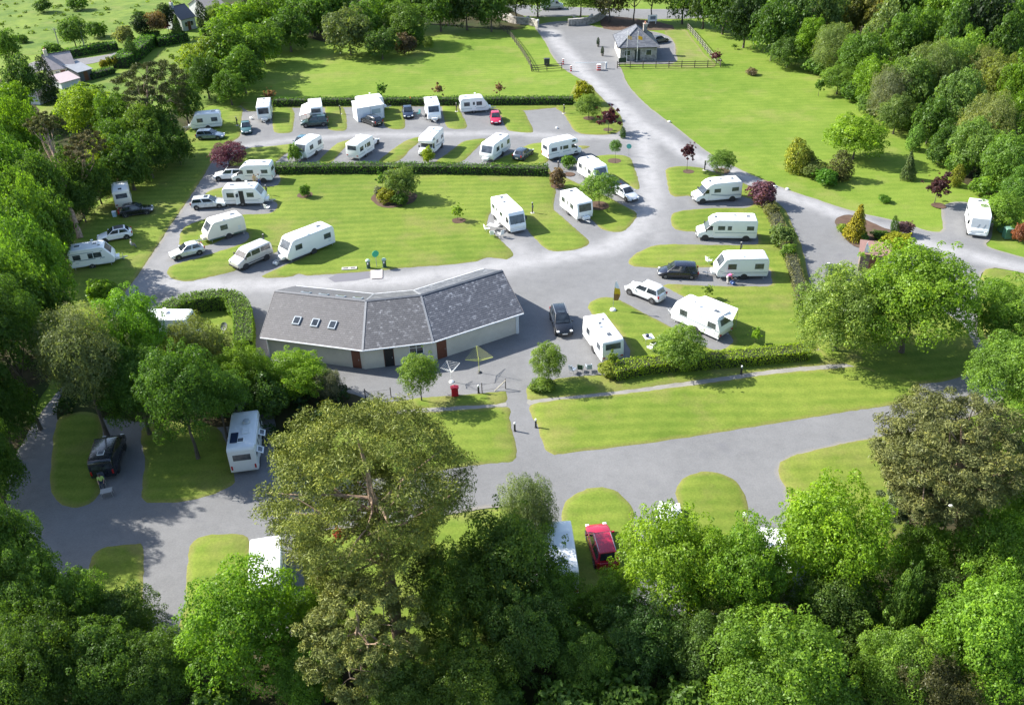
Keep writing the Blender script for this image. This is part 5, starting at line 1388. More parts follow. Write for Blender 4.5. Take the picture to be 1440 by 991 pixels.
# ------------------------------------------------------------------ caravan: +x is the hitch end
def caravan(L=5.4, W=2.24, H=2.6, nose='rake', body=None, roof=None, win=2, door=-1, opened=False, deco=1, skirt=None, awn=0, hatches=2, rearwin=True, steps=True):
    body = body or WHITE
    a, f = -L / 2, L / 2
    if nose == 'rake':
        A, B = (f - .95, H - .10), (f - .20, 1.42)
        prof = [(a + .06, .42), (a, .8), (a + .02, H - .45), (a + .14, H - .12), (a + .42, H), (f - 1.35, H), A, B, (f - .01, 1.12), (f, .72), (f - .10, .42)]
        RW = ((a, .8), (a + .02, H - .45))
    elif nose == 'box':
        A, B = (f - .22, H - .10), (f - .02, 1.25)
        prof = [(a + .12, .42), (a, 1.1), (a + .16, H - .14), (a + .36, H - .02), (f - .46, H - .02), A, B, (f - .02, 1.0), (f - .18, .42)]
        RW = ((a, 1.1), (a + .16, H - .14))
    else:   # wedge: older van with both ends raked
        A, B = (f - .62, H - .10), (f - .04, 1.28)
        prof = [(a + .24, .42), (a, 1.2), (a + .46, H - .12), (a + .8, H), (f - .95, H), A, B, (f - .03, .95), (f - .22, .42)]
        RW = ((a, 1.2), (a + .46, H - .12))
    root = bpy.data.objects.new('caravan', None); COL.objects.link(root)
    hull(root, 'body', prof, W, body, .075, 3)
    rf = MB(); rf.box((a + .5 + f - 1.4) / 2, 0, H + .004, max(1.0, f - 1.4 - a - .6), W - .34, .016); rf.build('roof_panel', roof or ROOFW, root, bevel=.006, seg=1)
    if nose != 'rake': rf = None
    # windows
    slant(root, 'front_window', ACRYL, A, B, .12, .92, W * .40, .02, frame=GREYW)
    if rearwin: slant(root, 'rear_window', ACRYL, RW[1], RW[0], .12, .62, W * .36, .02, frame=GREYW)
    ws = {1: [(-.25, .75)], 2: [(a + .55, a + 1.6), (f - 2.15, f - 1.15)], 3: [(a + .45, a + 1.35), (-.35, .25), (f - 2.2, f - 1.25)]}[win]
    for s in (1, -1):
        for k, (x0, x1) in enumerate(ws):
            plate(root, 'window', ACRYL, x0, x1, 1.28, 2.0, s * W / 2, .016, frame=GREYW)
    dx = -.15 if win != 1 else a + .9
    if win == 3: dx = .75
    dy = door * W / 2
    if opened:
        plate(root, 'doorway', BLACKP, dx - .32, dx + .32, .48, 2.22, dy, .012)  # black plate paints the dark inside behind the open door
        d = MB(); d.box(0, 0, .9, .64, .04, 1.74)
        o = d.build('door', body, root, (dx - .32 - .30 * .6, dy + door * .30, .46), (0, 0, door * -.9), bevel=.02)
        g = MB(); g.box(0, 0, 1.25, .4, .05, .5); g.build('pane', ACRYL, o)
    else:
        o = plate(root, 'door', body, dx - .33, dx + .33, .48, 2.25, dy, .018, .02)
        plate(o, 'handle', TRIM, dx + .18, dx + .27, 1.12, 1.2, dy + door * .018, .02)
        plate(o, 'pane', ACRYL, dx - .18, dx + .18, 1.45, 1.95, dy + door * .018, .008)
    # chassis
    for s in (1, -1):
        wheel(root, -.15 if win != 2 else -.9 + .7, s * (W / 2 + .005), .31, .19)
        arch = MB(); arch.lathe([(.40, 0), (.40, .02)], 20, 'y', (-.15 if win != 2 else -.2, s * (W / 2 - .008), .34)); arch.build('wheel_arch', TRIM, root)
        strip(root, 'skirt', skirt or GREYW, [(a + .12, .50), (-.75, .50)], s * W / 2, .014, .16)
        strip(root, 'skirt', skirt or GREYW, [(.4, .50), (f - .16, .50)], s * W / 2, .014, .16)
        if deco == 1:
            strip(root, 'stripe', BLUEG, [(a + .1, .92), (f - .9, .92), (f - .35, 1.12)], s * W / 2, .004, .05)
            strip(root, 'stripe', BLUEG, [(a + .1, .80), (f - .6, .80)], s * W / 2, .004, .035)
        elif deco == 2:
            strip(root, 'stripe', BLUEG, [(a + .1, 1.22), (f - 1.0, 1.22)], s * W / 2, .005, .10)
            strip(root, 'stripe', BLUEG, [(a + .1, 2.08), (f - 1.1, 2.08)], s * W / 2, .005, .07)
        for x in (a + .35, f - .55):
            lg = MB(); lg.tube([(x, s * .85, .42), (x + .05, s * .9, .03)], .03, 6); lg.box(x + .05, s * .9, .02, .16, .16, .03); lg.build('steady', STEEL, root)
        strip(root, 'awning_rail', GREYW, [(a + .16, H - .16), (f - 1.0, H - .14)] if nose == 'rake' else [(a + .5, H - .16), (f - .7, H - .16)], s * W / 2, .02, .035)
        if s > 0 or win == 3:
            for z in (.85, 1.15): plate(root, 'fridge_vent', GREYW, a + .62, a + 1.02, z, z + .2, s * W / 2, .02)
        low_lamp(root, 'tail_light', REDL, a + .03, s * (W / 2 - .2), .82, (.09, .26, .13))
    ah = MB()
    for s in (1, -1): ah.tube([(f - .3, s * .55, .40), (f + 1.05, s * .05, .42)], .045, 6)
    ah.box(f + 1.15, 0, .45, .34, .10, .11)
    ah.build('drawbar', STEEL, root)
    bx = MB(); bx.box(f + .22, 0, .62, .46, 1.0, .36); bx.build('gas_locker', body, root, bevel=.06, seg=2, smooth=40)
    jw = MB(); jw.tube([(f + .8, .14, .16), (f + .8, .14, .85)], .03, 6); jw.lathe([(.06, -.04), (.11, -.035), (.11, .035), (.06, .04)], 12, 'y', (f + .8, .14, .11)); jw.build('jockey_wheel', STEEL, root)
    hs = [(-L * .28, .0, .75, .55), (L * .12, .1, .5, .42), (L * .22, -.45, .34, .34)][:hatches]
    for x, y, sx, sy in hs: hatch(root, x, y, H - (.02 if nose == 'box' else 0), sx, sy)
    an = MB(); an.tube([(.3, .55, H), (.3, .55, H + .32)], .02, 6); an.lathe([(.03, H + .3), (.17, H + .33), (.17, H + .37), (.03, H + .4)], 12, 'z', (.3, .55, 0)); an.build('aerial', WPLAS, root)
    if awn:
        c = MB(); c.box(-.3, awn * (W / 2 - .02), H - .06, L - 1.9, .13, .12); c.build('awning_cassette', GREYW, root, bevel=.03)
    return root

# ------------------------------------------------------------------ motorhomes: +x is the driving end
CABP = lambda f: [(f - 1.95, .36), (f - 1.95, 2.02), (f - 1.50, 2.04), (f - .82, 1.30), (f - .14, 1.06), (f, .84), (f, .36)]
def cabin(root, f, cw=1.98, m=None, z=0):
    P = CABP(f)
    hull(root, 'cab', P, cw, m or WHITE, .13, 3, lambda x, zz: 1 - .10 * max(0, zz - 1.25) / .8)
    slant(root, 'windscreen', GLASS, P[2], P[3], .08, .94, cw * .43, .014, taper=1.06)
    for s in (1, -1):
        q = MB(); yy = cw / 2
        q.slab((f - 1.45, s * (yy * .925), 1.92), (f - .95, s * (yy * .985), 1.38), (f - 1.75, s * (yy * .985), 1.38), (f - 1.75, s * (yy * .925), 1.92), (0, s, .12), .02)
        q.build('cab_window', GLASS, root)
        low_lamp(root, 'headlight', LAMPG, f - .06, s * (cw / 2 - .27), .92, (.16, .34, .2), .04)
        mi = MB(); mi.box(f - .98, s * (cw / 2 + .17), 1.42, .12, .2, .3); mi.tube([(f - .98, s * (cw / 2 - .05), 1.35), (f - .98, s * (cw / 2 + .1), 1.38)], .025, 6); mi.build('mirror', TRIM, root, bevel=.03)
    bp = MB(); bp.box(f - .02, 0, .46, .16, cw - .06, .26); bp.build('bumper', TRIM, root, bevel=.05)
    gr = MB(); gr.slab((f - .005, -.45, .66), (f - .005, .45, .66), (f - .005, .45, .82), (f - .005, -.45, .82), (1, 0, 0), .015); gr.build('grille', TRIM, root)
    np_ = MB(); np_.box(f + .065, 0, .46, .02, .5, .11); np_.build('number_plate', WPLAS, root)
def motorhome(kind='low', L=6.6, W=2.25, H=2.75, body=None, win=2, door=-1, opened=False, deco=1, awn=0, roofkit=2, cover=False, cabmat=None, flaps=0, dish=False):
    body = body or WHITE; a, f = -L / 2, L / 2
    root = bpy.data.objects.new('motorhome', None); COL.objects.link(root)
    rearz = [(a + .02, .45), (a, .8), (a + .04, H - .25), (a + .2, H - .03)]
    if kind == 'low':
        prof = rearz + [(a + .5, H), (f - 2.35, H), (f - 1.78, H - .22), (f - 1.32, H - .62), (f - 1.36, 2.0), (f - 1.8, 1.9), (f - 1.8, .45)]
        hull(root, 'body', prof, W, body, .07, 3); cabin(root, f, m=cabmat or body)
        hatch(root, f - 2.2, 0, H - .1, .62, .7)
    elif kind == 'over':
        prof = rearz + [(a + .5, H), (f - 1.35, H), (f - .85, H - .18), (f - .62, H - .55), (f - .80, 1.98), (f - 1.8, 1.9), (f - 1.8, .45)]
        hull(root, 'body', prof, W, body, .08, 3); cabin(root, f, m=cabmat or body)
        for s in (1, -1): plate(root, 'window', ACRYL, f - 1.75, f - 1.1, H - .55, H - .2, s * W / 2, .016, frame=GREYW)
    elif kind == 'aclass':
        A, B = (f - .48, H - .42), (f - .12, 1.28)
        prof = rearz + [(a + .5, H), (f - 1.25, H), (f - .72, H - .10), A, B, (f, 1.05), (f + .01, .7), (f - .05, .42)]
        hull(root, 'body', prof, W, body, .10, 3)
        slant(root, 'windscreen', GLASS if not cover else plain('silver_screen_cover', (.42, .44, .46), .5, .3), A, B, .03, .97, W * .43, .016)
        for s in (1, -1):
            plate(root, 'cab_window', GLASS, f - 1.35, f - .62, 1.35, 2.05, s * W / 2, .014)
            low_lamp(root, 'headlight', LAMPG, f - .02, s * (W / 2 - .32), .86, (.14, .34, .2), .04)
            mi = MB(); mi.box(f - .42, s * (W / 2 + .16), 1.75, .12, .2, .42); mi.tube([(f - .5, s * (W / 2 - .06), 1.95), (f - .42, s * (W / 2 + .12), 1.9)], .025, 6); mi.build('mirror', TRIM, root, bevel=.03)
        bp = MB(); bp.box(f - .03, 0, .50, .18, W - .2, .28); bp.build('bumper', GREYW, root, bevel=.06)
        np_ = MB(); np_.box(f + .065, 0, .50, .02, .5, .11); np_.build('number_plate', WPLAS, root)
        wp = MB()
        for y in (-.3, .35): wp.tube([(f - .06, y, 1.24), (f - .24, y + .3, 1.72)], .014, 5)
        wp.build('wiper', TRIM, root)
    else:   # panel van
        W = min(W, 2.02)
        P = [(a + .05, .36), (a, .8), (a + .05, H - .3), (a + .16, H - .03), (a + .4, H), (f - 1.95, H), (f - 1.55, H - .14), (f - .86, 1.32), (f - .14, 1.06), (f, .84), (f, .36)]
        hull(root, 'body', P, W, body, .12, 3, lambda x, z: 1 - .07 * max(0, z - 1.2) / 1.2)
        slant(root, 'windscreen', GLASS, P[6], P[7], .10, .93, W * .40, .014, taper=1.08)
        slant(root, 'rear_window', GLASS, P[2], P[1], .10, .52, W * .36, .014)
        for s in (1, -1):
            q = MB(); q.slab((f - 1.50, s * (W / 2 * .955), 1.88), (f - 1.0, s * (W / 2 * .992), 1.38), (f - 1.9, s * (W / 2 * .992), 1.38), (f - 1.9, s * (W / 2 * .955), 1.88), (0, s, .12), .016); q.build('cab_window', GLASS, root)
            low_lamp(root, 'headlight', LAMPG, f - .06, s * (W / 2 - .27), .92, (.16, .34, .2), .04)
            mi = MB(); mi.box(f - 1.05, s * (W / 2 + .15), 1.42, .12, .18, .28); mi.build('mirror', TRIM, root, bevel=.03)
            if win:
                q = MB(); q.slab((f - 2.05, s * (W / 2 * .945), 1.92), (f - 2.05, s * (W / 2 * .992), 1.36), (f - 3.2, s * (W / 2 * .992), 1.36), (f - 3.2, s * (W / 2 * .945), 1.92), (0, s, .1), .016); q.build('window', GLASS, root)
                if win > 1:
                    q = MB(); q.slab((f - 3.35, s * (W / 2 * .945), 1.92), (f - 3.35, s * (W / 2 * .992), 1.36), (a + .35, s * (W / 2 * .992), 1.36), (a + .35, s * (W / 2 * .945), 1.92), (0, s, .1), .016); q.build('window', GLASS, root)
            strip(root, 'rubbing_strip', TRIM, [(a + .2, .62), (f - .9, .62)], s * W / 2, .012, .1)
        bp = MB(); bp.box(f - .02, 0, .46, .16, W - .06, .26); bp.build('bumper', TRIM if body is not CREAM else body, root, bevel=.05)
    if kind != 'van':
        for s in (1, -1):
            xs = [(a + .45, a + 1.45), (f - 3.3, f - 2.35)] if win == 2 else ([(a + .4, a + 1.3), (-.5, .05), (f - 3.2, f - 2.3)] if win == 3 else [(a + .6, a + 1.3)])
            for x0, x1 in xs: plate(root, 'window', ACRYL, x0, x1, 1.42, 2.02, s * W / 2, .016, frame=GREYW)
            strip(root, 'skirt', GREYW, [(a + .1, .52), (a + .75, .52)], s * W / 2, .012, .16)
            strip(root, 'skirt', GREYW, [(a + 1.75, .52), (f - 1.95, .52)], s * W / 2, .012, .16)
            if deco == 1: strip(root, 'stripe', BLUEG, [(a + .1, 1.12), (f - 2.0, 1.12)], s * W / 2, .004, .07)
            if deco == 2:
                strip(root, 'stripe', BLUEG, [(a + .1, .86), (a + 2.2, .92), (f - 2.0, 1.22)], s * W / 2, .004, .10)
                strip(root, 'stripe', BLUEG, [(a + .1, 1.02), (a + 2.2, 1.06), (f - 2.0, 1.32)], s * W / 2, .005, .04)
        slant(root, 'rear_window', ACRYL, (a + .04, H - .25), (a, .8), .18, .55, W * .34, .018, frame=GREYW)
        dx = a + 2.1; dy = door * W / 2
        o = plate(root, 'door', body, dx - .32, dx + .32, .5, 2.3, dy, .018, .02)
        plate(o, 'pane', ACRYL, dx - .17, dx + .17, 1.5, 2.0, dy + door * .018, .008)
        if opened: plate(root, 'doorway', BLACKP, dx - .28, dx + .28, .55, 2.25, dy, .03)
    for s in (1, -1):
        for x in (a + 1.25 if kind != 'van' else a + 1.1, f - .95):
            wheel(root, x, s * (W / 2 - (.02 if x < 0 or kind in ('aclass', 'van') else .12)), .34, .22)
            yy = s * (W / 2 - .008) if (x < 0 or kind in ('aclass', 'van')) else s * (.99 - .008)
            ar = MB(); ar.lathe([(.43, 0), (.43, .018)], 20, 'y', (x, yy, .36)); ar.build('wheel_arch', TRIM, root)
        low_lamp(root, 'tail_light', REDL, a + .01, s * (W / 2 - .16), .95, (.08, .14, .4))
    zt = H
    if roofkit >= 1: hatch(root, a + 1.1, .0, zt, .55, .55)
    if roofkit >= 2: hatch(root, a + 2.6, -.25, zt, .42, .42)
    if roofkit >= 3:
        for nm, x, y, sx, sy, mt in (('solar_panel', a + 1.5, .55, 1.35, .62, plain('solar_cells', (.02, .03, .06), .15)), ('air_conditioner', a + 2.35, -.35, .85, .62, GREYW)):
            b = MB(); b.box(x, y, zt + .05, sx, sy, .10 if nm[0] == 'a' else .05); b.build(nm, mt, root, bevel=.02)
        b = MB(); b.lathe([(.30, zt), (.34, zt + .05), (.27, zt + .22), (.08, zt + .28)], 18, 'z', (a + 3.5, -.3, 0)); b.build('satellite_dome', plain('dome_grey', (.33, .36, .38), .3), root, smooth=50)
    if dish:
        b = MB(); b.lathe([(.05, .0), (.28, .06), (.34, .13), (.33, .14), (.25, .08), (.03, .03)], 18, 'z'); b.build('satellite_dish', GREYW, root, (a + 1.8, .4, zt + .12), (0, .5, 0), smooth=40)
    if awn:
        c = MB(); c.box(a + 2.2, awn * (W / 2 + .05), H - .12, 3.6, .14, .14); c.build('awning_cassette', GREYW, root, bevel=.03)
    for k in range(flaps):
        q = MB(); q.box(0, .30, 0, .85, .6, .04); o = q.build('window_flap', GREYW, root, (a + 1.0 + 2.3 * k, -W / 2 - .02, 1.95), (-.5, 0, PI), bevel=.015)
        g = MB(); g.box(0, .30, 0, .6, .36, .052); g.build('pane', ACRYL, o)
    return root

# ------------------------------------------------------------------ cars: +x is the front
CARP = {}
def paint(name, c, metal=.0):
    return plain('paint_' + name, c, .26, metal, .03, 2.0, coat=.6)
def car(kind, m, L=4.3, W=1.78, rails=False, roof=None, sun=False):
    a, f = -L / 2, L / 2
    suv = kind == 'suv'
    H = {'hatch': 1.48, 'estate': 1.50, 'suv': 1.70, 'sedan': 1.44, 'mpv': 1.62}[kind]
    zb = .22 if not suv else .30
    belt = .93 if not suv else 1.05
    hood = .74 if not suv else .90
    root = bpy.data.objects.new('car', None); COL.objects.link(root)
    # lower shell
    wf = f - (1.25 if kind != 'mpv' else 1.0)         # windscreen base
    rb = {'hatch': a + .22, 'estate': a + .12, 'suv': a + .12, 'sedan': a + .95, 'mpv': a + .1}[kind]
    rt = {'hatch': a + .75, 'estate': a + .38, 'suv': a + .45, 'sedan': a + 1.45, 'mpv': a + .45}[kind]
    ft = wf - (.85 if kind != 'suv' else .75)
    bootz = .92 if kind == 'sedan' else belt
    st = [(a, .72, .40, belt - .22), (a + .06, .86, zb + .06, bootz - .06), (a + .5, .98, zb, bootz), (a + 1.1, 1.0, zb, belt), (0, 1.0, zb, belt - .01), (wf - .1, 1.0, zb, belt - .03),
          (wf + .25, .99, zb, hood + .10), (f - .55, .96, zb, hood), (f - .16, .88, zb + .04, hood - .12), (f - .03, .74, zb + .10, hood - .24), (f, .62, .34, hood - .32)]
    b = MB(); vs = []; N = 10
    for x, k, z0, z1 in st:
        w = W / 2 * k; h = z1 - z0
        sec = [(-.80 * w, z0), (-.97 * w, z0 + .10 * h), (-1.0 * w, z0 + .5 * h), (-.965 * w, z1 - .10 * h), (-.86 * w, z1 - .01), (.86 * w, z1 - .01), (.965 * w, z1 - .10 * h), (1.0 * w, z0 + .5 * h), (.97 * w, z0 + .10 * h), (.80 * w, z0)]
        vs += [(x, y, z) for y, z in sec]
    fs = [(i * N + k, i * N + (k + 1) % N, (i + 1) * N + (k + 1) % N, (i + 1) * N + k) for i in range(len(st) - 1) for k in range(N)]
    fs += [tuple(range(N - 1, -1, -1)), tuple(range((len(st) - 1) * N, len(st) * N))]
    b.add(vs, fs)
    # cabin
    wb, wt = W / 2 * .93, W / 2 * .70
    z0, z1 = belt - .06, H
    def cv(x, y, z): return (x, y, z)
    C = [cv(rb, -wb * .96, z0), cv(wf, -wb * .96, z0), cv(wf, wb * .96, z0), cv(rb, wb * .96, z0), cv(rt, -wt * .97, z1 - .03), cv(ft, -wt, z1 - .02), cv(ft, wt, z1 - .02), cv(rt, wt * .97, z1 - .03)]
    mid = [cv((rt + ft) / 2, -wt * 1.02, z1 + .015), cv((rt + ft) / 2, wt * 1.02, z1 + .015)]
    mb_ = [cv((rb + wf) / 2, -wb, z0), cv((rb + wf) / 2, wb, z0)]
    vs = C + mid + mb_   # 8,9 roof middle; 10,11 base middle
    fs = [(0, 10, 8, 4), (10, 1, 5, 8), (11, 3, 7, 9), (2, 11, 9, 6), (1, 2, 6, 5), (3, 0, 4, 7), (4, 8, 9, 7), (8, 5, 6, 9)]
    b2 = MB(); b2.add(vs, fs)
    b.build('body', m, root, smooth=50)
    b2.build('cabin', m, root, bevel=.05, seg=2, smooth=50)
    if roof is not None:
        r = MB(); r.add([(rt + .12, -wt * .86, z1 + .003), ((rt + ft) / 2, -wt * .88, z1 + .026), (ft - .08, -wt * .86, z1 + .003), (ft - .08, wt * .86, z1 + .003), ((rt + ft) / 2, wt * .88, z1 + .026), (rt + .12, wt * .86, z1 + .003)], [(0, 1, 4, 5), (1, 2, 3, 4)]); r.build('roof_panel', roof, root)
    if sun:
        r = MB(); r.box(ft - .45, 0, z1 + .012, .5, wt * 1.2, .02); r.build('sunroof', GLASS, root)
    def gl(name, q, n, t=.012):
        g = MB(); g.slab(*q, n, t); g.build(name, GLASS, root)
    def lerp(p, q, t): return tuple(x + (y - x) * t for x, y in zip(p, q))
    def patch(p00, p10, p11, p01, u0, u1, v0, v1):
        f_ = lambda u, v: lerp(lerp(p00, p10, u), lerp(p01, p11, u), v)
        return f_(u0, v0), f_(u1, v0), f_(u1, v1), f_(u0, v1)
    gl('windscreen', patch(C[1], C[2], C[6], C[5], .06, .94, .10, .95), (.8, 0, .6), .035)
    gl('rear_window', patch(C[3], C[0], C[4], C[7], .10, .90, .26, .90), (-.9, 0, .4), .035)
    for s, (p00, p10, p11, p01) in ((-1, (C[0], mb_[0], mid[0], C[4])), (-1, (mb_[0], C[1], C[5], mid[0])), (1, (C[3], mb_[1], mid[1], C[7])), (1, (mb_[1], C[2], C[6], mid[1]))):
        gl('side_window', patch(p00, p10, p11, p01, .08, .93, .20, .86), (0, s, .25), .03)
    r_ = .31 if not suv else .36
    for s in (1, -1):
        for x in (a + .78, f - .86):
            wheel(root, x, s * (W / 2 + .012), r_, .2)
            ar = MB(); ar.lathe([(r_ + .075, 0), (r_ + .075, .012)], 20, 'y', (x, s * (W / 2 - .012) - .006, r_ + .02)); ar.build('wheel_arch', TRIM, root)
        low_lamp(root, 'headlight', LAMPG, f - .17, s * W * .36, hood - .17, (.26, .30, .15), .05)
        low_lamp(root, 'tail_light', REDL, a + .06, s * W * .40, belt - .10, (.12, .20, .30), .03)
        mi = MB(); mi.box(wf - .22, s * (W / 2 + .08), belt + .06, .12, .2, .14); mi.build('mirror', m, root, bevel=.03)
        strip(root, 'sill', TRIM, [(a + 1.15, zb + .06), (f - 1.25, zb + .06)], s * (W / 2 - .02), .02, .1)
        if rails:
            rl = MB(); rl.tube([(rt + .1, s * wt * .94, z1), (rt + .22, s * wt * .94, z1 + .06), (ft - .15, s * wt * .94, z1 + .06), (ft, s * wt * .94, z1)], .018, 5); rl.build('roof_rail', ALLOY, root)
    for x, t in ((f + .005, 1), (a - .005, -1)):
        p = MB(); p.box(x, 0, .50, .02, .5, .11); p.build('number_plate', WPLAS if t > 0 else plain('plate_rear', (.62, .60, .50), .4), root)
    g = MB(); g.box(f - .02, 0, .42, .06, W * .55, .16); g.build('grille', TRIM, root, bevel=.02)
    return root

def place(o, label, cat, px, py, dx, dy, group=None):
    p = at(px, py); o.location = (p.x, p.y, .022); o.rotation_euler = (0, 0, heading(px, py, dx, dy))
    tag(o, label, cat, group)
    return o
GV, GM, GC = 'touring caravans on the pitches', 'motorhomes on the pitches', 'cars parked on the site'
V = place
# motorhomes
V(motorhome('low', 6.2, 2.2, 2.75, win=2, deco=2), 'white low-profile motorhome with a rounded streamlined nose beside the purple roadside bush', 'motorhome', 1006, 281, -53, 5, GM)
V(motorhome('low', 7.0, 2.2, 2.75, win=3, deco=1), 'long white motorhome with dark skylight over its cab, on the middle of the right-hand pitches', 'motorhome', 1020, 334, -75, -1, GM)
V(motorhome('aclass', 6.4, 2.2, 2.75, win=2, deco=0, roofkit=2), 'white flat-fronted motorhome nosing out of the central lawn beside white garden furniture', 'motorhome', 715, 315, 29, 29, GM)
V(motorhome('over', 5.7, 2.15, 2.8, win=2, deco=1, roofkit=0), 'white coachbuilt motorhome with dark cab windows at the east end of the long hedge', 'motorhome', 790, 220, 41, -9, GM)
V(motorhome('over', 6.0, 2.2, 2.9, win=2, deco=2, roofkit=2, dish=True), 'tall white motorhome behind the yellow-green bush in the diagonal row, pale dish on its roof', 'motorhome', 607, 213, -15, 16, GM)
V(motorhome('low', 5.8, 2.15, 2.7, win=2, deco=1), 'white motorhome with two people standing at its side, close to the purple tree', 'motorhome', 358, 254, -52, 1, GM)
V(motorhome('aclass', 6.0, 2.2, 2.85, body=GREYW, win=2, deco=0, roofkit=3, awn=-1, flaps=2), 'silver-grey motorhome with solar panel and roof dome, in shade left of the great pine', 'motorhome', 350, 637, 7, -59, GM)
V(motorhome('aclass', 5.9, 2.2, 2.75, win=2, deco=0, roofkit=1, cover=True), 'white motorhome with a silver cover over its windscreen on the far right lay-by', 'motorhome', 1371, 321, 3, 20, GM)
V(motorhome('van', 5.0, 2.0, 2.05, body=plain('pale_champagne_paint', (.50, .50, .47), .3, .2, .04, coat=.4), win=2, roofkit=0), 'small champagne-grey camper van in front of the longest lawn caravan', 'camper van', 355, 369, -43, 19)
V(motorhome('van', 5.5, 2.0, 2.4, body=plain('pale_green_white', (.55, .60, .57), .35), win=0, roofkit=0), 'pale panel van parked on the public road beyond the gate', 'van', 776, 13, 31, -1)
V(motorhome('van', 5.0, 2.0, 2.1, body=paint('blue_black', (.012, .016, .024)), win=2, roofkit=1), 'blue-black camper van in deep shade on the lower left pitch', 'camper van', 156, 650, 10, -34)
# caravans
V(caravan(5.7, nose='rake', win=2, deco=1, hatches=0), 'white caravan with plain roof and raked nose, person in pink at its side', 'caravan', 1040, 387, -58, 1, GV)
V(caravan(6.2, 2.25, nose='wedge', win=2, deco=2, hatches=2), 'white caravan with a broad white canopy rolled out from its far side', 'caravan', 985, 461, -64, -29, GV)
V(caravan(5.6, 2.2, nose='box', win=2, deco=2, hatches=3), 'white caravan backed against the yellow-green hedge beside the black estate car', 'caravan', 847, 491, -28, -40, GV)
V(caravan(5.2, 2.2, nose='box', win=2, deco=1, hatches=1, body=WHITE), 'white caravan with a dark front window beside the round green tree and brown bush', 'caravan', 810, 301, 26, 21.5, GV)
V(caravan(5.3, 2.2, nose='wedge', win=2, deco=0, hatches=1), 'white caravan partly behind the round green tree, silver saloon at its hitch', 'caravan', 833, 252, 26, 18, GV)
V(caravan(6.0, 2.2, nose='wedge', win=3, deco=1, hatches=1), 'long white caravan with a row of three dark windows beside the grey-blue car', 'caravan', 697, 219, -29, 21, GV)
V(caravan(4.7, 2.15, nose='box', win=2, deco=1, hatches=0), 'short white caravan with a white car behind it in the diagonal row', 'caravan', 508, 219, 20, -13, GV)
V(caravan(5.0, 2.15, 2.55, nose='wedge', win=2, deco=1, hatches=0, awn=1), 'white caravan with a raised dark roof edge beside a teal car in the diagonal row', 'caravan', 436, 218, -19, 12, GV)
V(caravan(5.0, 2.15, nose='rake', win=2, deco=1, hatches=1), 'white caravan tucked under the wood edge behind the blue-grey car, leftmost of the top row', 'caravan', 292, 180, -41, 4, GV)
V(caravan(5.5, 2.2, nose='box', win=2, deco=1, hatches=2), 'white caravan end-on with one long window beside the small green car in the top row', 'caravan', 374, 165, -2, 14, GV)
V(caravan(5.8, 2.2, nose='rake', win=2, deco=0, hatches=2), 'white caravan end-on to the lane right of the dark blue car in the top row', 'caravan', 609, 164, 5.6, 17, GV)
V(caravan(4.8, 2.2, nose='rake', win=2, deco=1, hatches=1), 'white caravan parked along the hedge behind the red car', 'caravan', 667, 157, 37, -3, GV)
V(caravan(4.7, 2.2, nose='box', win=2, deco=0, hatches=0), 'white caravan hidden by its own tall awning behind the black estate car', 'caravan', 521, 157, 36, -5, GV)
V(caravan(5.3, 2.2, 2.65, nose='box', win=1, deco=0, hatches=0), 'white caravan with a side canopy behind the dark green off-roader', 'caravan', 446, 166, -2, -15, GV)
V(caravan(4.5, 2.1, nose='box', win=2, deco=0, hatches=1, body=CREAM), 'cream caravan in the shade of the wood beside a black car', 'caravan', 175, 287, -2, -15, GV)
V(caravan(4.9, 2.15, 2.55, nose='rake', win=3, deco=2, hatches=3, roof=GREYW), 'white caravan with large dark raked front window at the wood edge', 'caravan', 134, 372, 53, -8, GV)
V(caravan(5.4, 2.2, nose='rake', win=2, deco=1, hatches=3, opened=True), 'white caravan with its side door standing open, hitched near the silver estate', 'caravan', 347, 286, 48, -1, GV)
V(caravan(5.0, 2.15, 2.55, nose='rake', win=1, deco=0, hatches=1, body=CREAM, skirt=plain('green_skirt', (.10, .16, .13), .5)), 'cream caravan with a green skirt beside the small silver car', 'caravan', 317, 332, -48, 13.7, GV)
V(caravan(6.8, 2.25, 2.65, nose='rake', win=2, deco=0, hatches=1, awn=-1), 'longest white caravan on the central lawn, tapered nose down behind the camper van', 'caravan', 433, 354, -61, 24.4, GV)
V(caravan(6.4, 2.25, 2.65, nose='box', win=2, deco=0, hatches=2), 'long white caravan enclosed by the horseshoe hedge', 'caravan', 234, 473, 60, 0, GV)
V(caravan(5.2, 2.2, nose='box', win=2, deco=0, hatches=0), 'white caravan half hidden under the left side of the great pine', 'caravan', 381, 824, 1, -30, GV)
V(caravan(5.4, 2.2, nose='box', win=2, deco=0, hatches=1), 'white caravan roof beside the crimson car at the lower edge', 'caravan', 786, 803, -4, -30, GV)
V(caravan(5.2, 2.2, nose='wedge', win=2, deco=0, hatches=1), 'white caravan almost buried in the bright leaves below the lower lane', 'caravan', 1080, 806, -4, -30, GV)
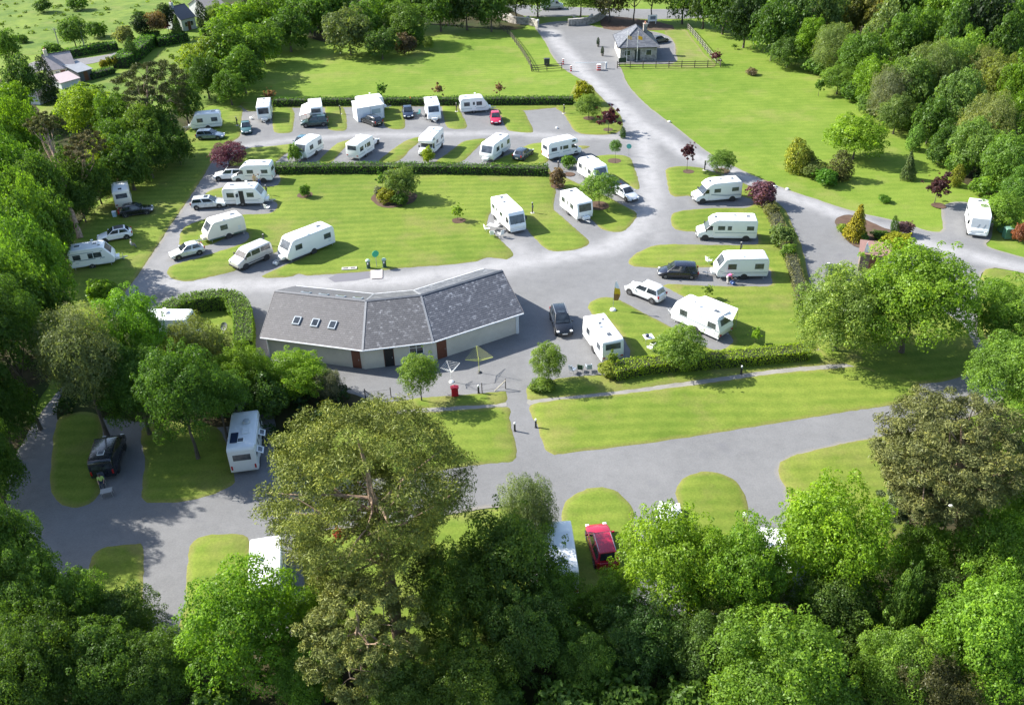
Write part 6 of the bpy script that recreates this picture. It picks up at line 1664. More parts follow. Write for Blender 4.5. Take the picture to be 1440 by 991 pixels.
# cars
V(car('suv', paint('black', (.008, .009, .012)), 4.7, 1.85, rails=True, sun=True), 'black sport utility car at the east gable of the washroom building', 'car', 789, 459, 9, 27, GC)
V(car('mpv', paint('dark_navy', (.012, .014, .026)), 4.5, 1.8), 'dark navy people carrier in front of the caravan with the pink-clad person', 'car', 953, 388, -55, -2, GC)
V(car('suv', paint('silver_white', (.60, .62, .63), .15), 4.6, 1.85, rails=True), 'silver-white sport utility car ahead of the caravan with the canopy', 'car', 907, 417, -35, -14, GC)
V(car('sedan', paint('silver', (.56, .58, .60), .2), 4.5, 1.78), 'silver saloon pulling out past the round green tree', 'car', 879, 277, 28, 17, GC)
V(car('hatch', paint('slate_blue', (.05, .07, .10), .2), 4.2, 1.76), 'slate-blue hatchback facing away beside the caravan with three windows', 'car', 736, 221, 17, -12, GC)
V(car('sedan', paint('white', (.76, .77, .77)), 4.4, 1.76), 'white saloon at the far end of the short caravan in the diagonal row', 'car', 519, 206, 20, -13, GC)
V(car('hatch', paint('teal', (.05, .13, .17), .1), 4.1, 1.74), 'teal hatchback beside the caravan with the raised roof edge', 'car', 424, 206, -18, 12, GC)
V(car('suv', paint('bottle_green', (.025, .06, .055), .1), 4.5, 1.82), 'dark green off-roader across the front of the canopied caravan', 'car', 443, 177, -31, 2, GC)
V(car('estate', paint('ink', (.010, .013, .016)), 4.5, 1.78), 'black estate car in front of the tall awning', 'car', 523, 174, -20, -8, GC)
V(car('hatch', paint('midnight', (.015, .025, .05), .1), 4.2, 1.76), 'dark blue car facing the lane with white headlights, beside the orange shelter', 'car', 574, 163, 3, 15, GC)
V(car('hatch', paint('raspberry', (.42, .012, .05)), 4.1, 1.74), 'raspberry-red hatchback facing the lane in the top row', 'car', 697, 171, 2, 14, GC)
V(car('hatch', paint('sea_green', (.05, .12, .12), .1), 3.9, 1.70), 'small sea-green car at the left end of the top row lane', 'car', 347, 185, 1, 14, GC)
V(car('estate', paint('blue_grey', (.16, .21, .28), .2), 4.4, 1.76), 'blue-grey estate car in front of the leftmost caravan of the top row', 'car', 297, 195, 31, -1, GC)
V(car('suv', paint('white', (.76, .77, .77)), 4.5, 1.84, roof=BLACKP), 'white sport utility car with a black roof behind the purple tree', 'car', 324, 252, -31, 1, GC)
V(car('estate', paint('pale_silver', (.58, .60, .59), .15), 4.6, 1.78, sun=True), 'pale silver estate car nosing up to the caravan with the open door', 'car', 295, 291, 41, -3, GC)
V(car('hatch', paint('pale_silver', (.58, .60, .59), .15), 4.1, 1.74), 'small silver hatchback in front of the cream caravan with the green skirt', 'car', 264, 359, -36, 9, GC)
V(car('hatch', paint('white', (.76, .77, .77)), 4.2, 1.76, roof=BLACKP), 'white hatchback with black roof in the shade above the wood-edge caravan', 'car', 163, 336, -33, 6, GC)
V(car('hatch', paint('black', (.008, .009, .012)), 4.3, 1.78), 'black hatchback beside the cream caravan in the shade', 'car', 193, 301, 34, -5, GC)
V(car('suv', paint('crimson', (.36, .009, .036)), 4.4, 1.82, rails=True), 'crimson sport utility car on the rounded lawn below the lower lane', 'car', 846, 775, -9, -30, GC)
V(car('sedan', paint('white', (.76, .77, .77)), 4.5, 1.8), 'white car whose front peeps out of the bright leaves below the lower lane', 'car', 938, 742, 3, -25, GC)
V(car('hatch', paint('black', (.008, .009, .012)), 4.2, 1.76), 'black car half hidden by the big roadside tree in the car park', 'car', 1172, 389, 1, -20, GC)
V(car('hatch', paint('slate_grey', (.09, .10, .11), .2), 4.2, 1.76), 'grey car tucked behind the stone lodge', 'car', 927, 60, 20, -4, GC)
# canopy and awnings
def canopy(name, label, o_px, a, b, c, d, m, legs=(2, 3)):
    """a..d: photo points with heights of the four corners"""
    P = [at(*q) for q in (a, b, c, d)]
    base = sum(P, Vector()) / 4; base.z = 0
    t = thing(name, label, 'awning', base)
    P = [p - base for p in P]
    mb = MB(); n = (P[1] - P[0]).cross(P[2] - P[0]).normalized()
    if n.z < 0: n = -n
    G = 6; vs = []
    for i in range(G + 1):
        for j in range(G + 1):
            u, v = i / G, j / G
            q = P[0].lerp(P[1], u).lerp(P[3].lerp(P[2], u), v)
            q = q + Vector((0, 0, -.10 * math.sin(PI * u) * math.sin(PI * v)))
            vs.append(q)
    fs = [(i * (G + 1) + j, (i + 1) * (G + 1) + j, (i + 1) * (G + 1) + j + 1, i * (G + 1) + j + 1) for i in range(G) for j in range(G)]
    top = MB(); top.add(vs + [v + n * .015 for v in vs], fs + [tuple(x + len(vs) for x in f[::-1]) for f in fs])
    top.build('fabric', m, t, smooth=60)
    for k in legs:
        lg = MB(); lg.tube([P[k] * 1.0, Vector((P[k].x, P[k].y, .02))], .025, 6); lg.build('leg', STEEL, t)
    return t
FAB = plain('awning_fabric', (.74, .74, .72), .8, dirt=.08)
canopy('awning', 'broad white roll-out canopy on the far side of a caravan', None, (970.5, 421, 2.55), (1030, 451, 2.55), (1038, 434, 2.25), (992, 416, 2.25), FAB)
canopy('awning', 'white side canopy sloping down over camping tables by the green off-roader', None, (436, 143, 2.5), (437, 158, 2.5), (421, 163, 2.0), (424, 148, 2.0), FAB)
# tall awning tent
def tent():
    p = at(519, 166); t = thing('awning_tent', 'tall white awning tent with a clear window, joined to a caravan in the top row', 'awning', (p.x, p.y, .02), heading(519, 166, 36, -6))
    b = MB(); b.prism([(-1.35, 0), (1.35, 0), (1.35, 2.75), (-1.35, 2.3)], -2.3, 2.3)
    b.v = [(y, x, z) for x, y, z in b.v]
    b.build('fabric', plain('tent_fabric', (.60, .64, .68), .7, dirt=.12), t, bevel=.05)
    w = MB(); w.slab((.2, -1.36, 1.0), (1.7, -1.36, 1.0), (1.7, -1.36, 1.75), (.2, -1.36, 1.75), (0, -1, 0), .02); w.build('window', plain('clear_film', (.30, .36, .40), .15), t)
    for x in (-2.3, 0, 2.3):
        g = MB(); g.tube([(x, -1.40, .02), (x, -1.40, 2.28)], .03, 6); g.build('pole', STEEL, t)
    rf = MB(); rf.slab((-2.36, -1.42, 2.31), (2.36, -1.42, 2.31), (2.36, 1.40, 2.79), (-2.36, 1.40, 2.79), (0, -.17, 1), .03); rf.build('roof', plain('tent_roof', (.76, .76, .75), .7, dirt=.05), t)
tent()
# ------------------------------------------------------------------ street furniture and small things
def base(px, py): p = at(px, py); return (p.x, p.y, .02)
# electric hook-up posts, one built then copied
POSTS = [(372.5, 345, 'between the cream caravan and the long caravan'), (748.8, 300, 'on the lawn between the flat-fronted motorhome and the next caravan'), (785, 241, 'below the coachbuilt motorhome'), (990.6, 240, 'beside the red-leaved sapling'),
         (1040.6, 357, 'behind the caravan with the pink-clad person'), (479, 161, 'between the off-roader and the tall awning'), (642, 157.5, 'left of the caravan parked along the hedge'), (793, 160, 'at the corner of the empty pitch'),
         (334, 177, 'right of the leftmost top-row caravan'), (375.6, 275, 'at the tail of the open-door caravan')]
def post_proto():
    t = thing('hook_up_post', 'x', 'post', group='electric hook-up posts')
    m = MB(); m.box(0, 0, .72, .13, .13, 1.44); m.build('post', DTIMB, t, bevel=.012, seg=1)
    m = MB(); m.box(0, 0, 1.47, .17, .17, .07); m.build('cap', plain('grey_cap', (.35, .34, .32), .6), t, bevel=.01, seg=1)
    m = MB(); m.box(0, -.11, .95, .22, .1, .32); m.build('socket_box', plain('socket_grey', (.12, .12, .13), .5), t, bevel=.015, seg=1)
    m = MB(); m.box(0, 0, .01, .5, .5, .1); m.build('footing', CONC, t, bevel=.01, seg=1)
    return t
pp = post_proto()
for i, (x, y, s) in enumerate(POSTS):
    t = pp if i == 0 else copy_tree(pp); t.location = base(x, y); t.rotation_euler.z = .3 * i; t['label'] = 'dark timber hook-up post ' + s
# bollard lamps
BOL = [(724, 606, 'left side of the footpath, dark with pale head'), (753.5, 601, 'right side of the footpath, dark with pale head'), (673, 553, 'by the wire fence right of the red cabinet'), (1042, 526, 'in the hedge shade on the gravel path')]
def bollard():
    t = thing('bollard_lamp', 'x', 'bollard', group='bollard lamps')
    m = MB(); m.lathe([(.13, 0), (.13, .03), (.085, .05), (.085, .72), (.07, .74)], 14); m.build('post', BLACKP, t, smooth=40)
    m = MB(); m.lathe([(.075, .74), (.085, .76), (.085, .86), (.09, .87), (.07, .93), (.02, .95)], 14); m.build('lamp_head', WPLAS, t, smooth=40)
    return t
bp_ = bollard()
for i, (x, y, s) in enumerate(BOL):
    t = bp_ if i == 0 else copy_tree(bp_); t.location = base(x, y); t['label'] = 'bollard lamp on the ' + s if i < 2 else 'bollard lamp ' + s
# lamp posts with globe heads
LAMPS = [(757, 45, 2.6, 'white-headed lamp post beside the entrance gateway'), (1040, 770, 3.4, 'white globe lamp post poking out of the sycamore leaves'), (1318, 770, 4.2, 'white globe lamp post in front of the brownish pine')]
for i, (x, y, h, s) in enumerate(LAMPS):
    t = thing('lamp_post', s, 'lamp', base(x, y), group='globe lamp posts')
    m = MB(); m.lathe([(.09, 0), (.06, .3), (.045, h - .35)], 10); m.build('pole', STEEL if i == 0 else DTIMB, t, smooth=40)
    m = MB(); m.lathe([(.04, h - .36), (.15, h - .30), (.19, h - .15), (.15, h), (.04, h + .04)], 14); m.build('globe', WPLAS, t, smooth=60)
# telegraph poles
for x, y, s in ((86, 75, 'pale telegraph pole in the pasture, nearer the left edge'), (120, 70, 'pale telegraph pole in the pasture, right of the field tree')):
    t = thing('telegraph_pole', s, 'pole', base(x, y), group='telegraph poles')
    m = MB(); m.lathe([(.14, 0), (.1, 5.2)], 8); m.build('pole', plain('bleached_pole', (.35, .32, .25), .85), t, smooth=40)
    m = MB(); m.box(0, 0, 4.9, 1.2, .1, .1); m.build('crossarm', plain('bleached_pole', (.35, .32, .25), .85), t)
# flags
def feather(label, px, py, h, cols, lean=.25, basem=True):
    t = thing('feather_flag', label, 'flag', base(px, py))
    m = MB(); m.tube([(0, 0, .05), (.02, 0, h * .6), (lean * .5, 0, h * .93), (lean, 0, h)], .022, 6); m.build('pole', STEEL, t)
    n = len(cols); seg = 4
    for k, mt in enumerate(cols):
        vs = []; m = MB()
        for j in range(seg + 1):
            z = .35 * h + .63 * h * (k + j / seg) / n; u = (z / h - .35) / .63
            x0 = .03 + lean * max(0, u - .5) * 1.0; wd = .62 * math.sin(PI * min(1, .25 + u * .72)) + .05
            for yy in (.006, -.006): vs += [(x0, yy, z), (x0 + wd * .6, yy + .10 * math.sin(u * 7), z - .05), (x0 + wd, yy + .16 * math.sin(u * 7 + 1), z - .1)]
        fs = []
        for j in range(seg):
            a, b = j * 6, j * 6 + 6
            for q in (0, 3): fs += [(a + q, a + q + 1, b + q + 1, b + q), (a + q + 1, a + q + 2, b + q + 2, b + q + 1)]
            fs += [(a + 2, a + 5, b + 5, b + 2), (a, b, b + 3, a + 3)]
        fs += [(0, 3, 4, 1), (1, 4, 5, 2)]; e = seg * 6; fs += [(e, e + 1, e + 4, e + 3), (e + 1, e + 2, e + 5, e + 4)]
        m.add(vs, fs); m.build('banner', mt, t, smooth=60)
    if basem: m = MB(); m.lathe([(.30, 0), (.34, .10), (.28, .24), (.10, .30)], 14); m.build('weight', WPLAS, t, smooth=50)
    return t
FY = plain('flag_yellow', (.62, .42, .02), .8); FW = plain('flag_white', (.76, .76, .74), .8); FB = plain('flag_brown', (.25, .13, .04), .8)
feather('feather flag in white, yellow and brown on a white weight by the black car', 862, 437, 3.6, [FB, FY, FW])
feather('plain white feather flag beside the hut and the large maple', 1209, 381, 3.6, [FW, FW], .3, False)
for x, y, s, c in ((881, 86.5, 'left of two flagpoles before the lodge, faded orange flag', plain('flag_faded', (.55, .36, .20), .8)), (895.5, 87, 'right of two flagpoles before the lodge, bright orange-yellow flag', plain('flag_orange', (.72, .36, .02), .8))):
    t = thing('flagpole', s, 'flagpole', base(x, y), group='flagpoles at the lodge')
    m = MB(); m.tube([(0, 0, 0), (0, 0, 5.6)], [.05, .03], 8); m.lathe([(.02, 5.6), (.07, 5.66), (.02, 5.73)], 8); m.build('pole', WPLAS, t)
    vs = []
    for i in range(6):
        for j in range(4): vs.append((.04 + .17 * i, .10 * math.sin(i * 1.4 + j * .5), 4.9 - .22 * j - .05 * i))
    m = MB(); fs = [(i * 4 + j, (i + 1) * 4 + j, (i + 1) * 4 + j + 1, i * 4 + j + 1) for i in range(5) for j in range(3)]
    m.add(vs + [(a, b + .012, c_) for a, b, c_ in vs], fs + [tuple(q + 24 for q in f[::-1]) for f in fs]); m.build('flag', c, t, smooth=60)
# entrance barrier and its posts
def barrier():
    a, b = at(852, 97), at(806, 100); d = b - a
    t = thing('entrance_barrier', 'white lifting barrier arm with its pivot post at the entrance', 'barrier', (a.x, a.y, .02), math.atan2(d.y, d.x))
    m = MB(); m.box(0, 0, .6, .32, .36, 1.2); m.build('pivot_post', plain('barrier_grey', (.45, .46, .48), .5), t, bevel=.03)
    arm = MB(); L = d.length; ob = MB()
    ob.box(L / 2 - .3, -.24, 0, L, .08, .12); o = ob.build('arm', WPLAS, t, (0, 0, 1.15), (0, -.04, 0), bevel=.01, seg=1)
barrier()
for x, y, s, w in ((842, 99, 'red and white control box at the right of the barrier', .7), (792, 91, 'red marker post at the left of the barrier, farther one', .32), (803, 100.5, 'red marker post at the left of the barrier, nearer one', .32)):
    t = thing('marker_post', s, 'post', base(x, y), group='red posts at the barrier')
    m = MB(); m.box(0, 0, .5, w, w, 1.0); m.build('post', plain('barrier_red', (.5, .03, .03), .5), t, bevel=.02, seg=1)
    for z in (.35, .75): m = MB(); m.box(0, 0, z, w + .012, w + .012, .14); m.build('white_band', WPLAS, t)
    m = MB(); m.box(0, 0, 1.03, w + .05, w + .05, .07); m.build('cap', WPLAS, t, bevel=.01, seg=1)
def box_bin(label, px, py, sx, sy, sz, m, lidm, name='bin', cat='bin', rz=0.0, wheels=False):
    t = thing(name, label, cat, base(px, py), rz)
    b = MB(); b.prism([(-sx * .45, .05), (sx * .45, .05), (sx * .5, sz), (-sx * .5, sz)], -sy / 2, sy / 2); b.build('body', m, t, bevel=.02, seg=1)
    l = MB(); l.prism([(-sx * .54, sz + .003), (sx * .54, sz + .003), (sx * .5, sz + .08), (-sx * .4, sz + .10)], -sy * .54, sy * .54); l.build('lid', lidm, t, bevel=.02, seg=1)
    h = MB(); h.tube([(-sx * .52, -sy * .3, sz + .02), (-sx * .66, -sy * .3, sz), (-sx * .66, sy * .3, sz), (-sx * .52, sy * .3, sz + .02)], .02, 6); h.build('handle', BLACKP, t)
    return t
box_bin('dark square litter bin behind the short rail fence', 769, 92, 1.1, .8, 1.2, plain('bin_dark', (.03, .035, .03), .6), TRIM)
GRB = plain('bin_green', (.06, .17, .11), .5)
box_bin('green wheeled refuse bin with a sloping lid near the covered motorhome', 1415, 335, .9, .8, 1.25, GRB, plain('bin_lid_green', (.14, .26, .20), .5))
box_bin('second green refuse bin tucked under the rounded bright tree', 1408, 326, .9, .8, 1.15, GRB, plain('bin_lid_green', (.14, .26, .20), .5))
# red cabinet by the round tree
t = thing('fire_point', 'bright red two-door cabinet standing in the round tree shade', 'cabinet', base(640, 556.5), .1)
RED = plain('fire_red', (.52, .012, .03), .4)
m = MB(); m.box(0, 0, .48, .62, .40, .9); m.build('body', RED, t, bevel=.02)
for z in (.27, .71): m = MB(); m.box(0, -.21, z, .52, .03, .38); d = m.build('door', RED, t, bevel=.015); h = MB(); h.box(.19, -.235, z, .04, .03, .14); h.build('handle', TRIM, d)
m = MB(); m.prism([(-.38, .935), (.38, .935), (.38, .97), (0, 1.06), (-.38, .97)], -.25, .25); m.build('roof', RED, t)
# notice board, water points
t = thing('notice_board', 'dark notice board at the left end of the lodge fence', 'sign', base(875, 93), .15)
for x in (-.55, .55): m = MB(); m.box(x, 0, .75, .09, .09, 1.5); m.build('post', DTIMB, t)
m = MB(); m.box(0, -.06, 1.1, 1.5, .05, .9); m.build('board', plain('board_green', (.015, .03, .02), .5), t, bevel=.01, seg=1)
t = thing('entrance_sign', 'white framed sign board standing under trees behind the lodge', 'sign', base(917, 34), .1)
for x in (-.8, .8): m = MB(); m.box(x, 0, .7, .12, .12, 1.4); m.build('post', WPLAS, t)
m = MB(); m.box(0, -.07, 1.25, 2.1, .06, 1.4); b = m.build('board', WPLAS, t, bevel=.01, seg=1)
m = MB(); m.box(.1, -.11, 1.3, 1.2, .02, .7); m.build('panel', plain('sign_grey', (.16, .18, .22), .5), b)
for x, y, s in ((518.5, 377.5, 'left of the green round sign'), (541, 376, 'right of the green round sign')):
    t = thing('water_point', 'dark green water post with pale dome cap ' + s, 'tap', base(x, y), group='water points')
    m = MB(); m.lathe([(.28, 0), (.28, .06), (.22, .08), (.22, .95), (.24, .97)], 14); m.build('post', plain('water_green', (.03, .07, .05), .5), t, smooth=40)
    m = MB(); m.lathe([(.29, .97), (.29, 1.02), (.2, 1.13), (.04, 1.18)], 14); m.build('cap', plain('pale_green_cap', (.36, .50, .38), .5), t, smooth=50)
    m = MB(); m.tube([(0, -.22, .75), (0, -.36, .75), (0, -.38, .66)], .025, 6); m.box(0, -.235, .75, .14, .05, .2); m.build('tap', WPLAS, t)
def disc_sign(label, px, py, h, r, m_, rz):
    t = thing('round_sign', label, 'sign', base(px, py), rz)
    m = MB(); m.lathe([(.035, 0), (.035, h)], 8); m.build('pole', STEEL, t)
    m = MB(); m.lathe([(r, -.05), (r, -.02)], 20, 'y', (0, 0, h - r * .6)); m.build('disc', m_, t)
    return t
disc_sign('round green sign on a pole between the water posts', 530, 376, 2.0, .42, plain('sign_green', (.03, .38, .20), .5), .5)
disc_sign('round turquoise sign on a dark pole at the avenue junction', 884, 219.5, 1.7, .38, plain('sign_turquoise', (.12, .42, .42), .5), -.3)
t = thing('drain_slab', 'pale concrete service slab with two dark lids on the lawn edge', 'slab', base(491.5, 378.5), .08)
m = MB(); m.box(0, 0, .06, 1.75, .62, .16); m.build('slab', CONC, t, bevel=.02)
for x in (-.42, .42): m = MB(); m.box(x, 0, .146, .56, .26, .02); m.build('lid', plain('iron_lid', (.09, .085, .08), .7), t)
# rotary dryers
def dryer(label, px, py, h, m_, r, n, rz):
    t = thing('rotary_dryer', label, 'clothes dryer', base(px, py), rz, 'rotary clothes dryers')
    m = MB(); m.tube([(0, 0, 0), (0, 0, h)], .028, 8); m.build('pole', m_, t)
    m = MB(); m.lathe([(.24, 0), (.24, .05), (.10, .14)], 14); m.build('foot', WPLAS if n == 4 else TRIM, t)
    tips = []
    for k in range(n):
        a = 2 * PI * k / n; e = Vector((r * math.cos(a), r * math.sin(a), h + .35)); tips.append(e)
        m = MB(); m.tube([(0, 0, h - .45), e], .022, 6); m.build('arm', m_, t)
    ln = MB()
    for q in range(1, 6):
        f = .3 + .7 * q / 5; c = [Vector((0, 0, h - .45)).lerp(e, f) for e in tips]
        for k in range(n): ln.tube([c[k], c[(k + 1) % n]], .007, 4)
    ln.build('line', m_, t)
dryer('white rotary clothes dryer behind the red cabinet', 635, 537, 1.5, WPLAS, .95, 4, .4)
dryer('yellow-green triangular rotary dryer near the brown east door', 674, 524, 1.75, plain('dryer_yellow', (.46, .50, .10), .6), 1.5, 3, 1.7)
# fence strut
t = thing('fence_strut', 'pale diagonal timber strut propping the wire fence end post', 'fence', base(705, 548.5), .25)
m = MB(); m.tube([(-.65, 0, .03), (.45, 0, 1.0)], .05, 6); m.build('strut', plain('pale_timber', (.42, .38, .30), .8), t)
t = thing('iron_gatepost', 'dark leaning gatepost at the lower left end of the wire fence', 'post', base(514.5, 562.5))
m = MB(); m.tube([(0, 0, 0), (0, 0, 1.25)], .05, 6); m.tube([(0, 0, 1.1), (1.2, -.3, .1)], .035, 6); m.build('post', TRIM, t)
# garden furniture
def chair(label, px, py, m_, rz, group=None):
    t = thing('folding_chair', label, 'chair', base(px, py), rz, group)
    m = MB(); m.box(0, 0, .43, .50, .50, .05); m.build('seat', m_, t, bevel=.015, seg=1)
    m = MB(); m.box(-.28, 0, .78, .05, .50, .62, 0, Matrix.Rotation(-.18, 4, 'Y')); m.build('backrest', m_, t, bevel=.015, seg=1)
    for x in (-.22, .22):
        for y in (-.23, .23): m = MB(); m.tube([(x, y, .42), (x * 1.3, y * 1.05, .0)], .016, 6); m.build('leg', STEEL, t)
    for y in (-.28, .28): m = MB(); m.box(0, y, .64, .46, .05, .035); m.build('armrest', m_, t)
    return t
def table(label, px, py, sx, sy, h, m_, rz):
    t = thing('camping_table', label, 'table', base(px, py), rz)
    m = MB(); m.box(0, 0, h, sx, sy, .045); m.build('table_top', m_, t, bevel=.012, seg=1)
    for x in (-.42, .42):
        for y in (-.42, .42): m = MB(); m.tube([(x * sx, y * sy, h - .02), (x * sx * 1.08, y * sy * 1.08, 0)], .018, 6); m.build('leg', STEEL, t)
    return t
def on_table(px, py, z): p = at(px, py, z); return (p.x, p.y, z)
GRYF = plain('blue_grey_fabric', (.22, .26, .32), .8); GRNF = plain('dark_green_fabric', (.05, .09, .06), .8)
chair('blue-grey camping chair next to the round bushy tree', 806, 524, GRYF, .8, 'camping chairs by the hedge')
chair('dark green camping chair in the middle of its row by the hedge', 816.5, 522, GRNF, 1.3, 'camping chairs by the hedge')
chair('pale blue camping chair nearest the hedge-side caravan', 828, 521.5, plain('pale_blue_fabric', (.40, .46, .52), .8), 1.6, 'camping chairs by the hedge')
table('white square camping table with a dark barbecue on it', 911.5, 482, .95, .95, .72, WPLAS, .2)
t = thing('barbecue', 'small dark kettle barbecue standing on the white table', 'barbecue', on_table(910, 474, .745))
m = MB(); m.lathe([(.05, .05), (.16, .08), (.21, .18), (.20, .24)], 14); m.build('bowl', BLACKP, t, smooth=50)
m = MB(); m.lathe([(.205, .245), (.19, .31), (.08, .37), (.02, .38)], 14); m.build('lid', plain('bbq_blue', (.04, .05, .09), .35), t, smooth=50)
m = MB()
for k in range(3): m.tube([(.12 * math.cos(k * 2.1), .12 * math.sin(k * 2.1), .07), (.16 * math.cos(k * 2.1), .16 * math.sin(k * 2.1), 0)], .012, 5)
m.build('legs', STEEL, t)
chair('white chair beside the white barbecue table', 914, 493.5, WPLAS, 2.4)
table('grey-topped table among white chairs at the motorhome door', 694, 324, 1.5, .9, .70, plain('grey_top', (.34, .34, .34), .6), -.5)
for x, y, r, s in ((686, 326, .4, 'white plastic chair left of the grey-topped table'), (692, 333, 1.6, 'white plastic chair in front of the grey-topped table'), (704, 333, 2.2, 'white plastic chair nearest the motorhome front'), (699, 318, 4.2, 'white plastic chair behind the grey-topped table')):
    chair(s, x, y, WPLAS, r, 'white plastic garden chairs')
chair('white folding chair behind the open-door caravan', 377, 296, WPLAS, 1.0)
chair('pale chair on the grass by the pink-clad person caravan', 997, 371, plain('pale_fabric', (.60, .64, .60), .8), .5)
table('small camping table under the sloping side canopy', 428, 167, .9, .6, .68, plain('brown_top', (.22, .10, .08), .6), .2)
chair('dark camping chair beside the end-on caravan by the blue car', 597, 168, TRIM, 2.5)
chair('teal camping chair right of the dark blue car', 588, 163.5, plain('teal_fabric', (.06, .22, .22), .8), 4.0)
t = thing('satellite_dish', 'grey ground satellite dish inside the horseshoe hedge', 'satellite dish', base(318, 468), -.4)
m = MB(); m.lathe([(.03, .0), (.30, .05), (.44, .14), (.43, .155), (.29, .07), (.02, .03)], 20); m.build('dish', plain('dish_grey', (.14, .15, .15), .5), t, (0, 0, .75), (.9, 0, 0), smooth=40)
m = MB(); m.tube([(0, 0, .72), (0, 0, .35)], .025, 6)
for k in range(3): m.tube([(0, 0, .4), (.4 * math.cos(k * 2.1), .4 * math.sin(k * 2.1), 0)], .02, 5)
m.build('tripod', STEEL, t)
for x, y, c, s in ((356.5 + 350, 0, None, None),):
    pass
def drum(label, px, py, m_, r=.2, L=.55, rz=0.0):
    t = thing('water_carrier', label, 'container', base(px, py), rz)
    m = MB(); m.lathe([(r * .5, -L / 2), (r, -L / 2 + .03), (r, L / 2 - .03), (r * .5, L / 2)], 16, 'y', (0, 0, r)); m.build('drum', m_, t, smooth=40)
    m = MB(); m.tube([(0, -L / 2 - .02, r), (.5, -L / 2 - .02, r + .35), (.5, L / 2 + .02, r + .35), (0, L / 2 + .02, r)], .014, 5); m.build('handle', STEEL, t)
drum('blue water carrier on the ground beside the pink-clad person', 1030, 400, plain('drum_blue', (.04, .10, .30), .4), rz=.4)
drum('white water carrier between camper van and longest caravan', 387.5, 372.5, WPLAS, rz=1.0)
drum('pale water carrier before the long window caravan beside the small green car', 353.5, 168, WPLAS, rz=.5)
t = thing('cool_box', 'pale blue cool box standing by the cream caravan in shade', 'box', base(162, 305), .2)
m = MB(); m.box(0, 0, .35, .5, .4, .7); m.build('body', plain('pale_blue_box', (.40, .55, .65), .5), t, bevel=.03); m = MB(); m.box(0, 0, .745, .54, .44, .08); m.build('lid', WPLAS, t, bevel=.02)
t = thing('gas_bottle', 'red gas bottle at the corner of the cream caravan', 'gas bottle', base(168, 302))
m = MB(); m.lathe([(.16, 0), (.18, .05), (.18, .6), (.12, .72), (.05, .76)], 14); m.build('cylinder', plain('gas_red', (.40, .02, .02), .45), t, smooth=40); m = MB(); m.lathe([(.08, .76), (.09, .86), (.05, .88)], 10); m.build('valve', STEEL, t)
t = thing('shelter', 'small orange-red play tent by the hedge behind the dark blue car', 'tent', base(578, 147), .2)
m = MB(); m.add([(-.7, -.6, 0), (.7, -.6, 0), (.7, .6, 0), (-.7, .6, 0), (0, -.5, 1.2), (0, .5, 1.2)], [(0, 1, 4), (2, 3, 5), (1, 2, 5, 4), (3, 0, 4, 5)]); m.build('fabric', plain('tent_orange', (.50, .08, .03), .8), t)
m = MB(); m.slab((-.25, -.605, .02), (.25, -.605, .02), (.05, -.53, .9), (-.05, -.53, .9), (0, -1, .1), .012); m.build('door_flap', plain('tent_dark', (.2, .03, .02), .8), t)
for k, (x, y, s) in enumerate(((766, 180, 'left of two, on the empty pitch'), (783, 181, 'right of two, on the empty pitch'), (862, 172, 'at the edge of the avenue'), (941, 172, 'at the right verge of the avenue'), (1090, 263, 'first of the white stones after the purple bush'), (1107, 267, 'second of the white stones past the purple bush'))):
    if k == 0: continue
    t = thing('white_stone', 'small white painted stone ' + s, 'stone', base(x, y), k, 'white painted stones')
    bm = bmesh.new(); bmesh.ops.create_icosphere(bm, subdivisions=2, radius=.24)
    r_ = random.Random(k)
    for v in bm.verts: v.co *= r_.uniform(.85, 1.15); v.co.z = v.co.z * .7 + .1
    me = bpy.data.meshes.new('stone'); bm.to_mesh(me); bm.free(); me.materials.append(WPLAS); me.shade_smooth(); put('stone', me, t)
for x, y, s in ((862, 66, 'left potted conifer beside the lodge door'), (868, 79, 'right potted conifer beside the lodge door')):
    t = thing('potted_conifer', 'small dark ' + s, 'plant', base(x - 21 if x == 862 else x - 21, y), 0, 'potted conifers at the lodge')
    m = MB(); m.lathe([(.22, 0), (.32, .45), (.28, .46)], 14); m.build('pot', plain('stone_pot', (.20, .18, .16), .8), t, smooth=40)
    c = put('crown', CR['column'][0], t, (0, 0, 1.15), None, (.42, .42, .75)); c.color = rgb(.03, .06, .02)

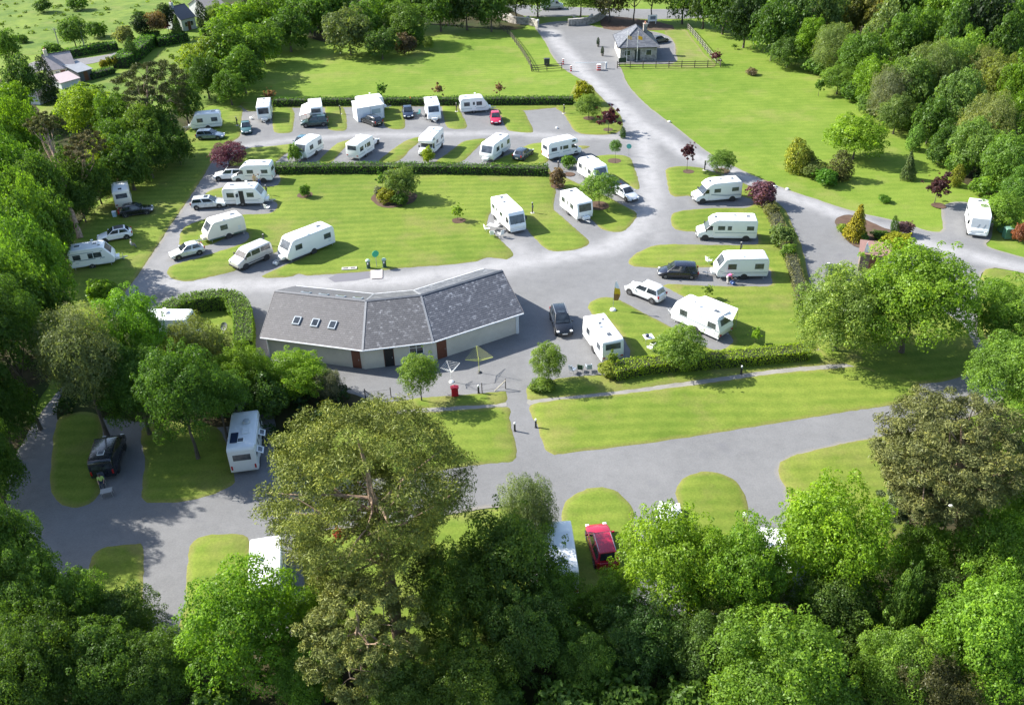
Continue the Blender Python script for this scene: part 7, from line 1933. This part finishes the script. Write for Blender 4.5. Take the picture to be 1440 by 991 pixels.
# ------------------------------------------------------------------ people
SKIN = plain('skin', (.42, .24, .17), .6, dirt=.04)
def person(label, px, py, rz, top, legs, hair, pose='stand', H=1.72):
    t = thing('person', label, 'person', base(px, py), rz)
    k = H / 1.72
    if pose == 'stand':
        J = dict(pelvis=(0, 0, .95), spine=(.01, 0, 1.18), chest=(.02, 0, 1.36), neck=(.01, 0, 1.48), head=(.03, 0, 1.60), crown=(.02, 0, 1.69), hl=(0, .10, .92), kl=(.04, .11, .50), al=(0, .11, .08), tl=(.15, .12, .03), hr=(0, -.10, .92), kr=(.06, -.11, .50), ar=(.02, -.12, .08), tr=(.17, -.13, .03),
                 sl=(.0, .19, 1.40), el=(.02, .25, 1.13), wl=(.14, .23, .90), fl=(.18, .22, .80), sr=(0, -.19, 1.40), er=(-.01, -.26, 1.13), wr=(.12, -.25, .92), fr=(.17, -.24, .82))
    elif pose == 'bend':
        J = dict(pelvis=(-.08, 0, .88), spine=(.10, 0, 1.05), chest=(.28, 0, 1.12), neck=(.40, 0, 1.13), head=(.51, 0, 1.10), crown=(.58, 0, 1.05), hl=(-.07, .10, .85), kl=(.02, .11, .48), al=(-.06, .11, .08), tl=(.09, .12, .03), hr=(-.07, -.10, .85), kr=(.04, -.11, .48), ar=(-.04, -.12, .08), tr=(.11, -.13, .03),
                 sl=(.30, .18, 1.10), el=(.38, .20, .84), wl=(.48, .16, .62), fl=(.52, .14, .53), sr=(.30, -.18, 1.10), er=(.40, -.20, .86), wr=(.50, -.16, .64), fr=(.54, -.14, .55))
    else:   # sit or crouch
        J = dict(pelvis=(0, 0, .50), spine=(.0, 0, .72), chest=(.03, 0, .92), neck=(.06, 0, 1.04), head=(.10, 0, 1.15), crown=(.10, 0, 1.24), hl=(.04, .10, .48), kl=(.44, .13, .50), al=(.42, .13, .09), tl=(.56, .14, .04), hr=(.04, -.10, .48), kr=(.43, -.13, .50), ar=(.46, -.13, .09), tr=(.60, -.14, .04),
                 sl=(.03, .19, .95), el=(.10, .25, .70), wl=(.32, .20, .60), fl=(.41, .18, .58), sr=(.03, -.19, .95), er=(.10, -.25, .70), wr=(.32, -.20, .60), fr=(.41, -.18, .58))
    R = dict(pelvis=.145, spine=.13, chest=.155, neck=.055, head=.098, crown=.075, hl=.095, kl=.060, al=.042, tl=.036, hr=.095, kr=.060, ar=.042, tr=.036, sl=.062, el=.042, wl=.030, fl=.034, sr=.062, er=.042, wr=.030, fr=.034)
    E = [('pelvis', 'spine'), ('spine', 'chest'), ('chest', 'neck'), ('neck', 'head'), ('head', 'crown')]
    for s in 'lr': E += [('pelvis', 'h' + s), ('h' + s, 'k' + s), ('k' + s, 'a' + s), ('a' + s, 't' + s), ('chest', 's' + s), ('s' + s, 'e' + s), ('e' + s, 'w' + s), ('w' + s, 'f' + s)]
    names = list(J)
    # fingers and a thumb on each hand
    for s, sg in (('l', 1), ('r', -1)):
        w = Vector(J['w' + s]); f = Vector(J['f' + s]); d = (f - w).normalized(); side = Vector((0, 1, 0)); side = (side - d * side.dot(d)).normalized()
        for q in range(4):
            n1, n2 = f'q{s}{q}', f'r{s}{q}'
            J[n1] = tuple(f + side * (q - 1.5) * .019 + d * .035); J[n2] = tuple(f + side * (q - 1.5) * .021 + d * (.085 - .012 * abs(q - 1.5)) + Vector((-.012, 0, -.006)))
            R[n1] = R[n2] = .0085; E += [('f' + s, n1), (n1, n2)]
        J['m' + s] = tuple(w.lerp(f, .6) + Vector((.045, -sg * .02, -.012))); R['m' + s] = .010; E.append(('w' + s, 'm' + s))
    names = list(J)
    me = bpy.data.meshes.new('body'); me.from_pydata([tuple(Vector(J[n]) * k) for n in names], [(names.index(a), names.index(b)) for a, b in E], [])
    o = put('body', me)
    md = o.modifiers.new('skin', 'SKIN'); md.use_smooth_shade = True
    for i, n in enumerate(names):
        v = me.skin_vertices[0].data[i]; v.radius = (R[n] * k, R[n] * k * (1.25 if n in ('chest', 'pelvis') else 1)); v.use_root = n == 'pelvis'
    sb = o.modifiers.new('sub', 'SUBSURF'); sb.levels = 1; sb.render_levels = 1
    dg = bpy.context.evaluated_depsgraph_get(); nm = bpy.data.meshes.new_from_object(o.evaluated_get(dg))
    nm.materials.clear()
    for mt in (SKIN, top, legs, BLACKP): nm.materials.append(mt)
    segs = [(Vector(J[a]) * k, Vector(J[b]) * k, a, b) for a, b in E]
    for p in nm.polygons:
        c = p.center; best = min(segs, key=lambda g: (c - g[0].lerp(g[1], max(0, min(1, (c - g[0]).dot(g[1] - g[0]) / max(1e-6, (g[1] - g[0]).length_squared))))).length)
        a, b = best[2], best[3]
        p.material_index = 3 if b[0] == 't' else (2 if a[0] in 'hk' or b[0] in 'h' and b != 'head' else (0 if b in ('head', 'crown') or b[0] in 'wfqrm' or a[0] in 'wfq' else 1))
    old = o.data; bpy.data.objects.remove(o); bpy.data.meshes.remove(old); nm.name = 'body'
    bo = put('body', nm, t); nm.shade_smooth()
    h = Vector(J['head']) * k; cr = Vector(J['crown']) * k; ax = (cr - h).normalized()
    hb = bmesh.new(); bmesh.ops.create_uvsphere(hb, u_segments=14, v_segments=10, radius=.112 * k)
    for v in hb.verts:
        if v.co.z < -.01: v.co.z *= .35
        if v.co.x > .04 and v.co.z < .05: v.co.x *= .55
    hm = bpy.data.meshes.new('hair'); hb.to_mesh(hm); hb.free(); hm.materials.append(hair); hm.shade_smooth()
    put('hair', hm, t, h + ax * .03 * k - Vector((.012, 0, 0)), ax.to_track_quat('Z', 'Y').to_euler())
    fc = MB()
    fx = Vector((1, 0, 0)) if pose != 'bend' else Vector((.4, 0, -.9))
    side = Vector((0, 1, 0))
    c0 = h + fx * .095 * k
    for sg in (1, -1): fc.box(*(c0 + side * .034 * sg * k + ax * .012), .012, .022, .012, 0)
    fc.box(*(c0 + fx * .012 - ax * .012), .03, .022, .035, 1); fc.box(*(c0 - ax * .05), .012, .045, .010, 2)
    for sg in (1, -1): fc.box(*(h + side * .096 * sg * k), .03, .018, .05, 1)
    fc.build('face', [BLACKP, SKIN, plain('lips', (.30, .10, .09), .5)], t)
    return t
DKH = plain('brown_hair', (.06, .035, .02), .6); GYH = plain('grey_hair', (.35, .33, .30), .6)
person('person in tan clothes standing at the motorhome side, left of two', 359.5, 261.5, -1.2, plain('tan_shirt', (.50, .34, .18), .8), plain('tan_trousers', (.45, .33, .20), .8), DKH)
person('person in white top and blue trousers standing right of the tan-clad person', 365.8, 261, 2.0, plain('white_shirt', (.70, .70, .68), .8), plain('blue_trousers', (.05, .09, .28), .8), DKH)
person('person in pink top and pale trousers bending down beside a caravan', 1022.5, 399, .1, plain('pink_top', (.62, .12, .28), .8), plain('pale_trousers', (.60, .56, .52), .8), GYH, 'bend')
person('person in pale grey clothes crouching on the grass by the white hatchback', 186, 350, .6, plain('pale_grey_top', (.45, .46, .46), .8), plain('grey_trousers', (.20, .21, .22), .8), GYH, 'sit')
person('person in a lime top seated in front of the blue-black camper van', 145, 683, -1.2, plain('lime_top', (.46, .60, .16), .8), plain('navy_trousers', (.03, .04, .07), .8), DKH, 'sit')
chair('dark folding chair holding the lime-clad person', 145.3, 682.5, plain('navy_fabric', (.05, .06, .09), .8), -1.2)
table('low camping table before the seated lime-clad person', 152, 697, .9, .6, .55, plain('grey_top', (.34, .34, .34), .6), .3)
